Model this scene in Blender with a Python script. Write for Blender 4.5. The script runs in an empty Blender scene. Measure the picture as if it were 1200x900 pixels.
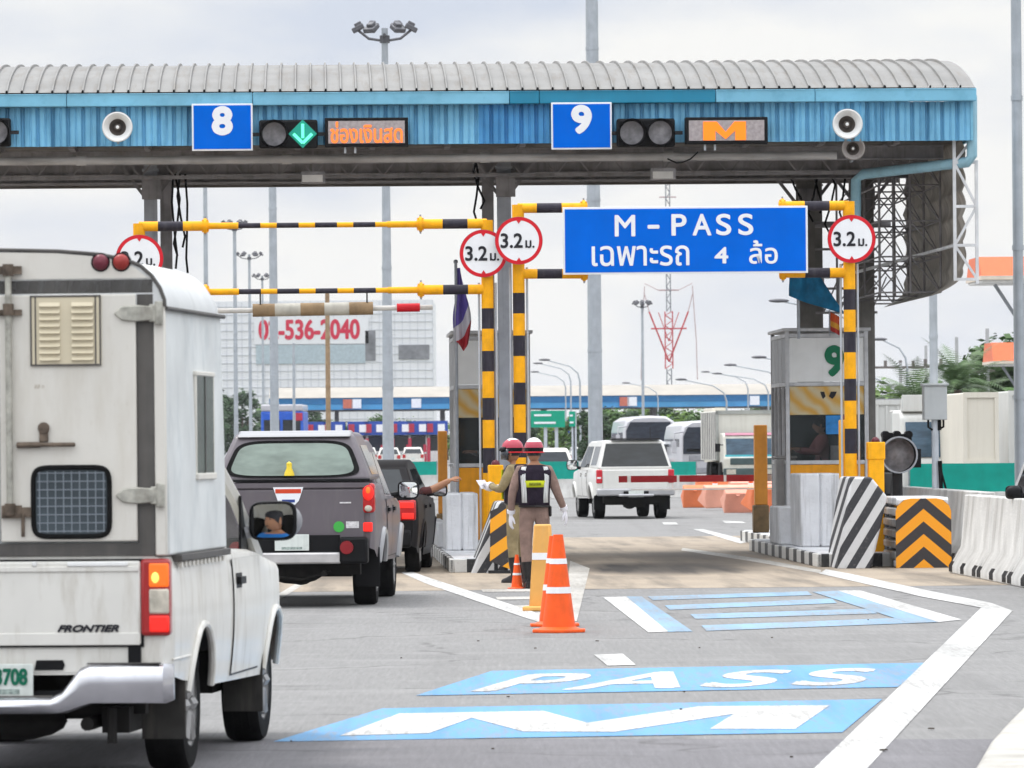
import bpy, bmesh, math, random
from math import radians, sin, cos, pi, sqrt, atan2
from mathutils import Vector, Matrix
random.seed(11)
sc = bpy.context.scene
col = sc.collection
NS = __import__('types').SimpleNamespace

# ------------------------------------------------------------------ survey
F, CH, HX, HY, ROLL = 6500.0, 1.7, 600.0, 520.0, radians(0.5)
TH = radians(2.0)                     # plaza axis against the view axis
CT, ST = cos(TH), sin(TH)

def ab(px, py):
    u, v = px - HX, HY - py
    return u * cos(ROLL) + v * sin(ROLL), -u * sin(ROLL) + v * cos(ROLL)

def P(px, py, Y):                     # survey point seen at px,py standing at distance Y
    a, b = ab(px, py)
    return Vector((a * Y / F, Y, CH + b * Y / F))

def G(px, py, z=0.0):                 # survey point on the ground
    a, b = ab(px, py)
    Y = (CH - z) * F / -b
    return Vector((a * Y / F, Y, z))

def W(l, d, z=0.0):                   # plaza frame -> world
    return Vector((l * CT - d * ST, 78 + l * ST + d * CT, z))

def Lp(px, py, d):                    # survey point in the plaza frame at plaza depth d
    a, b = ab(px, py)
    Y = (d + 78 * CT) / (CT - ST * a / F)
    X = a * Y / F
    return Vector((X * CT + (Y - 78) * ST, d, CH + b * Y / F))

# ------------------------------------------------------------------ mesh builder
class MB:
    def __init__(s):
        s.v, s.f, s.m, s.k = [], [], [], 0
    def mat(s, k):
        s.k = k
        return s
    def add(s, vs, fs, T=None):
        n = len(s.v)
        for p in vs:
            p = Vector(p)
            s.v.append(T @ p if T is not None else p)
        for f in fs:
            s.f.append([i + n for i in f])
            s.m.append(s.k)
        return s
    def box(s, c, d, T=None):
        x, y, z = c; a, b, e = d[0] / 2, d[1] / 2, d[2] / 2
        vs = [(x + i * a, y + j * b, z + k * e) for i in (-1, 1) for j in (-1, 1) for k in (-1, 1)]
        return s.add(vs, [(0, 1, 3, 2), (4, 6, 7, 5), (0, 4, 5, 1), (2, 3, 7, 6), (0, 2, 6, 4), (1, 5, 7, 3)], T)
    def bx(s, x0, x1, y0, y1, z0, z1, T=None):
        return s.box(((x0 + x1) / 2, (y0 + y1) / 2, (z0 + z1) / 2), (abs(x1 - x0), abs(y1 - y0), abs(z1 - z0)), T)
    def prism(s, poly, ax, a, b, T=None):
        n = len(poly)
        mk = {'x': lambda p, t: (t, p[0], p[1]), 'y': lambda p, t: (p[0], t, p[1]), 'z': lambda p, t: (p[0], p[1], t)}[ax]
        vs = [mk(p, a) for p in poly] + [mk(p, b) for p in poly]
        fs = [list(range(n))[::-1], list(range(n, 2 * n))] + [(i, (i + 1) % n, n + (i + 1) % n, n + i) for i in range(n)]
        return s.add(vs, fs, T)
    def loft(s, rings, closed=True, c0=True, c1=True, T=None):
        n = len(rings[0]); vs = [p for r in rings for p in r]; fs = []
        for i in range(len(rings) - 1):
            for j in range(n if closed else n - 1):
                k = (j + 1) % n
                fs.append((i * n + j, i * n + k, (i + 1) * n + k, (i + 1) * n + j))
        if c0: fs.append(list(range(n))[::-1])
        if c1: fs.append([(len(rings) - 1) * n + j for j in range(n)])
        return s.add(vs, fs, T)
    def tube(s, pts, r, n=8, T=None, caps=True, flat=1.0, ph=0.0):
        pts = [Vector(p) for p in pts]
        rs = r if isinstance(r, (list, tuple)) else [r] * len(pts)
        rings = []; up = None
        for i, p in enumerate(pts):
            t = (pts[min(i + 1, len(pts) - 1)] - pts[max(i - 1, 0)]).normalized()
            if up is None:
                up = Vector((0, 0, 1)) if abs(t.z) < .9 else Vector((0, 1, 0))
            e1 = t.cross(up).normalized(); e2 = e1.cross(t).normalized(); up = e2
            rings.append([p + (e1 * cos(2 * pi * k / n + ph) + e2 * sin(2 * pi * k / n + ph) * flat) * rs[i] for k in range(n)])
        return s.loft(rings, True, caps, caps, T)
    def bar(s, p0, p1, w, T=None):
        return s.tube([p0, p1], w * .7071, 4, T, ph=pi / 4)
    def lathe(s, prof, c=(0, 0, 0), ax='z', n=20, T=None, caps=True):
        c = Vector(c)
        mk = {'z': lambda r, h, a: Vector((r * cos(a), r * sin(a), h)), 'x': lambda r, h, a: Vector((h, r * cos(a), r * sin(a))),
              'y': lambda r, h, a: Vector((r * sin(a), h, r * cos(a)))}[ax]
        rings = [[c + mk(max(r, 1e-4), h, 2 * pi * k / n) for k in range(n)] for r, h in prof]
        return s.loft(rings, True, caps, caps, T)
    def ell(s, c, r, nu=14, nv=9, T=None):
        c = Vector(c)
        rings = []
        for i in range(nv + 1):
            t = -pi / 2 + pi * i / nv
            q = max(cos(t), .02)
            rings.append([c + Vector((r[0] * q * cos(2 * pi * k / nu), r[1] * q * sin(2 * pi * k / nu), r[2] * sin(t))) for k in range(nu)])
        return s.loft(rings, True, True, True, T)
    def grid(s, rows, T=None):
        n = len(rows[0])
        return s.add([p for r in rows for p in r], [(i * n + j, i * n + j + 1, (i + 1) * n + j + 1, (i + 1) * n + j)
                     for i in range(len(rows) - 1) for j in range(n - 1)], T)
    def build(s, name, mats, parent=None, loc=None, rz=0, bevel=0, smooth=40, seg=2, thick=0, recalc=True):
        if not isinstance(mats, (list, tuple)): mats = [mats]
        me = bpy.data.meshes.new(name)
        me.from_pydata([tuple(v) for v in s.v], [], s.f)
        for m in mats: me.materials.append(m)
        me.polygons.foreach_set('material_index', s.m)
        if recalc:
            b = bmesh.new(); b.from_mesh(me)
            bmesh.ops.recalc_face_normals(b, faces=b.faces)
            b.to_mesh(me); b.free()
        if smooth:
            me.polygons.foreach_set('use_smooth', [True] * len(me.polygons))
            me.set_sharp_from_angle(angle=radians(smooth))
        me.update()
        o = bpy.data.objects.new(name, me); col.objects.link(o)
        if parent is not None: o.parent = parent
        if loc is not None: o.location = loc
        if rz: o.rotation_euler = (0, 0, rz)
        if thick:
            q = o.modifiers.new('thick', 'SOLIDIFY'); q.thickness = thick; q.offset = 0
        if bevel:
            q = o.modifiers.new('edge', 'BEVEL'); q.width = bevel; q.segments = seg; q.limit_method = 'ANGLE'; q.angle_limit = radians(35)
            q.harden_normals = False
        return o

def tag(o, label, cat, group=None):
    o['label'] = label; o['category'] = cat
    if group: o['group'] = group
    return o
def thing(name, label, cat, loc=(0, 0, 0), rz=0, group=None):
    o = bpy.data.objects.new(name, None); col.objects.link(o)
    o.empty_display_size = .2
    o.location = loc; o.rotation_euler = (0, 0, rz)
    return tag(o, label, cat, group)
def pz(name, label, cat, l, d, z=0, group=None):      # a thing standing in the plaza frame
    return thing(name, label, cat, W(l, d, z), TH, group)
def struct(o, kind='structure'):
    o['kind'] = kind
    return o
def copy_tree(o, parent=None, loc=None, rz=None, label=None):
    c = o.copy(); col.objects.link(c)
    if parent is not None: c.parent = parent
    if loc is not None: c.location = loc
    if rz is not None: c.rotation_euler = (0, 0, rz)
    if label: c['label'] = label
    for ch in list(o.children): copy_tree(ch, c)
    return c

# ------------------------------------------------------------------ materials
def nodes(name):
    m = bpy.data.materials.new(name); m.use_nodes = True
    nt = m.node_tree
    return m, nt, nt.nodes, nt.links, nt.nodes['Principled BSDF']
def mixc(nt, fac, a, b, mode='MIX'):
    n = nt.nodes.new('ShaderNodeMix'); n.data_type = 'RGBA'; n.blend_type = mode
    for sock, v in ((n.inputs[0], fac), (n.inputs[6], a), (n.inputs[7], b)):
        if isinstance(v, (int, float)): sock.default_value = v
        elif isinstance(v, tuple): sock.default_value = (*v, 1)
        else: nt.links.new(v, sock)
    return n.outputs[2]
def ramp(nt, v, lo, hi, c0=0.0, c1=1.0):
    n = nt.nodes.new('ShaderNodeMapRange'); n.inputs[1].default_value = lo; n.inputs[2].default_value = hi
    n.inputs[3].default_value = c0; n.inputs[4].default_value = c1
    nt.links.new(v, n.inputs[0]); return n.outputs[0]
def noise(nt, sc_=(1, 1, 1), scale=5, detail=4, rough=.55, coord='Object'):
    tc = nt.nodes.new('ShaderNodeTexCoord'); mp = nt.nodes.new('ShaderNodeMapping'); mp.inputs['Scale'].default_value = sc_
    nt.links.new(tc.outputs[coord], mp.inputs[0])
    n = nt.nodes.new('ShaderNodeTexNoise'); n.inputs['Scale'].default_value = scale; n.inputs['Detail'].default_value = detail
    n.inputs['Roughness'].default_value = rough
    nt.links.new(mp.outputs[0], n.inputs['Vector']); return n.outputs[0]
def math_(nt, op, a, b=None, c=None):
    n = nt.nodes.new('ShaderNodeMath'); n.operation = op
    for i, v in enumerate((a, b, c)):
        if v is None: continue
        if isinstance(v, (int, float)): n.inputs[i].default_value = v
        else: nt.links.new(v, n.inputs[i])
    return n.outputs[0]
def coords(nt, coord='Object'):
    tc = nt.nodes.new('ShaderNodeTexCoord'); s = nt.nodes.new('ShaderNodeSeparateXYZ')
    nt.links.new(tc.outputs[coord], s.inputs[0]); return s.outputs
def M(name, c, rough=.5, metal=0, var=.12, vs=4., bump=0, bs=50., streak=0, sc_=(.05, .045, .035), sscale=(5, 5, .35), speck=0, coat=0, spec=.28):
    m, nt, N, L, b = nodes(name)
    out = mixc(nt, ramp(nt, noise(nt, (1, 1, 1), vs), .3, .7), tuple(x * (1 - var) for x in c), tuple(min(1, x * (1 + var)) for x in c))
    if streak:
        f = ramp(nt, noise(nt, sscale, 2.2, 6, .65), .5, .78, 0, streak)
        out = mixc(nt, f, out, sc_)
    if speck:
        f = ramp(nt, noise(nt, (1, 1, 1), 26, 5, .7), .6, .75, 0, speck)
        out = mixc(nt, f, out, sc_)
    L.new(out, b.inputs['Base Color'])
    b.inputs['Roughness'].default_value = rough; b.inputs['Metallic'].default_value = metal
    b.inputs['Specular IOR Level'].default_value = spec
    if coat: b.inputs['Coat Weight'].default_value = coat; b.inputs['Coat Roughness'].default_value = .08
    if bump:
        n = N.new('ShaderNodeBump'); n.inputs['Strength'].default_value = bump; n.inputs['Distance'].default_value = .02
        L.new(noise(nt, (1, 1, 1), bs, 5), n.inputs['Height']); L.new(n.outputs[0], b.inputs['Normal'])
    return m
def E(name, c, st):
    m, nt, N, L, b = nodes(name)
    b.inputs['Base Color'].default_value = (*[x * .6 for x in c], 1); b.inputs['Emission Color'].default_value = (*c, 1); b.inputs['Emission Strength'].default_value = st
    return m
def stripes(name, c1, c2, kx, ky, kz, period, duty=.5, absx=False, off=0, rough=.55, wear=.35, wcol=(.3, .28, .25)):
    m, nt, N, L, b = nodes(name)
    x, y, z = coords(nt)
    if absx: x = math_(nt, 'ABSOLUTE', x)
    v = math_(nt, 'ADD', math_(nt, 'ADD', math_(nt, 'MULTIPLY', x, kx), math_(nt, 'MULTIPLY', y, ky)), math_(nt, 'MULTIPLY', z, kz))
    v = math_(nt, 'FRACT', math_(nt, 'ADD', math_(nt, 'DIVIDE', v, period), 40 + off))
    f = math_(nt, 'GREATER_THAN', v, duty)
    out = mixc(nt, f, c1, c2)
    out = mixc(nt, ramp(nt, noise(nt, (1, 1, 1), 14, 6, .7), .55, .75, 0, wear), out, wcol)
    L.new(out, b.inputs['Base Color']); b.inputs['Roughness'].default_value = rough
    return m
def glass(name, c, rough=.05, alpha=1, spec=.35):
    m, nt, N, L, b = nodes(name)
    L.new(mixc(nt, ramp(nt, noise(nt, (1, 1, 3), 2.2, 3), .35, .65), tuple(x * .75 for x in c), tuple(x * 1.25 for x in c)), b.inputs['Base Color'])
    b.inputs['Roughness'].default_value = rough; b.inputs['Specular IOR Level'].default_value = spec; b.inputs['Alpha'].default_value = alpha
    return m

GREY = (.05, .045, .04)
m_asph = None
WHITE = M('white_paint', (.78, .78, .76), .45, streak=.15, sc_=(.35, .32, .27))
BLACK = M('black_plastic', (.007, .007, .008), .5, var=.2, spec=.15)
RUBBER = M('rubber', (.009, .009, .009), .85, var=.35, vs=9, bump=.2, spec=.1)
DARKM = M('dark_metal', (.022, .022, .024), .6, .1, var=.3)
STEEL = M('galvanised_steel', (.33, .35, .38), .5, .55, var=.15, vs=8, streak=.25)
LSTEEL = M('pale_steel', (.50, .53, .57), .5, .2, var=.12, vs=3, streak=.2, sscale=(8, 8, .1))
CHROME = M('worn_chrome', (.62, .62, .65), .22, .9, var=.12, vs=6)
YEL = M('traffic_yellow', (.88, .40, .002), .6, var=.1, streak=.25, sc_=(.2, .12, .03), vs=9)
BLK = M('faded_black_paint', (.024, .021, .032), .65, var=.25, vs=9, streak=.2, sc_=(.16, .15, .15))
CONC = M('grey_concrete', (.68, .69, .71), .85, var=.12, vs=2, streak=.75, sc_=(.15, .14, .13), bump=.5, bs=22, sscale=(4, 4, .25), speck=.35)
CONCW = M('whitewashed_concrete', (.55, .54, .515), .85, var=.14, vs=2, streak=.6, sc_=(.16, .14, .115), bump=.4, bs=26, sscale=(1.1, 1.1, .25), speck=.3)
SIGNB = M('sign_blue', (.0, .128, .66), .8, var=.07, vs=2, streak=.10, sc_=(.03, .14, .45), spec=.05)
SIGNW = M('sign_white', (.82, .83, .85), .4, var=.04)
SIGNR = M('sign_red', (.62, .010, .022), .4, var=.08)
SIGNG = M('sign_green', (.0, .17, .075), .4, var=.06)
SIGNK = M('sign_black', (.015, .015, .02), .5)
ORANGE = M('cone_orange', (.86, .105, .012), .5, var=.1, streak=.3, sc_=(.25, .06, .02), vs=8)
REFL = M('reflective_white', (.8, .8, .8), .4, var=.05, streak=.3, sc_=(.4, .38, .34))
TEAL = M('teal_panel', (.0, .30, .235), .5, var=.1, streak=.2, sc_=(.02, .12, .1), sscale=(3, 3, .3))
SKIN = M('skin', (.38, .19, .11), .55, var=.06)

def text(body, size, mat, name, parent, at, bold=.0, sx=1., spacing=1., rx=pi / 2, yaw=0, fit=None, z0=0., ital=0., thick=.004):
    """lettering standing in the x-z plane facing -y, centred at AT (local to parent)"""
    c = bpy.data.curves.new('lettering', 'FONT'); c.body = body; c.size = 1; c.space_character = spacing; c.shear = ital
    o = bpy.data.objects.new('lettering', c); col.objects.link(o)
    dg = bpy.context.evaluated_depsgraph_get()
    me = bpy.data.meshes.new_from_object(o.evaluated_get(dg))
    bpy.data.objects.remove(o)
    vs = [v.co.copy() for v in me.vertices]; fs = [list(p.vertices) for p in me.polygons]
    x0, x1 = min(v.x for v in vs), max(v.x for v in vs); y0, y1 = min(v.y for v in vs), max(v.y for v in vs)
    if fit: kx, ky = fit[0] / (x1 - x0), fit[1] / (y1 - y0)
    else: kx, ky = size * sx, size
    mb = MB()
    offs = [(0, 0)] + ([(bold, 0), (-bold, 0), (0, bold), (0, -bold), (bold * .7, bold * .7), (-bold * .7, -bold * .7), (bold * .7, -bold * .7), (-bold * .7, bold * .7)] if bold else [])
    for i, (ox, oy) in enumerate(offs):
        mb.add([((v.x - (x0 + x1) / 2) * kx + ox, -i * .0004, (v.y - (y0 + y1) / 2) * ky + oy) for v in vs], fs)
    o = mb.build(name, mat, parent, smooth=0, recalc=False)
    o.location = at
    if yaw: o.rotation_euler = (0, 0, yaw)
    return o

# ------------------------------------------------------------------ camera, world, sun
cam = bpy.data.cameras.new('camera'); co = bpy.data.objects.new('camera', cam); col.objects.link(co)
cam.sensor_width = 36; cam.sensor_fit = 'HORIZONTAL'; cam.lens = F / 1200 * 36; cam.shift_y = (HY - 450) / 1200
co.matrix_world = Matrix.Translation((0, 0, CH)) @ Matrix.Rotation(pi / 2, 4, 'X') @ Matrix.Rotation(-ROLL, 4, 'Z')
cam.clip_start = 1; cam.clip_end = 20000
cam.dof.use_dof = True; cam.dof.focus_distance = 60; cam.dof.aperture_fstop = 11
sc.camera = co
SUN_EL, SUN_AZ = radians(62), radians(-50)      # azimuth from +Y, towards +X positive
w = bpy.data.worlds.new('World'); sc.world = w; w.use_nodes = True
nt = w.node_tree; bg = nt.nodes['Background']
sky = nt.nodes.new('ShaderNodeTexSky'); sky.sky_type = 'NISHITA'; sky.sun_disc = False
sky.sun_elevation = SUN_EL; sky.sun_rotation = SUN_AZ; sky.air_density = 1.5; sky.dust_density = 2
tc = nt.nodes.new('ShaderNodeTexCoord'); sp = nt.nodes.new('ShaderNodeSeparateXYZ'); nt.links.new(tc.outputs['Generated'], sp.inputs[0])
n1 = noise(nt, (1, 1, 2.6), 13, 6, .5, 'Generated'); n2 = noise(nt, (1, 1, 3), 5, 3, .5, 'Generated')
cl = ramp(nt, math_(nt, 'ADD', math_(nt, 'MULTIPLY', n1, .7), math_(nt, 'MULTIPLY', n2, .45)), .47, .66)
cc = mixc(nt, cl, (6.8, 7.4, 8.6), (9.8, 9.8, 9.7))
lift = ramp(nt, sp.outputs[2], .10, .9, 1.0, 3.3)          # an overcast sky is brightest overhead
vm = nt.nodes.new('ShaderNodeVectorMath'); vm.operation = 'SCALE'; nt.links.new(cc, vm.inputs[0]); nt.links.new(lift, vm.inputs['Scale'])
mx = mixc(nt, .93, sky.outputs[0], vm.outputs[0])
nt.links.new(mx, bg.inputs[0]); bg.inputs[1].default_value = .1
sun = bpy.data.lights.new('sun', 'SUN'); so = bpy.data.objects.new('sun', sun); col.objects.link(so)
sun.energy = 1.5; sun.angle = radians(10); sun.color = (1, .96, .9)
sd = Vector((sin(SUN_AZ) * cos(SUN_EL), cos(SUN_AZ) * cos(SUN_EL), sin(SUN_EL)))
so.rotation_euler = sd.to_track_quat('Z', 'Y').to_euler()
sc.view_settings.view_transform = 'Standard'; sc.view_settings.look = 'None'; sc.view_settings.exposure = 0.0; sc.view_settings.gamma = 1
sc.cycles.use_denoising = True
# ================================================================== ground and paint
def asphalt(name, c, dark):
    m, nt, N, L, b = nodes(name)
    f = noise(nt, (1, 1, 1), 90, 4, .8); g = noise(nt, (1, 1, 1), .35, 5, .6); h = noise(nt, (2.2, .06, 1), 1.0, 4, .6)
    o = mixc(nt, ramp(nt, f, .35, .7), tuple(x * .62 for x in c), tuple(x * 1.36 for x in c))
    o = mixc(nt, ramp(nt, g, .4, .7, 0, .5), o, dark)
    o = mixc(nt, ramp(nt, h, .5, .75, 0, .35), o, tuple(x * .6 for x in dark))
    e1 = noise(nt, (34, 1.3, 1), 1.0, 4, .7); e2 = noise(nt, (.5, 1.1, 1), 1.0, 5, .65)
    o = mixc(nt, ramp(nt, e1, .35, .7, 0, .62), o, tuple(x * .58 for x in c))
    o = mixc(nt, ramp(nt, e1, .35, .2, 0, .6), o, tuple(x * 1.45 for x in c))
    o = mixc(nt, ramp(nt, e2, .52, .72, 0, .45), o, tuple(x * 1.25 for x in c))
    tcv = N.new('ShaderNodeTexCoord'); vo = N.new('ShaderNodeTexVoronoi'); vo.feature = 'DISTANCE_TO_EDGE'; vo.inputs['Scale'].default_value = .22
    va = N.new('ShaderNodeVectorMath'); va.operation = 'ADD'; nz = N.new('ShaderNodeTexNoise'); nz.inputs['Scale'].default_value = 1.5; nz.inputs['Detail'].default_value = 6
    L.new(tcv.outputs['Object'], nz.inputs['Vector']); L.new(tcv.outputs['Object'], va.inputs[0]); L.new(nz.outputs['Color'], va.inputs[1]); L.new(va.outputs[0], vo.inputs['Vector'])
    ck = math_(nt, 'MULTIPLY', ramp(nt, vo.outputs[0], .004, .013, 1, 0), ramp(nt, e2, .42, .55))
    o = mixc(nt, math_(nt, 'MULTIPLY', ck, .5), o, (.05, .048, .045))
    L.new(o, b.inputs['Base Color']); b.inputs['Roughness'].default_value = .9
    n = N.new('ShaderNodeBump'); n.inputs['Strength'].default_value = .5; n.inputs['Distance'].default_value = .01
    L.new(f, n.inputs['Height']); L.new(n.outputs[0], b.inputs['Normal'])
    return m
m_gr = M('dry_ground', (.13, .13, .09), .95, var=.3, vs=.05)
m_road = asphalt('asphalt', (.238, .233, .226), (.185, .180, .175))
m_new = asphalt('newer_asphalt', (.185, .178, .186), (.135, .13, .136))
def slabmat():
    m, nt, N, L, b = nodes('worn_concrete')
    f = noise(nt, (1, 1, 1), 30, 5, .7); h = noise(nt, (1.6, .10, 1), 1.1, 5, .6); g = noise(nt, (1, 1, 1), .5, 4, .6)
    o = mixc(nt, ramp(nt, f, .3, .7), (.26, .205, .145), (.39, .325, .25))
    o = mixc(nt, ramp(nt, g, .45, .75, 0, .5), o, (.12, .108, .09))
    o = mixc(nt, ramp(nt, h, .46, .72, 0, .75), o, (.055, .048, .04))
    x, y, z = coords(nt)                       # oil dripped where cars stop at the booths
    for cx, cy, rx, ry, am in ((1.75, -3.2, 1.25, 4.2, 1.0), (2.7, 1, .9, 8, .6), (-2.6, -3, 1.0, 7, .6)):
        q = math_(nt, 'ADD', math_(nt, 'POWER', math_(nt, 'DIVIDE', math_(nt, 'SUBTRACT', x, cx), rx), 2.0),
                  math_(nt, 'POWER', math_(nt, 'DIVIDE', math_(nt, 'SUBTRACT', y, cy), ry), 2.0))
        q = math_(nt, 'ADD', q, math_(nt, 'MULTIPLY', math_(nt, 'SUBTRACT', h, .5), 2.0))
        o = mixc(nt, ramp(nt, q, .15, 1.1, am, 0), o, (.026, .021, .017))
    L.new(o, b.inputs['Base Color']); b.inputs['Roughness'].default_value = .85
    return m
struct(MB().add([(-4000, -300, -.02), (4000, -300, -.02), (4000, 9000, -.02), (-4000, 9000, -.02)], [(0, 1, 2, 3)]).build('ground', m_gr, smooth=0))
struct(MB().add([(-60, -20, 0), (40, -20, 0), (60, 330, 0), (-60, 330, 0)], [(0, 1, 2, 3)]).build('road', m_road, smooth=0))
struct(MB().add([(-60, 330, 0), (60, 330, 0), (70, 620, 0), (-90, 620, 0)], [(0, 1, 2, 3)]).build('road', m_road, smooth=0))
p = [G(-500, 866, .002), G(1500, 866, .002), Vector((30, -10, .002)), Vector((-30, -10, .002))]
struct(MB().add(p, [(3, 2, 1, 0)]).build('road', m_new, smooth=0))
slab = MB().add([(-14, -13.5, 0), (6.2, -13.5, 0), (6.2, 22, 0), (-14, 22, 0)], [(0, 1, 2, 3)]).build('pavement', slabmat(), loc=W(0, 0, .002), rz=TH, smooth=0)
struct(slab)
def paint(name, c, wear, wc, thr=.52):
    m, nt, N, L, b = nodes(name)
    f = noise(nt, (1, 1, 1), 60, 5, .75); g = noise(nt, (1, .25, 1), 1.3, 4, .6)
    q = math_(nt, 'ADD', math_(nt, 'MULTIPLY', f, .6), math_(nt, 'MULTIPLY', g, .4))
    o = mixc(nt, ramp(nt, q, thr, thr + .14, 0, wear), c, wc)
    t_ = noise(nt, (2.4, .07, 1), 1.0, 4, .6); s_ = noise(nt, (24, 1.6, 1), 1.0, 5, .75)
    o = mixc(nt, ramp(nt, t_, .46, .68, 0, .55), o, tuple(x * .5 for x in c))
    o = mixc(nt, ramp(nt, math_(nt, 'ADD', math_(nt, 'MULTIPLY', s_, .65), math_(nt, 'MULTIPLY', g, .35)), .49, .60, 0, wear), o, wc)
    L.new(o, b.inputs['Base Color']); b.inputs['Roughness'].default_value = .7
    return m
p_white = paint('road_white', (.52, .515, .495), .8, (.25, .24, .225))
p_dirty = paint('road_white_dirty', (.46, .44, .40), .75, (.24, .22, .19), .46)
p_blue = paint('road_blue', (.085, .275, .50), .75, (.18, .21, .25))
p_pale = paint('road_blue_worn', (.19, .34, .48), .85, (.2, .215, .235), .46)
def mark(name, pts, mat, z):
    q = MB(); q.add([G(x, y, z) for x, y in pts], [list(range(len(pts)))])
    o = q.build(name, mat, smooth=0)
    for pl in o.data.polygons:
        if pl.normal.z < 0: o.data.flip_normals(); break
    return struct(o)
RM = 'road_marking'
mark(RM, [(866, 985), (938, 985), (1186, 716), (1150, 712)], p_white, .005)
mark(RM, [(968, 667), (1000, 673), (1090, 692.5), (1160, 706), (1188, 716), (1150, 712), (1080, 699), (985, 677.5), (960, 672)], p_white, .0062)
mark(RM, [(800, 642), (886, 654), (962, 668), (962, 672), (880, 657.5), (798, 645)], p_dirty, .005)
mark(RM, [(707, 700), (734, 699), (783, 740), (760, 741)], p_white, .005)
mark(RM, [(734.3, 699), (752, 699), (812, 740), (783.3, 740.3)], p_pale, .005)
for a, b_, t in (((762, 701), (949, 695), 2.2), ((782, 712), (978, 704), 2.6), ((812, 722.5), (1025, 716), 2.8), ((825, 736), (1064, 727), 3.2)):
    mark(RM, [(a[0] - 3, a[1] - t), (b_[0] - 3, b_[1] - t), (b_[0] + 3, b_[1] + t), (a[0] + 3, a[1] + t)], p_pale, .005)
mark(RM, [(952, 693.5), (981.6, 692), (1099.6, 729), (1067, 730)], p_pale, .0062)
mark(RM, [(982, 692), (1007, 691.5), (1127, 726), (1100, 729)], p_white, .005)
mark(RM, [(696, 767), (730, 766), (745, 779), (712, 780)], p_white, .005)
mark(RM, [(487, 815), (577, 786), (1087, 776.5), (1052, 805)], p_blue, .0045)
mark(RM, [(320, 869), (448, 830), (1034, 819), (987, 858)], p_blue, .0045)
mark(RM, [(398, 862), (468, 836), (637, 833), (688, 847), (820, 827.5), (972, 826.5), (932, 854), (832, 854), (860, 836.5), (720, 857.5), (613, 857), (553, 841), (503, 859)], p_white, .007)
# the word PASS, stretched along the lane as road lettering is
def ground_word(s, quad, z):
    c = bpy.data.curves.new('t', 'FONT'); c.body = s; c.size = 1; c.space_character = 1.22
    o = bpy.data.objects.new('t', c); col.objects.link(o)
    me = bpy.data.meshes.new_from_object(o.evaluated_get(bpy.context.evaluated_depsgraph_get())); bpy.data.objects.remove(o)
    x0 = min(v.co.x for v in me.vertices); x1 = max(v.co.x for v in me.vertices); y0 = min(v.co.y for v in me.vertices); y1 = max(v.co.y for v in me.vertices)
    A, B, C, D = [G(*q, z) for q in quad]       # near-left near-right far-right far-left
    q = MB()
    for i, (ox, oy) in enumerate(((0, 0), (.022, 0), (-.022, 0), (0, .03), (0, -.03), (.016, .02), (-.016, -.02))):
        vs = []
        for v in me.vertices:
            s_, t_ = (v.co.x - x0) / (x1 - x0) + ox * .55, (v.co.y - y0) / (y1 - y0) + oy
            pnt = (A * (1 - s_) + B * s_) * (1 - t_) + (D * (1 - s_) + C * s_) * t_
            vs.append(pnt + Vector((0, 0, i * .0001)))
        q.add(vs, [list(f.vertices) for f in me.polygons])
    return struct(q.build('road_lettering', p_white, smooth=0, recalc=False))
ground_word('PASS', [(556, 810), (1002, 802), (1028, 783), (625, 790)], .007)
# island 8 hatching
mark(RM, [(478, 668), (500, 676), (632, 719), (632, 729), (610, 722), (500, 684), (470, 671)], p_white, .005)
mark(RM, [(668, 657), (691, 666), (676, 728), (662, 728)], p_dirty, .005)
for y in (692, 701, 711, 719):
    mark(RM, [(560 + (y - 690) * 1.9, y - 1.5), (664, y - 2.5), (664, y + .8), (562 + (y - 690) * 1.9, y + 1.6)], p_dirty, .0047)
mark(RM, [(812, 620), (824, 620), (880, 634), (868, 637)], p_white, .005)
mark(RM, [(776, 612), (792, 612), (795, 614.5), (778, 614.5)], p_white, .005)
mark(RM, [(846, 610), (870, 611), (874, 613), (850, 613)], p_white, .005)
mark(RM, [(420, 640), (427, 640), (300, 720), (286, 720)], p_dirty, .005)
# white-painted kerb nose at the lower right
a = [G(1133, 914, .1), G(1147, 890, .1), G(1160, 868, .1), G(1180, 846, .1), G(1204, 822, .1), G(1280, 790, .1), G(1400, 800, .1), G(1400, 940, .1), G(1120, 945, .1)]
q = MB(); q.prism([(v.x, v.y) for v in a], 'z', 0, .10)
struct(q.build('kerb', M('dirty_white_kerb', (.42, .405, .37), .85, var=.15, vs=1.2, streak=.6, sc_=(.22, .19, .15), sscale=(2, 2, 2), bump=.5, bs=14, speck=.35), bevel=.03))

q = MB(); rl = random.Random(5)
for k in range(17):                                       # leaves and grit lying on the road
    v = G(rl.uniform(340, 1190), rl.uniform(700, 895), .004) if k > 6 else G((1092, 1035, 700, 905, 560, 470, 820)[k], (855, 880, 752, 748, 752, 772, 760)[k], .004)
    a_ = rl.uniform(0, pi); r_ = rl.uniform(.008, .018) * (1.5 if k < 2 else 1)
    q.prism([(v.x + r_ * cos(a_ + t) * (1 if j % 2 else .5), v.y + r_ * sin(a_ + t) * 1.2) for j, t in enumerate((0, 1.2, 2.2, 3.4, 4.6))], 'z', .008, .015)
o = q.build('litter', M('dry_leaf', (.06, .045, .03), .9, var=.4), smooth=0); o['kind'] = 'stuff'
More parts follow.
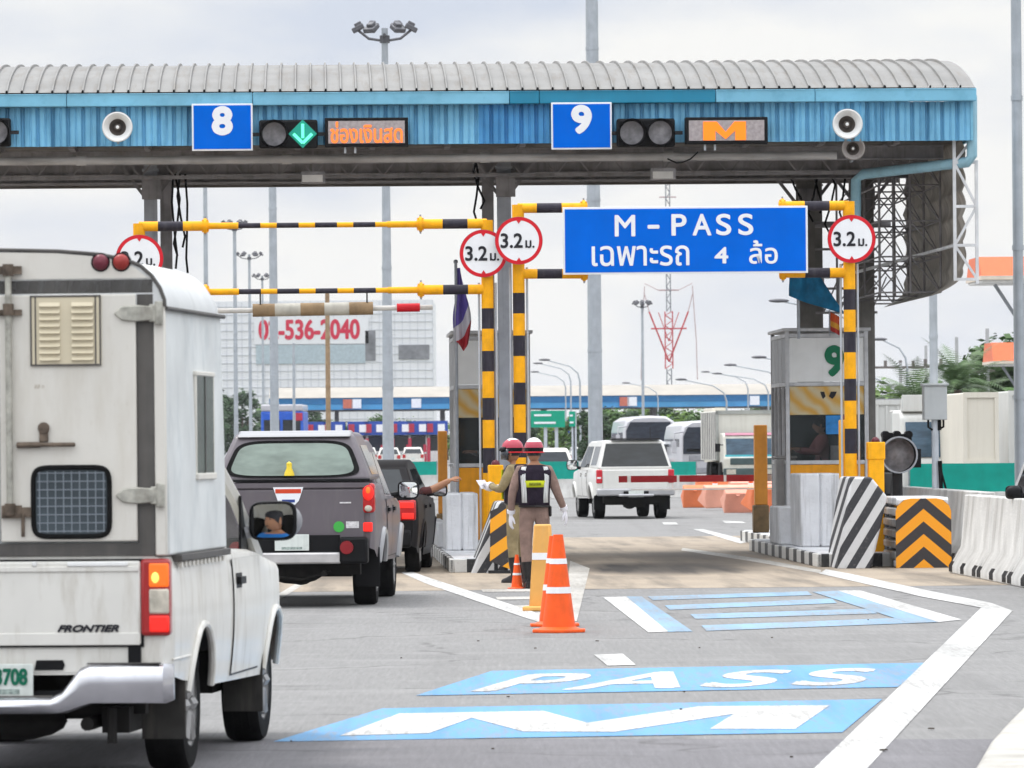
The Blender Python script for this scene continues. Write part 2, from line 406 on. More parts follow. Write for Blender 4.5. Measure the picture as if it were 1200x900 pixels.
# ================================================================== toll islands
KERB = stripes('kerb_black_white', (.60, .59, .56), (.03, .03, .03), 0, 1, 0, 1.25, .56, wear=.5)
KERBX = stripes('kerb_black_white_nose', (.60, .59, .56), (.03, .03, .03), 1, 0, 0, .36, .62, wear=.5)
def island(l0, l1, d0, d1, lab):
    r = pz('traffic_island', lab, 'traffic island', (l0 + l1) / 2, d0, 0, 'raised islands between the toll lanes')
    h = (l1 - l0) / 2
    MB().bx(-h + .06, h - .06, .07, d1 - d0 - .06, 0, .185).build('top', CONC, r)
    MB().bx(-h, -h + .06, 0, d1 - d0, 0, .18).bx(h - .06, h, 0, d1 - d0, 0, .18).build('kerb', KERB, r, bevel=.012)
    MB().bx(-h + .061, h - .061, 0, .068, 0, .18).build('kerb', KERBX, r, bevel=.012)
    return r
island(-1.0, .45, -4.6, 15.5, 'kerbed concrete island under the tollbooth beside the two policemen')
island(3.98, 5.75, -3.4, 8.4, 'kerbed concrete island under the tollbooth with the green numeral')
island(4.5, 5.75, 8.42, 17, 'narrower kerbed island carrying the boom gate post of lane 9')
island(-6.2, -4.55, -3.0, 17, 'kerbed concrete island hidden behind the white box-bodied pickup')

# ================================================================== toll canopy
ROOFM = M('weathered_roof_sheet', (.225, .22, .21), .65, .05, var=.14, vs=1.2, streak=.6, sc_=(.15, .12, .09), sscale=(4, .5, .5), speck=.25)
FASC = M('blue_fascia_sheet', (.17, .43, .63), .6, var=.25, vs=1.3, streak=.85, sc_=(.015, .13, .28), sscale=(2.6, 2.6, .40))
FASCD = M('deep_blue_patch', (.07, .28, .56), .6, var=.2, vs=2, streak=.3, sc_=(.012, .07, .2), sscale=(7, 7, .5))
GUTT = M('blue_gutter', (.19, .46, .62), .55, var=.14, vs=1.2, streak=.45, sc_=(.06, .24, .36), sscale=(2, 2, 2))
GUTD = M('teal_gutter', (.02, .22, .36), .45, var=.12, vs=1.2, streak=.2, sc_=(.03, .15, .2))
SOFF = M('dark_soffit', (.15, .138, .125), .8, var=.35, vs=2)
GIRD = M('grimy_girder', (.26, .25, .255), .65, .2, var=.3, vs=3, streak=.5)
PIPE = M('grimy_pipe', (.46, .45, .44), .6, .1, var=.2, vs=2, streak=.4, sscale=(.5, 5, 5))
TRUSS = M('white_truss', (.62, .63, .64), .5, .1, var=.15, streak=.3, sc_=(.25, .2, .16))
DPIPE = M('pale_blue_pipe', (.30, .52, .62), .45, var=.1, streak=.35, sc_=(.15, .22, .25))
cn = pz('toll_canopy', 'long blue toll canopy with barrel-vaulted ribbed grey roof over lanes 8 and 9', 'canopy', 0, 0, 0)
l0, l1 = -11.5, 6.56
zg1, zg0, zf = 6.68, 6.47, 5.92
def arc(t):                                              # t 0..1 across the roof
    y = -.12 + 10.24 * t
    return y, zg1 - .01 + .67 * (1 - (2 * t - 1) ** 2) ** .92
q = MB(); nseg = 84
cols_ = []
n = int((l1 - l0) / .212)
for i in range(n + 1):
    x = l0 + (l1 - l0) * i / n
    cols_ += [(x - .018, 0), (x - .010, .034), (x + .010, .034), (x + .018, 0)] if 0 < i < n else ([(x, 0), (x + .01, 0)] if i == 0 else [(x - .01, 0), (x, 0)])
rows = []
for k in range(19):
    y, z = arc(k / 18)
    rows.append([(x, y, z + dz) for x, dz in cols_])
q.grid(rows).build('roof', ROOFM, cn, smooth=50, recalc=False)
q = MB(); xs = []
x = l0
while x < l1 - .05:                                      # trapezoidal sheet
    xs += [(x, -.02), (x + .02, -.02), (x + .045, .035), (x + .105, .035), (x + .115, .02), (x + .13, .02), (x + .14, .035), (x + .19, .035)]; x += .212
xs.append((l1 - .02, 0))
for zt, zb_, y0 in ((zg0, zf, 0),):
    for i in range(len(xs) - 1):
        (xa, da), (xb, db) = xs[i], xs[i + 1]
        q.mat(1 if -.45 < xa < .55 else 0)
        q.add([(xa, y0 - da, zb_), (xb, y0 - db, zb_), (xb, y0 - db, zt), (xa, y0 - da, zt)], [(0, 1, 2, 3)])
q.build('fascia', [FASC, FASCD], cn, smooth=0, recalc=False, thick=.004)
q = MB()
gl = [l0, -6.2, -3.6, 0.0, .42, 2.9, 4.3, l1 + .02]
for i in range(len(gl) - 1):
    q.mat(1 if 0.0 <= gl[i] < 2.8 else 0).bx(gl[i] + .003, gl[i + 1] - .003, -.18, -.045, zg0, zg1 - .03)
q.build('gutter', [GUTT, GUTD], cn, bevel=.012)
pts = [(l1, zg1 - .03), (l0, zg1 - .03)]                      # dark fixing strip with a tab below every rib
for i in range(n + 1):
    x = l0 + (l1 - l0) * i / n
    pts += [(x - .013, zg1 - .022), (x - .013, zg1 + .008), (x + .013, zg1 + .008), (x + .013, zg1 - .022)] if 0 < i < n else [(x, zg1 - .022)]
MB().prism(pts, 'y', -.20, -.185).build('eave_trim', BLACK, cn, smooth=0)
MB().bx(l0, l1, .08, 10.0, zf + .06, zf + .09).bx(l0, l1, 10.0, 10.08, zf - .12, zg1).build('soffit', SOFF, cn)
MB().bx(l1 - .055, l1 - .02, -.045, 9.9, zf, zg1 - .03).build('end_board', GUTT, cn)
q = MB()
for d, z, h in ((1.2, zf - .10, .20), (3.2, zf - .15, .22), (6.0, zf - .13, .22), (9.4, zf - .02, .16)):
    q.bx(l0, l1 - .3, d - .06, d + .06, z - h / 2, z - h / 2 + .02); q.bx(l0, l1 - .3, d - .06, d + .06, z + h / 2 - .02, z + h / 2); q.bx(l0, l1 - .3, d - .006, d + .006, z - h / 2 + .02, z + h / 2 - .02)
x = l0
while x < l1 - .6:
    q.bx(x, x + .08, .3, 9.9, zf - .02, zf + .055); x += 1.06
q.build('beam', GIRD, cn)
q = MB()
q.tube([(l0, .5, zf - .17), (l1 - 1.9, .5, zf - .17)], .06, 10)
for x in (-9, -6.1, -3.2, -.4, 2.2): q.tube([(x, .5, zf - .17), (x + .14, .5, zf - .17)], .075, 10)
q.build('service_pipe', PIPE, cn)
q = MB()                                                 # lattice purlin behind the pipe
for d, hh in ((2.1, .34), (7.6, .16)):
    x = l0
    q.bar((l0, d, zf - .02), (l1 - .5, d, zf - .02), .04); q.bar((l0, d, zf - hh), (l1 - .5, d, zf - hh), .05)
    while x < l1 - .8:
        q.bar((x, d, zf - .02), (x + .25, d, zf - hh), .022); q.bar((x + .25, d, zf - hh), (x + .5, d, zf - .02), .022); x += .5
q.build('lattice_girder', GIRD, cn)
def column(px, d, w, m, z1=zf + .05):
    c = Lp(px, 400, d)
    q = MB()
    x, y, t = c.x, d, .022
    q.bx(x - w / 2, x + w / 2, y - w / 2, y - w / 2 + t, 0.18, z1); q.bx(x - w / 2, x + w / 2, y + w / 2 - t, y + w / 2, .18, z1); q.bx(x - t / 2, x + t / 2, y - w / 2 + t, y + w / 2 - t, .18, z1)
    for zz in (z1 - .25, z1 - .06): q.bx(x - w * .62, x + w * .62, y - w * .62, y + w * .62, zz, zz + .03)
    q.bx(x - w * .8, x + w * .8, y - w * .8, y + w * .8, .18, .22)
    return q.build('column', m, cn)
COLM = M('grey_column', (.36, .38, .42), .55, .2, var=.15, streak=.35, sscale=(8, 8, .15))
COLD = M('brown_grey_column', (.19, .18, .165), .6, .2, var=.2, streak=.4, sc_=(.05, .045, .04), sscale=(8, 8, .15))
column(592, 3.0, .20, COLM); column(178, 3.0, .19, COLM); column(573, 3.4, .17, GIRD)
column(196, 3.6, .17, GIRD); column(945, 8.6, .27, COLD); column(1013, 8.4, .30, COLD); column(960, 9.3, .12, COLD)
for px, d in ((592, 3.0), (178, 3.0), (945, 8.6), (1013, 8.4)):      # knee braces at the booth columns
    x = Lp(px, 400, d).x
    for sgn in (-1, 1):
        MB().bar((x + sgn * .05, d, zf - .62), (x + sgn * .45, d, zf - .10), .05).build('brace', GIRD, cn)
    MB().bx(x - .12, x + .16, d - .25, d - .12, zf - .62, zf - .28).build('junction_box', GIRD, cn)
# rain pipe at the open end
dp = [Lp(1139, 112, .1), Lp(1139, 183, .1), Lp(1134, 190, .15), Lp(1012, 204, 1.5), Lp(1003, 211, 1.6), Lp(1003, 305, 1.6)]
MB().tube(dp, .075, 10).build('downpipe', DPIPE, cn)
# corrugated end wall hanging below the eave
q = MB(); rows = []
zlo, zhi = 3.78, 6.3
nz = 72
for i in range(nz + 1):
    z = zlo + (zhi - zlo) * i / nz
    xo = 6.42 + .055 * abs(sin(pi * (z - zlo) / .36)) - (.30 * max(0, (4.15 - z) / .37) ** 2)
    d0 = .35 + (1.1 * max(0, (4.2 - z) / .42) ** 2.2)
    rows.append([(xo, d0 + (8.3 - d0) * k / 6, z) for k in range(7)])
ENDW = M('grimy_corrugated_wall', (.40, .37, .33), .75, var=.3, vs=2, streak=.8, sc_=(.10, .09, .075), sscale=(1, 3.5, .25))
q.grid(rows).build('end_wall', ENDW, cn, smooth=60, recalc=False, thick=.006)
q = MB()                                                 # white ladder truss at its near edge
A0, A1 = Lp(1118, 170, .2), Lp(1118, 262, .2); B0, B1 = Lp(1144, 190, .2), Lp(1144, 358, .2); A1 = Lp(1118, 342, .2)
xa, xb = A0.x, B0.x
q.bar((xa, .2, 5.95), (xa, .2, 3.95), .045); q.bar((xb, .2, 5.65), (xb, .2, 3.9), .045)
zz = [5.62, 5.0, 4.45, 3.97]
for z in zz: q.bar((xa, .2, z), (xb, .2, z), .04)
for i in range(3):
    if i % 2: q.bar((xb, .2, zz[i]), (xa, .2, zz[i + 1]), .035)
    else: q.bar((xa, .2, zz[i]), (xb, .2, zz[i + 1]), .035)
q.bar((xa, .2, 5.62), (xb - .05, .2, 5.95), .035)
q.bar((xa, .2, 4.45), (xa - .72, 8.5, 4.30), .04)
q.build('ladder_truss', TRUSS, cn)
q = MB()                                                 # space frame of dark tubes behind
for d in (2.4, 4.6, 6.8, 9.0):
    x0_, x1_ = 5.45, 6.34
    for x in (x0_, x0_ + .45, x1_):
        q.tube([(x, d, 3.85), (x, d, 5.95)], .018, 6)
    for j in range(5):
        z = 3.85 + j * .52
        q.tube([(x0_, d, z), (x1_, d, z)], .014, 6)
        if j < 4:
            q.tube([(x0_, d, z), (x0_ + .45, d, z + .52)], .011, 5); q.tube([(x0_ + .45, d, z + .52), (x1_, d, z)], .011, 5)
    if d < 9:
        for j in range(5):
            for x in (x0_, x1_): q.tube([(x, d, 3.85 + j * .52), (x, d + 2.2, 3.85 + j * .52)], .014, 6)
            if j < 4: q.tube([(x1_, d, 3.85 + j * .52), (x1_, d + 2.2, 3.85 + (j + 1) * .52)], .011, 5)
for z in (3.72, 4.1, 4.28, 4.72):
    q.tube([(4.9, 9.2, z), (6.1, 9.2, z)], .022, 6)
for x in (5.0, 5.25, 5.5, 5.75, 6.0): q.tube([(x, 9.2, 3.72), (x, 9.2, 4.28)], .014, 6); q.tube([(x, 9.2, 3.72), (x + .25, 9.2, 4.28)], .012, 6)
q.tube([(4.6, 9.0, 5.1), (6.3, 9.0, 5.1)], .05, 8)
q.build('space_frame', GIRD, cn)
for px, y0, y1, d, off in ((205, 212, 300, 2.7, .06), (211, 212, 290, 2.7, -.05), (217, 212, 320, 2.7, .02), (203, 212, 315, 2.7, -.03), (560, 190, 245, 2.7, -.08), (556, 190, 260, 2.7, .05), (932, 195, 245, 7, -.1), (950, 195, 260, 7, .09), (958, 195, 250, 7, -.06), (970, 200, 275, 7, .1), (985, 195, 260, 7, .06)):
    a, b_ = Lp(px, y0 - 8, d), Lp(px + 3, y1, d)
    MB().tube([a, a.lerp(b_, .3) + Vector((off, 0, 0)), a.lerp(b_, .6) + Vector((off * .2, 0, 0)), a.lerp(b_, .85) + Vector((-off * .8, 0, 0)), b_], .016, 6).build('cable', RUBBER, cn)
for s in ((782, 186, 818, 178, 800, 190),):
    a, b_, c = Lp(s[0], s[1], -.1), Lp(s[2], s[3], -.1), Lp(s[4], s[5], -.1)
    MB().tube([a, a.lerp(c, .6) + Vector((0, 0, -.03)), c, b_.lerp(c, .5) + Vector((0, 0, -.03)), b_], .012, 6).build('cable', RUBBER, cn)
for px, py in ((367, 208), (777, 204)):
    c = Lp(px, py, .7)
    q = MB(); q.box(c, (.34, .3, .16)); q.mat(1).box((c.x - .01, c.y - .005, c.z - .02), (.29, .305, .1)); q.mat(0).bar((c.x, c.y, c.z + .08), (c.x, c.y, zf), .03)
    q.build('floodlight', [GIRD, M('lamp_lens', (.6, .58, .55), .3)], cn)

# ------------------------------------------------------------------ signs on the fascia
def lane_sign(px, py, num, lab):
    c = Lp(px, py, -.24); r = pz('lane_number_sign', lab, 'sign', c.x, c.y, c.z, 'blue lane number signs on the canopy')
    MB().bx(-.425, .425, 0, .04, -.33, .33).build('panel', SIGNW, r, bevel=.006)
    MB().bx(-.40, .40, -.006, -.002, -.305, .305).build('face', SIGNB, r)
    text(num, .5, SIGNW, 'numeral', r, (0, -.012, .09), bold=.026, fit=(.245 if num == '8' else .24, .36))
    MB().bar((-.3, .04, .1), (-.3, .20, .1), .03).bar((.3, .04, .1), (.3, .20, .1), .03).build('bracket', STEEL, r)
lane_sign(260.5, 149, '8', 'blue lane number sign reading 8 on the canopy fascia')
lane_sign(681.5, 147.5, '9', 'blue lane number sign reading 9 on the canopy fascia')
LENS = M('grey_signal_lens', (.25, .24, .25), .3, var=.45, vs=7)
GL = E('green_arrow_light', (.15, 1, .62), 1.0); GD = E('green_lens_glow', (.0, .30, .22), .55)
def signal(px, py, lab, arrow):
    c = Lp(px, py, -.25); r = pz('lane_signal', lab, 'traffic signal', c.x, c.y, c.z, 'two-lamp lane signals on the canopy')
    MB().bx(-.41, .41, 0, .16, -.2, .2).build('housing', BLACK, r, bevel=.03)
    for s in (-1, 1):
        q = MB()
        q.lathe([(.165, -.012), (.165, .01)], (s * .2, 0, 0), 'y', 24)
        lit = arrow and s > 0
        if lit:
            q = MB().mat(0).prism([(.2, -.2), (.4, 0), (.2, .2), (0, 0)], 'y', -.014, .0)
            q.mat(1)
            T = Matrix.Translation((.2, -.02, -.005))
            q.bar((.2, -.02, .14), (.2, -.02, -.06), .042); q.bar((.2, -.021, -.13), (.07, -.021, 0), .042); q.bar((.2, -.021, -.13), (.33, -.021, 0), .042)
            q.build('lens', [GD, GL], r)
        else:
            q.build('lens', LENS, r)
        v = MB(); v.lathe([(.185, -.16), (.17, 0), (.18, 0), (.195, -.16)], (s * .2, 0, 0), 'y', 24, caps=False)
        if not lit: v.build('visor', BLACK, r)
    MB().bar((-.52, .08, 0), (.52, .08, 0), .05).bar((-.3, .1, .1), (-.3, .26, .1), .03).bar((.3, .1, .1), (.3, .26, .1), .03).build('bracket', DARKM, r)
signal(338, 157, 'black two-lamp lane signal with a glowing green down arrow', True)
signal(757, 155.5, 'black two-lamp lane signal with both lamps dark beside the blue 9', False)
signal(-22, 155, 'black two-lamp lane signal cut by the picture edge, lamps dark', False)
LEDP = M('led_panel', (.36, .32, .32), .4, var=.2, vs=20)
AMB = E('amber_leds', (1.0, .21, .03), 1.0); AMB2 = E('amber_leds_bright', (1, .20, .0), 1.05)
def led(px, py, w, h, lab):
    c = Lp(px, py, -.28); r = pz('message_sign', lab, 'message sign', c.x, c.y, c.z, 'LED message boxes on the canopy')
    MB().bx(-w / 2, w / 2, 0, .2, -h / 2, h / 2).build('housing', BLACK, r, bevel=.012)
    MB().bx(-w / 2 + .05, w / 2 - .05, -.008, -.002, -h / 2 + .05, h / 2 - .045).build('screen', LEDP, r)
    MB().bar((-.3, .1, -h / 2), (-.3, .1, -h / 2 - .08), .03).bar((-.16, .1, -h / 2), (-.16, .1, -h / 2 - .08), .03).bar((-.3, .12, .1), (-.3, .25, .1), .03).bar((.3, .12, .1), (.3, .25, .1), .03).build('bracket', LSTEEL, r)
    return r
r = led(429.5, 155, 1.17, .41, 'LED message box with a line of amber Thai text')
text('ช่องเงินสด', .3, AMB, 'lettering', r, (0, -.014, .0), bold=.006, fit=(1.0, .29))
r = led(851.5, 153, 1.16, .38, 'LED message box showing a large orange M')
q = MB(); zt, zb_ = .125, -.135
q.prism([(-.33, zb_), (-.33, zt), (-.14, zt), (-.015, -.02), (.11, zt), (.27, zt), (.27, zb_), (.12, zb_), (.12, .0), (-.015, -.12), (-.16, .0), (-.16, zb_)], 'y', -.018, -.01)
q.build('lettering', AMB2, r, smooth=0)
HORN = M('horn_white', (.80, .80, .78), .4, var=.08, streak=.2); HORNI = M('horn_throat', (.10, .085, .075), .6, var=.3)
def horn(px, py, d, rad, lab, mat=HORN):
    c = Lp(px, py, d); r = pz('horn_loudspeaker', lab, 'loudspeaker', c.x, c.y, c.z, 'round horn loudspeakers on the canopy'); k = rad / .2
    MB().lathe([(.205 * k, -.16 * k), (.19 * k, -.165 * k), (.15 * k, -.12 * k), (.115 * k, -.06 * k)], (0, 0, 0), 'y', 28, caps=False).lathe([(.21 * k, -.155 * k), (.14 * k, -.02 * k), (.07 * k, .10 * k), (.075 * k, .2 * k), (.0, .2 * k)], (0, 0, 0), 'y', 28, caps=False).build('bell', mat, r)
    MB().lathe([(.115 * k, -.06 * k), (.08 * k, 0), (.0, .03)], (0, 0, 0), 'y', 24, caps=False).lathe([(.0, -.10 * k), (.03 * k, -.095 * k), (.05 * k, -.05 * k), (.045 * k, .0)], (0, 0, 0), 'y', 16, caps=False).mat(1).ell((0, -.10 * k, 0), (.025 * k,) * 3, 8, 6).build('throat', [HORNI, HORN], r)
    MB().bar((0, .08, -.05), (0, .08, -.2 * k), .03).bar((0, .08, -.2 * k), (0, .3, -.2 * k), .03).build('bracket', STEEL, r)
horn(138, 149.5, -.22, .205, 'white round horn loudspeaker beside the blue 8')
horn(992, 146, -.22, .205, 'white round horn loudspeaker at the open canopy end')
horn(999, 174.5, .1, .16, 'smaller grimy horn loudspeaker tucked below the white one', M('horn_dirty', (.30, .27, .25), .5, var=.2))
# ================================================================== height gantries
DG = -2.5
YG = 'yellow and black height gantries'
def banded(q, p0, p1, r, bands, n=14, sq=False):
    """a pole painted in bands: BANDS = [(length, material slot)], repeated until the end"""
    p0, p1 = Vector(p0), Vector(p1); L = (p1 - p0).length; u = (p1 - p0) / L; t = 0; i = 0
    while t < L - 1e-4:
        a, k = bands[i % len(bands)]; e = min(L, t + a)
        q.mat(k)
        if sq: q.bar(p0 + u * t, p0 + u * e, r * 1.8)
        else: q.tube([p0 + u * t, p0 + u * e], r, n)
        t = e; i += 1
def gantry(name, lab, pl_, pr_, bars, both):
    """posts at pl_/pr_ (px, top py), bars = [py]; lane 8 has thin swinging bars, lane 9 short stubs that hold the sign"""
    xl, xr = Lp(pl_[0], 300, DG).x, Lp(pr_[0], 300, DG).x
    r = pz(name, lab, 'height gantry', xl, DG, 0, YG)
    for k, (px, top) in enumerate((pl_, pr_)):
        x = Lp(px, top, DG).x - xl; zt = Lp(px, top, DG).z
        q = MB(); banded(q, (x, 0, zt), (x, 0, 0), .082, [(1.2, 0), (.28, 1), (.30, 0), (.28, 1), (.36, 0), (.30, 1), (.38, 0), (.34, 1)])
        if k or not both:
            for s in (-1, 1):
                q.mat(2).tube([(x + s * .115, .04, 0), (x + s * .115, .04, zt - .85)], .016, 6)
        q.mat(1).box((x, 0, .01), (.3, .3, .02))
        q.build('post', [YEL, BLK, LSTEEL], r)
    for (ya, yb, stub) in bars:
        za = Lp(pl_[0], ya, DG).z; zb = Lp(pr_[0], yb, DG).z
        L = xr - xl
        A, B = Vector((0, 0, za)), Vector((L, 0, zb)); u = (B - A).normalized()
        for p_, s in ((A, 1), (B, -1)):
            if s == 1 or stub: q = MB()
            banded(q, p_, p_ + u * s * .95, .068, [(.26, 0), (.34, 1), (.35, 0)])
            e = p_ + u * s * .90
            q.mat(0).tube([e + Vector((0, 0, -.085)), e + Vector((0, 0, .085))], .045, 8); q.tube([e - u * .02, e + u * .02], .105, 12)
            q.mat(2).tube([e + Vector((0, 0, -.13)), e + Vector((0, 0, .13))], .012, 6)
            if stub: q.build('height_bar', [YEL, BLK, STEEL], r)
        if not stub:
            banded(q, A + u * .95, A + u * 1.35, .045, [(.4, 0)])
            banded(q, A + u * 1.35, B - u * 1.35, .036, [(.30, 1), (.22, 0)])
            banded(q, B - u * 1.35, B - u * .95, .045, [(.4, 0)])
            q.build('height_bar', [YEL, BLK, STEEL], r)
    return r
gantry('height_gantry', 'yellow and black gantry with two thin striped bars across lane 8', (163, 262), (570.5, 258), [(265.5, 262, False), (343, 339, False)], True)
gantry('height_gantry', 'yellow and black gantry that carries the M-PASS sign over lane 9', (607, 240), (994.5, 236), [(244, 241, True), (321, 319.5, True)], False)
def limit_sign(px, py, rad, lab, d=DG - .14):
    c = Lp(px, py, d); r = pz('height_limit_sign', lab, 'road sign', c.x, d, c.z, 'round 3.2 metre height limit signs')
    MB().lathe([(rad, .0), (rad, .012), (0, .012)], (0, 0, 0), 'y', 40).lathe([(0, 0), (rad, 0)], (0, 0, 0), 'y', 40, caps=False).build('plate', STEEL, r)
    q = MB(); q.lathe([(rad * .99, -.003), (rad * .845, -.004), (rad * .845, -.001)], (0, 0, 0), 'y', 48, caps=False)
    for s in (-1, 1):
        q.prism([(-.035, s * rad * .86), (.035, s * rad * .86), (0, s * rad * .70)], 'y', -.007, -.003)
    q.build('border', SIGNR, r, recalc=False)
    MB().lathe([(0, -.0025), (rad * .85, -.0025)], (0, 0, 0), 'y', 40, caps=False).build('face', SIGNW, r)
    text('3.2', .3, SIGNK, 'numerals', r, (-.098, -.008, .0), bold=.006, fit=(.29, .19))
    text('ม.', .12, SIGNK, 'lettering', r, (.15, -.008, -.048), bold=.005, fit=(.115, .095))
    MB().bar((0, .012, -.2), (0, .10, -.2), .05).bar((0, .012, .2), (0, .10, .2), .05).build('bracket', STEEL, r)
limit_sign(163.5, 303, .325, 'height limit sign half hidden by the white box body of the pickup')
limit_sign(566.5, 297, .325, 'height limit sign partly overlapped by its neighbour, at lane 8')
limit_sign(608, 282, .325, 'height limit sign in front of the other one, left of the M-PASS sign', DG - .26)
limit_sign(998, 280, .33, 'height limit sign standing apart, right of the M-PASS sign')
a, b_ = Lp(660, 322, DG - .18), Lp(947, 322, DG - .18); t_ = Lp(660, 243, DG - .18)
r = pz('overhead_sign', 'wide blue sign reading M - PASS with Thai text across lane 9', 'road sign', (a.x + b_.x) / 2, DG - .18, a.z)
w_, h_ = b_.x - a.x, t_.z - a.z
MB().bx(-w_ / 2, w_ / 2, 0, .03, 0, h_).build('panel', SIGNW, r, bevel=.004)
MB().bx(-w_ / 2 + .028, w_ / 2 - .028, -.006, -.002, .028, h_ - .028).build('face', SIGNB, r)
s_ = w_ / 288
text('M', .3, SIGNW, 'lettering', r, ((732.5 - 803.5) * s_, -.012, (322 - 265) * s_), bold=.007, fit=(23 * s_, 24 * s_))
text('-', .3, SIGNW, 'lettering', r, ((766 - 803.5) * s_, -.012, (322 - 266.5) * s_), bold=.012, fit=(12 * s_, 2.6 * s_))
for ch, px in (('P', 796), ('A', 823), ('S', 848.5), ('S', 874.5)):
    text(ch, .3, SIGNW, 'lettering', r, ((px - 803.5) * s_, -.012, (322 - 264.5) * s_), bold=.008, fit=((16.5 if ch != 'A' else 21) * s_, 24 * s_))
text('เฉพาะรถ', .3, SIGNW, 'lettering', r, ((750.5 - 803.5) * s_, -.012, (322 - 300.5) * s_), bold=.005, fit=(114 * s_, 23 * s_))
text('4', .3, SIGNW, 'numeral', r, ((845.5 - 803.5) * s_, -.012, (322 - 300.5) * s_), bold=.008, fit=(15 * s_, 18 * s_))
text('ล้อ', .3, SIGNW, 'lettering', r, ((895 - 803.5) * s_, -.012, (322 - 297) * s_), bold=.005, fit=(33 * s_, 27 * s_))
MB().bx(-w_ / 2 + .05, w_ / 2 - .05, .03, .06, .1, .15).bx(-w_ / 2 + .05, w_ / 2 - .05, .03, .06, h_ - .15, h_ - .1).bx(-.03, .03, .06, .09, .02, h_ - .02).build('rail', STEEL, r)
# padded bar hung lower across lane 8
TAN = M('worn_tan_sleeve', (.30, .21, .12), .8, var=.2, vs=6, streak=.3); CRM = M('worn_cream_sleeve', (.50, .48, .42), .8, var=.15, vs=6, streak=.3, sc_=(.2, .17, .13))
a, b_ = Lp(170, 366, -2.3), Lp(507, 360, -2.3)
r = pz('clearance_bar', 'white bar with padded tan sleeve and red tip hung under the lane 8 bars', 'clearance bar', a.x, -2.3, a.z)
L = b_.x - a.x; dz = b_.z - a.z
f = lambda px: (px - 170) / 337
pt_ = lambda px: Vector((L * f(px), 0, dz * f(px)))
MB().tube([pt_(170), pt_(507)], .036, 10).build('bar', M('white_bar', (.62, .61, .58), .5, streak=.3, sc_=(.3, .27, .22)), r)
q = MB()
for i, (p0, p1) in enumerate(((296, 322), (322, 352), (352, 380), (380, 409), (409, 437))):
    q.mat(i % 2).tube([pt_(p0), pt_(p1)], .09, 14)
q.build('sleeve', [TAN, CRM], r)
MB().tube([pt_(465), pt_(492)], .058, 12).build('red_band', SIGNR, r)
MB().bar(pt_(305), pt_(305) + Vector((0, -.12, .26)), .02).bar(pt_(430), pt_(430) + Vector((0, -.12, .26)), .02).build('hanger', DARKM, r)

# ================================================================== booths
BFR = M('booth_aluminium', (.56, .565, .58), .5, .15, var=.15, vs=5, streak=.25)
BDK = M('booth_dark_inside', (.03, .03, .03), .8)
BWH = M('booth_white_panel', (.86, .87, .86), .5, var=.05, streak=.15, sc_=(.4, .38, .34))
BOR = M('booth_orange_panel', (.82, .34, .012), .5, var=.12, vs=4, streak=.25, sc_=(.2, .09, .02))
def goldmat():
    m, nt, N, L, b = nodes('gold_poster')
    tc = N.new('ShaderNodeTexCoord'); wv = N.new('ShaderNodeTexWave'); wv.inputs['Scale'].default_value = 2.2; wv.inputs['Distortion'].default_value = 5; wv.bands_direction = 'DIAGONAL'
    L.new(tc.outputs['Object'], wv.inputs[0])
    L.new(mixc(nt, wv.outputs[1], (.62, .34, .05), (.60, .50, .30)), b.inputs['Base Color']); b.inputs['Roughness'].default_value = .5
    return m
GOLD = goldmat()
GLS = glass('booth_glass', (.05, .06, .06), .04, .35)
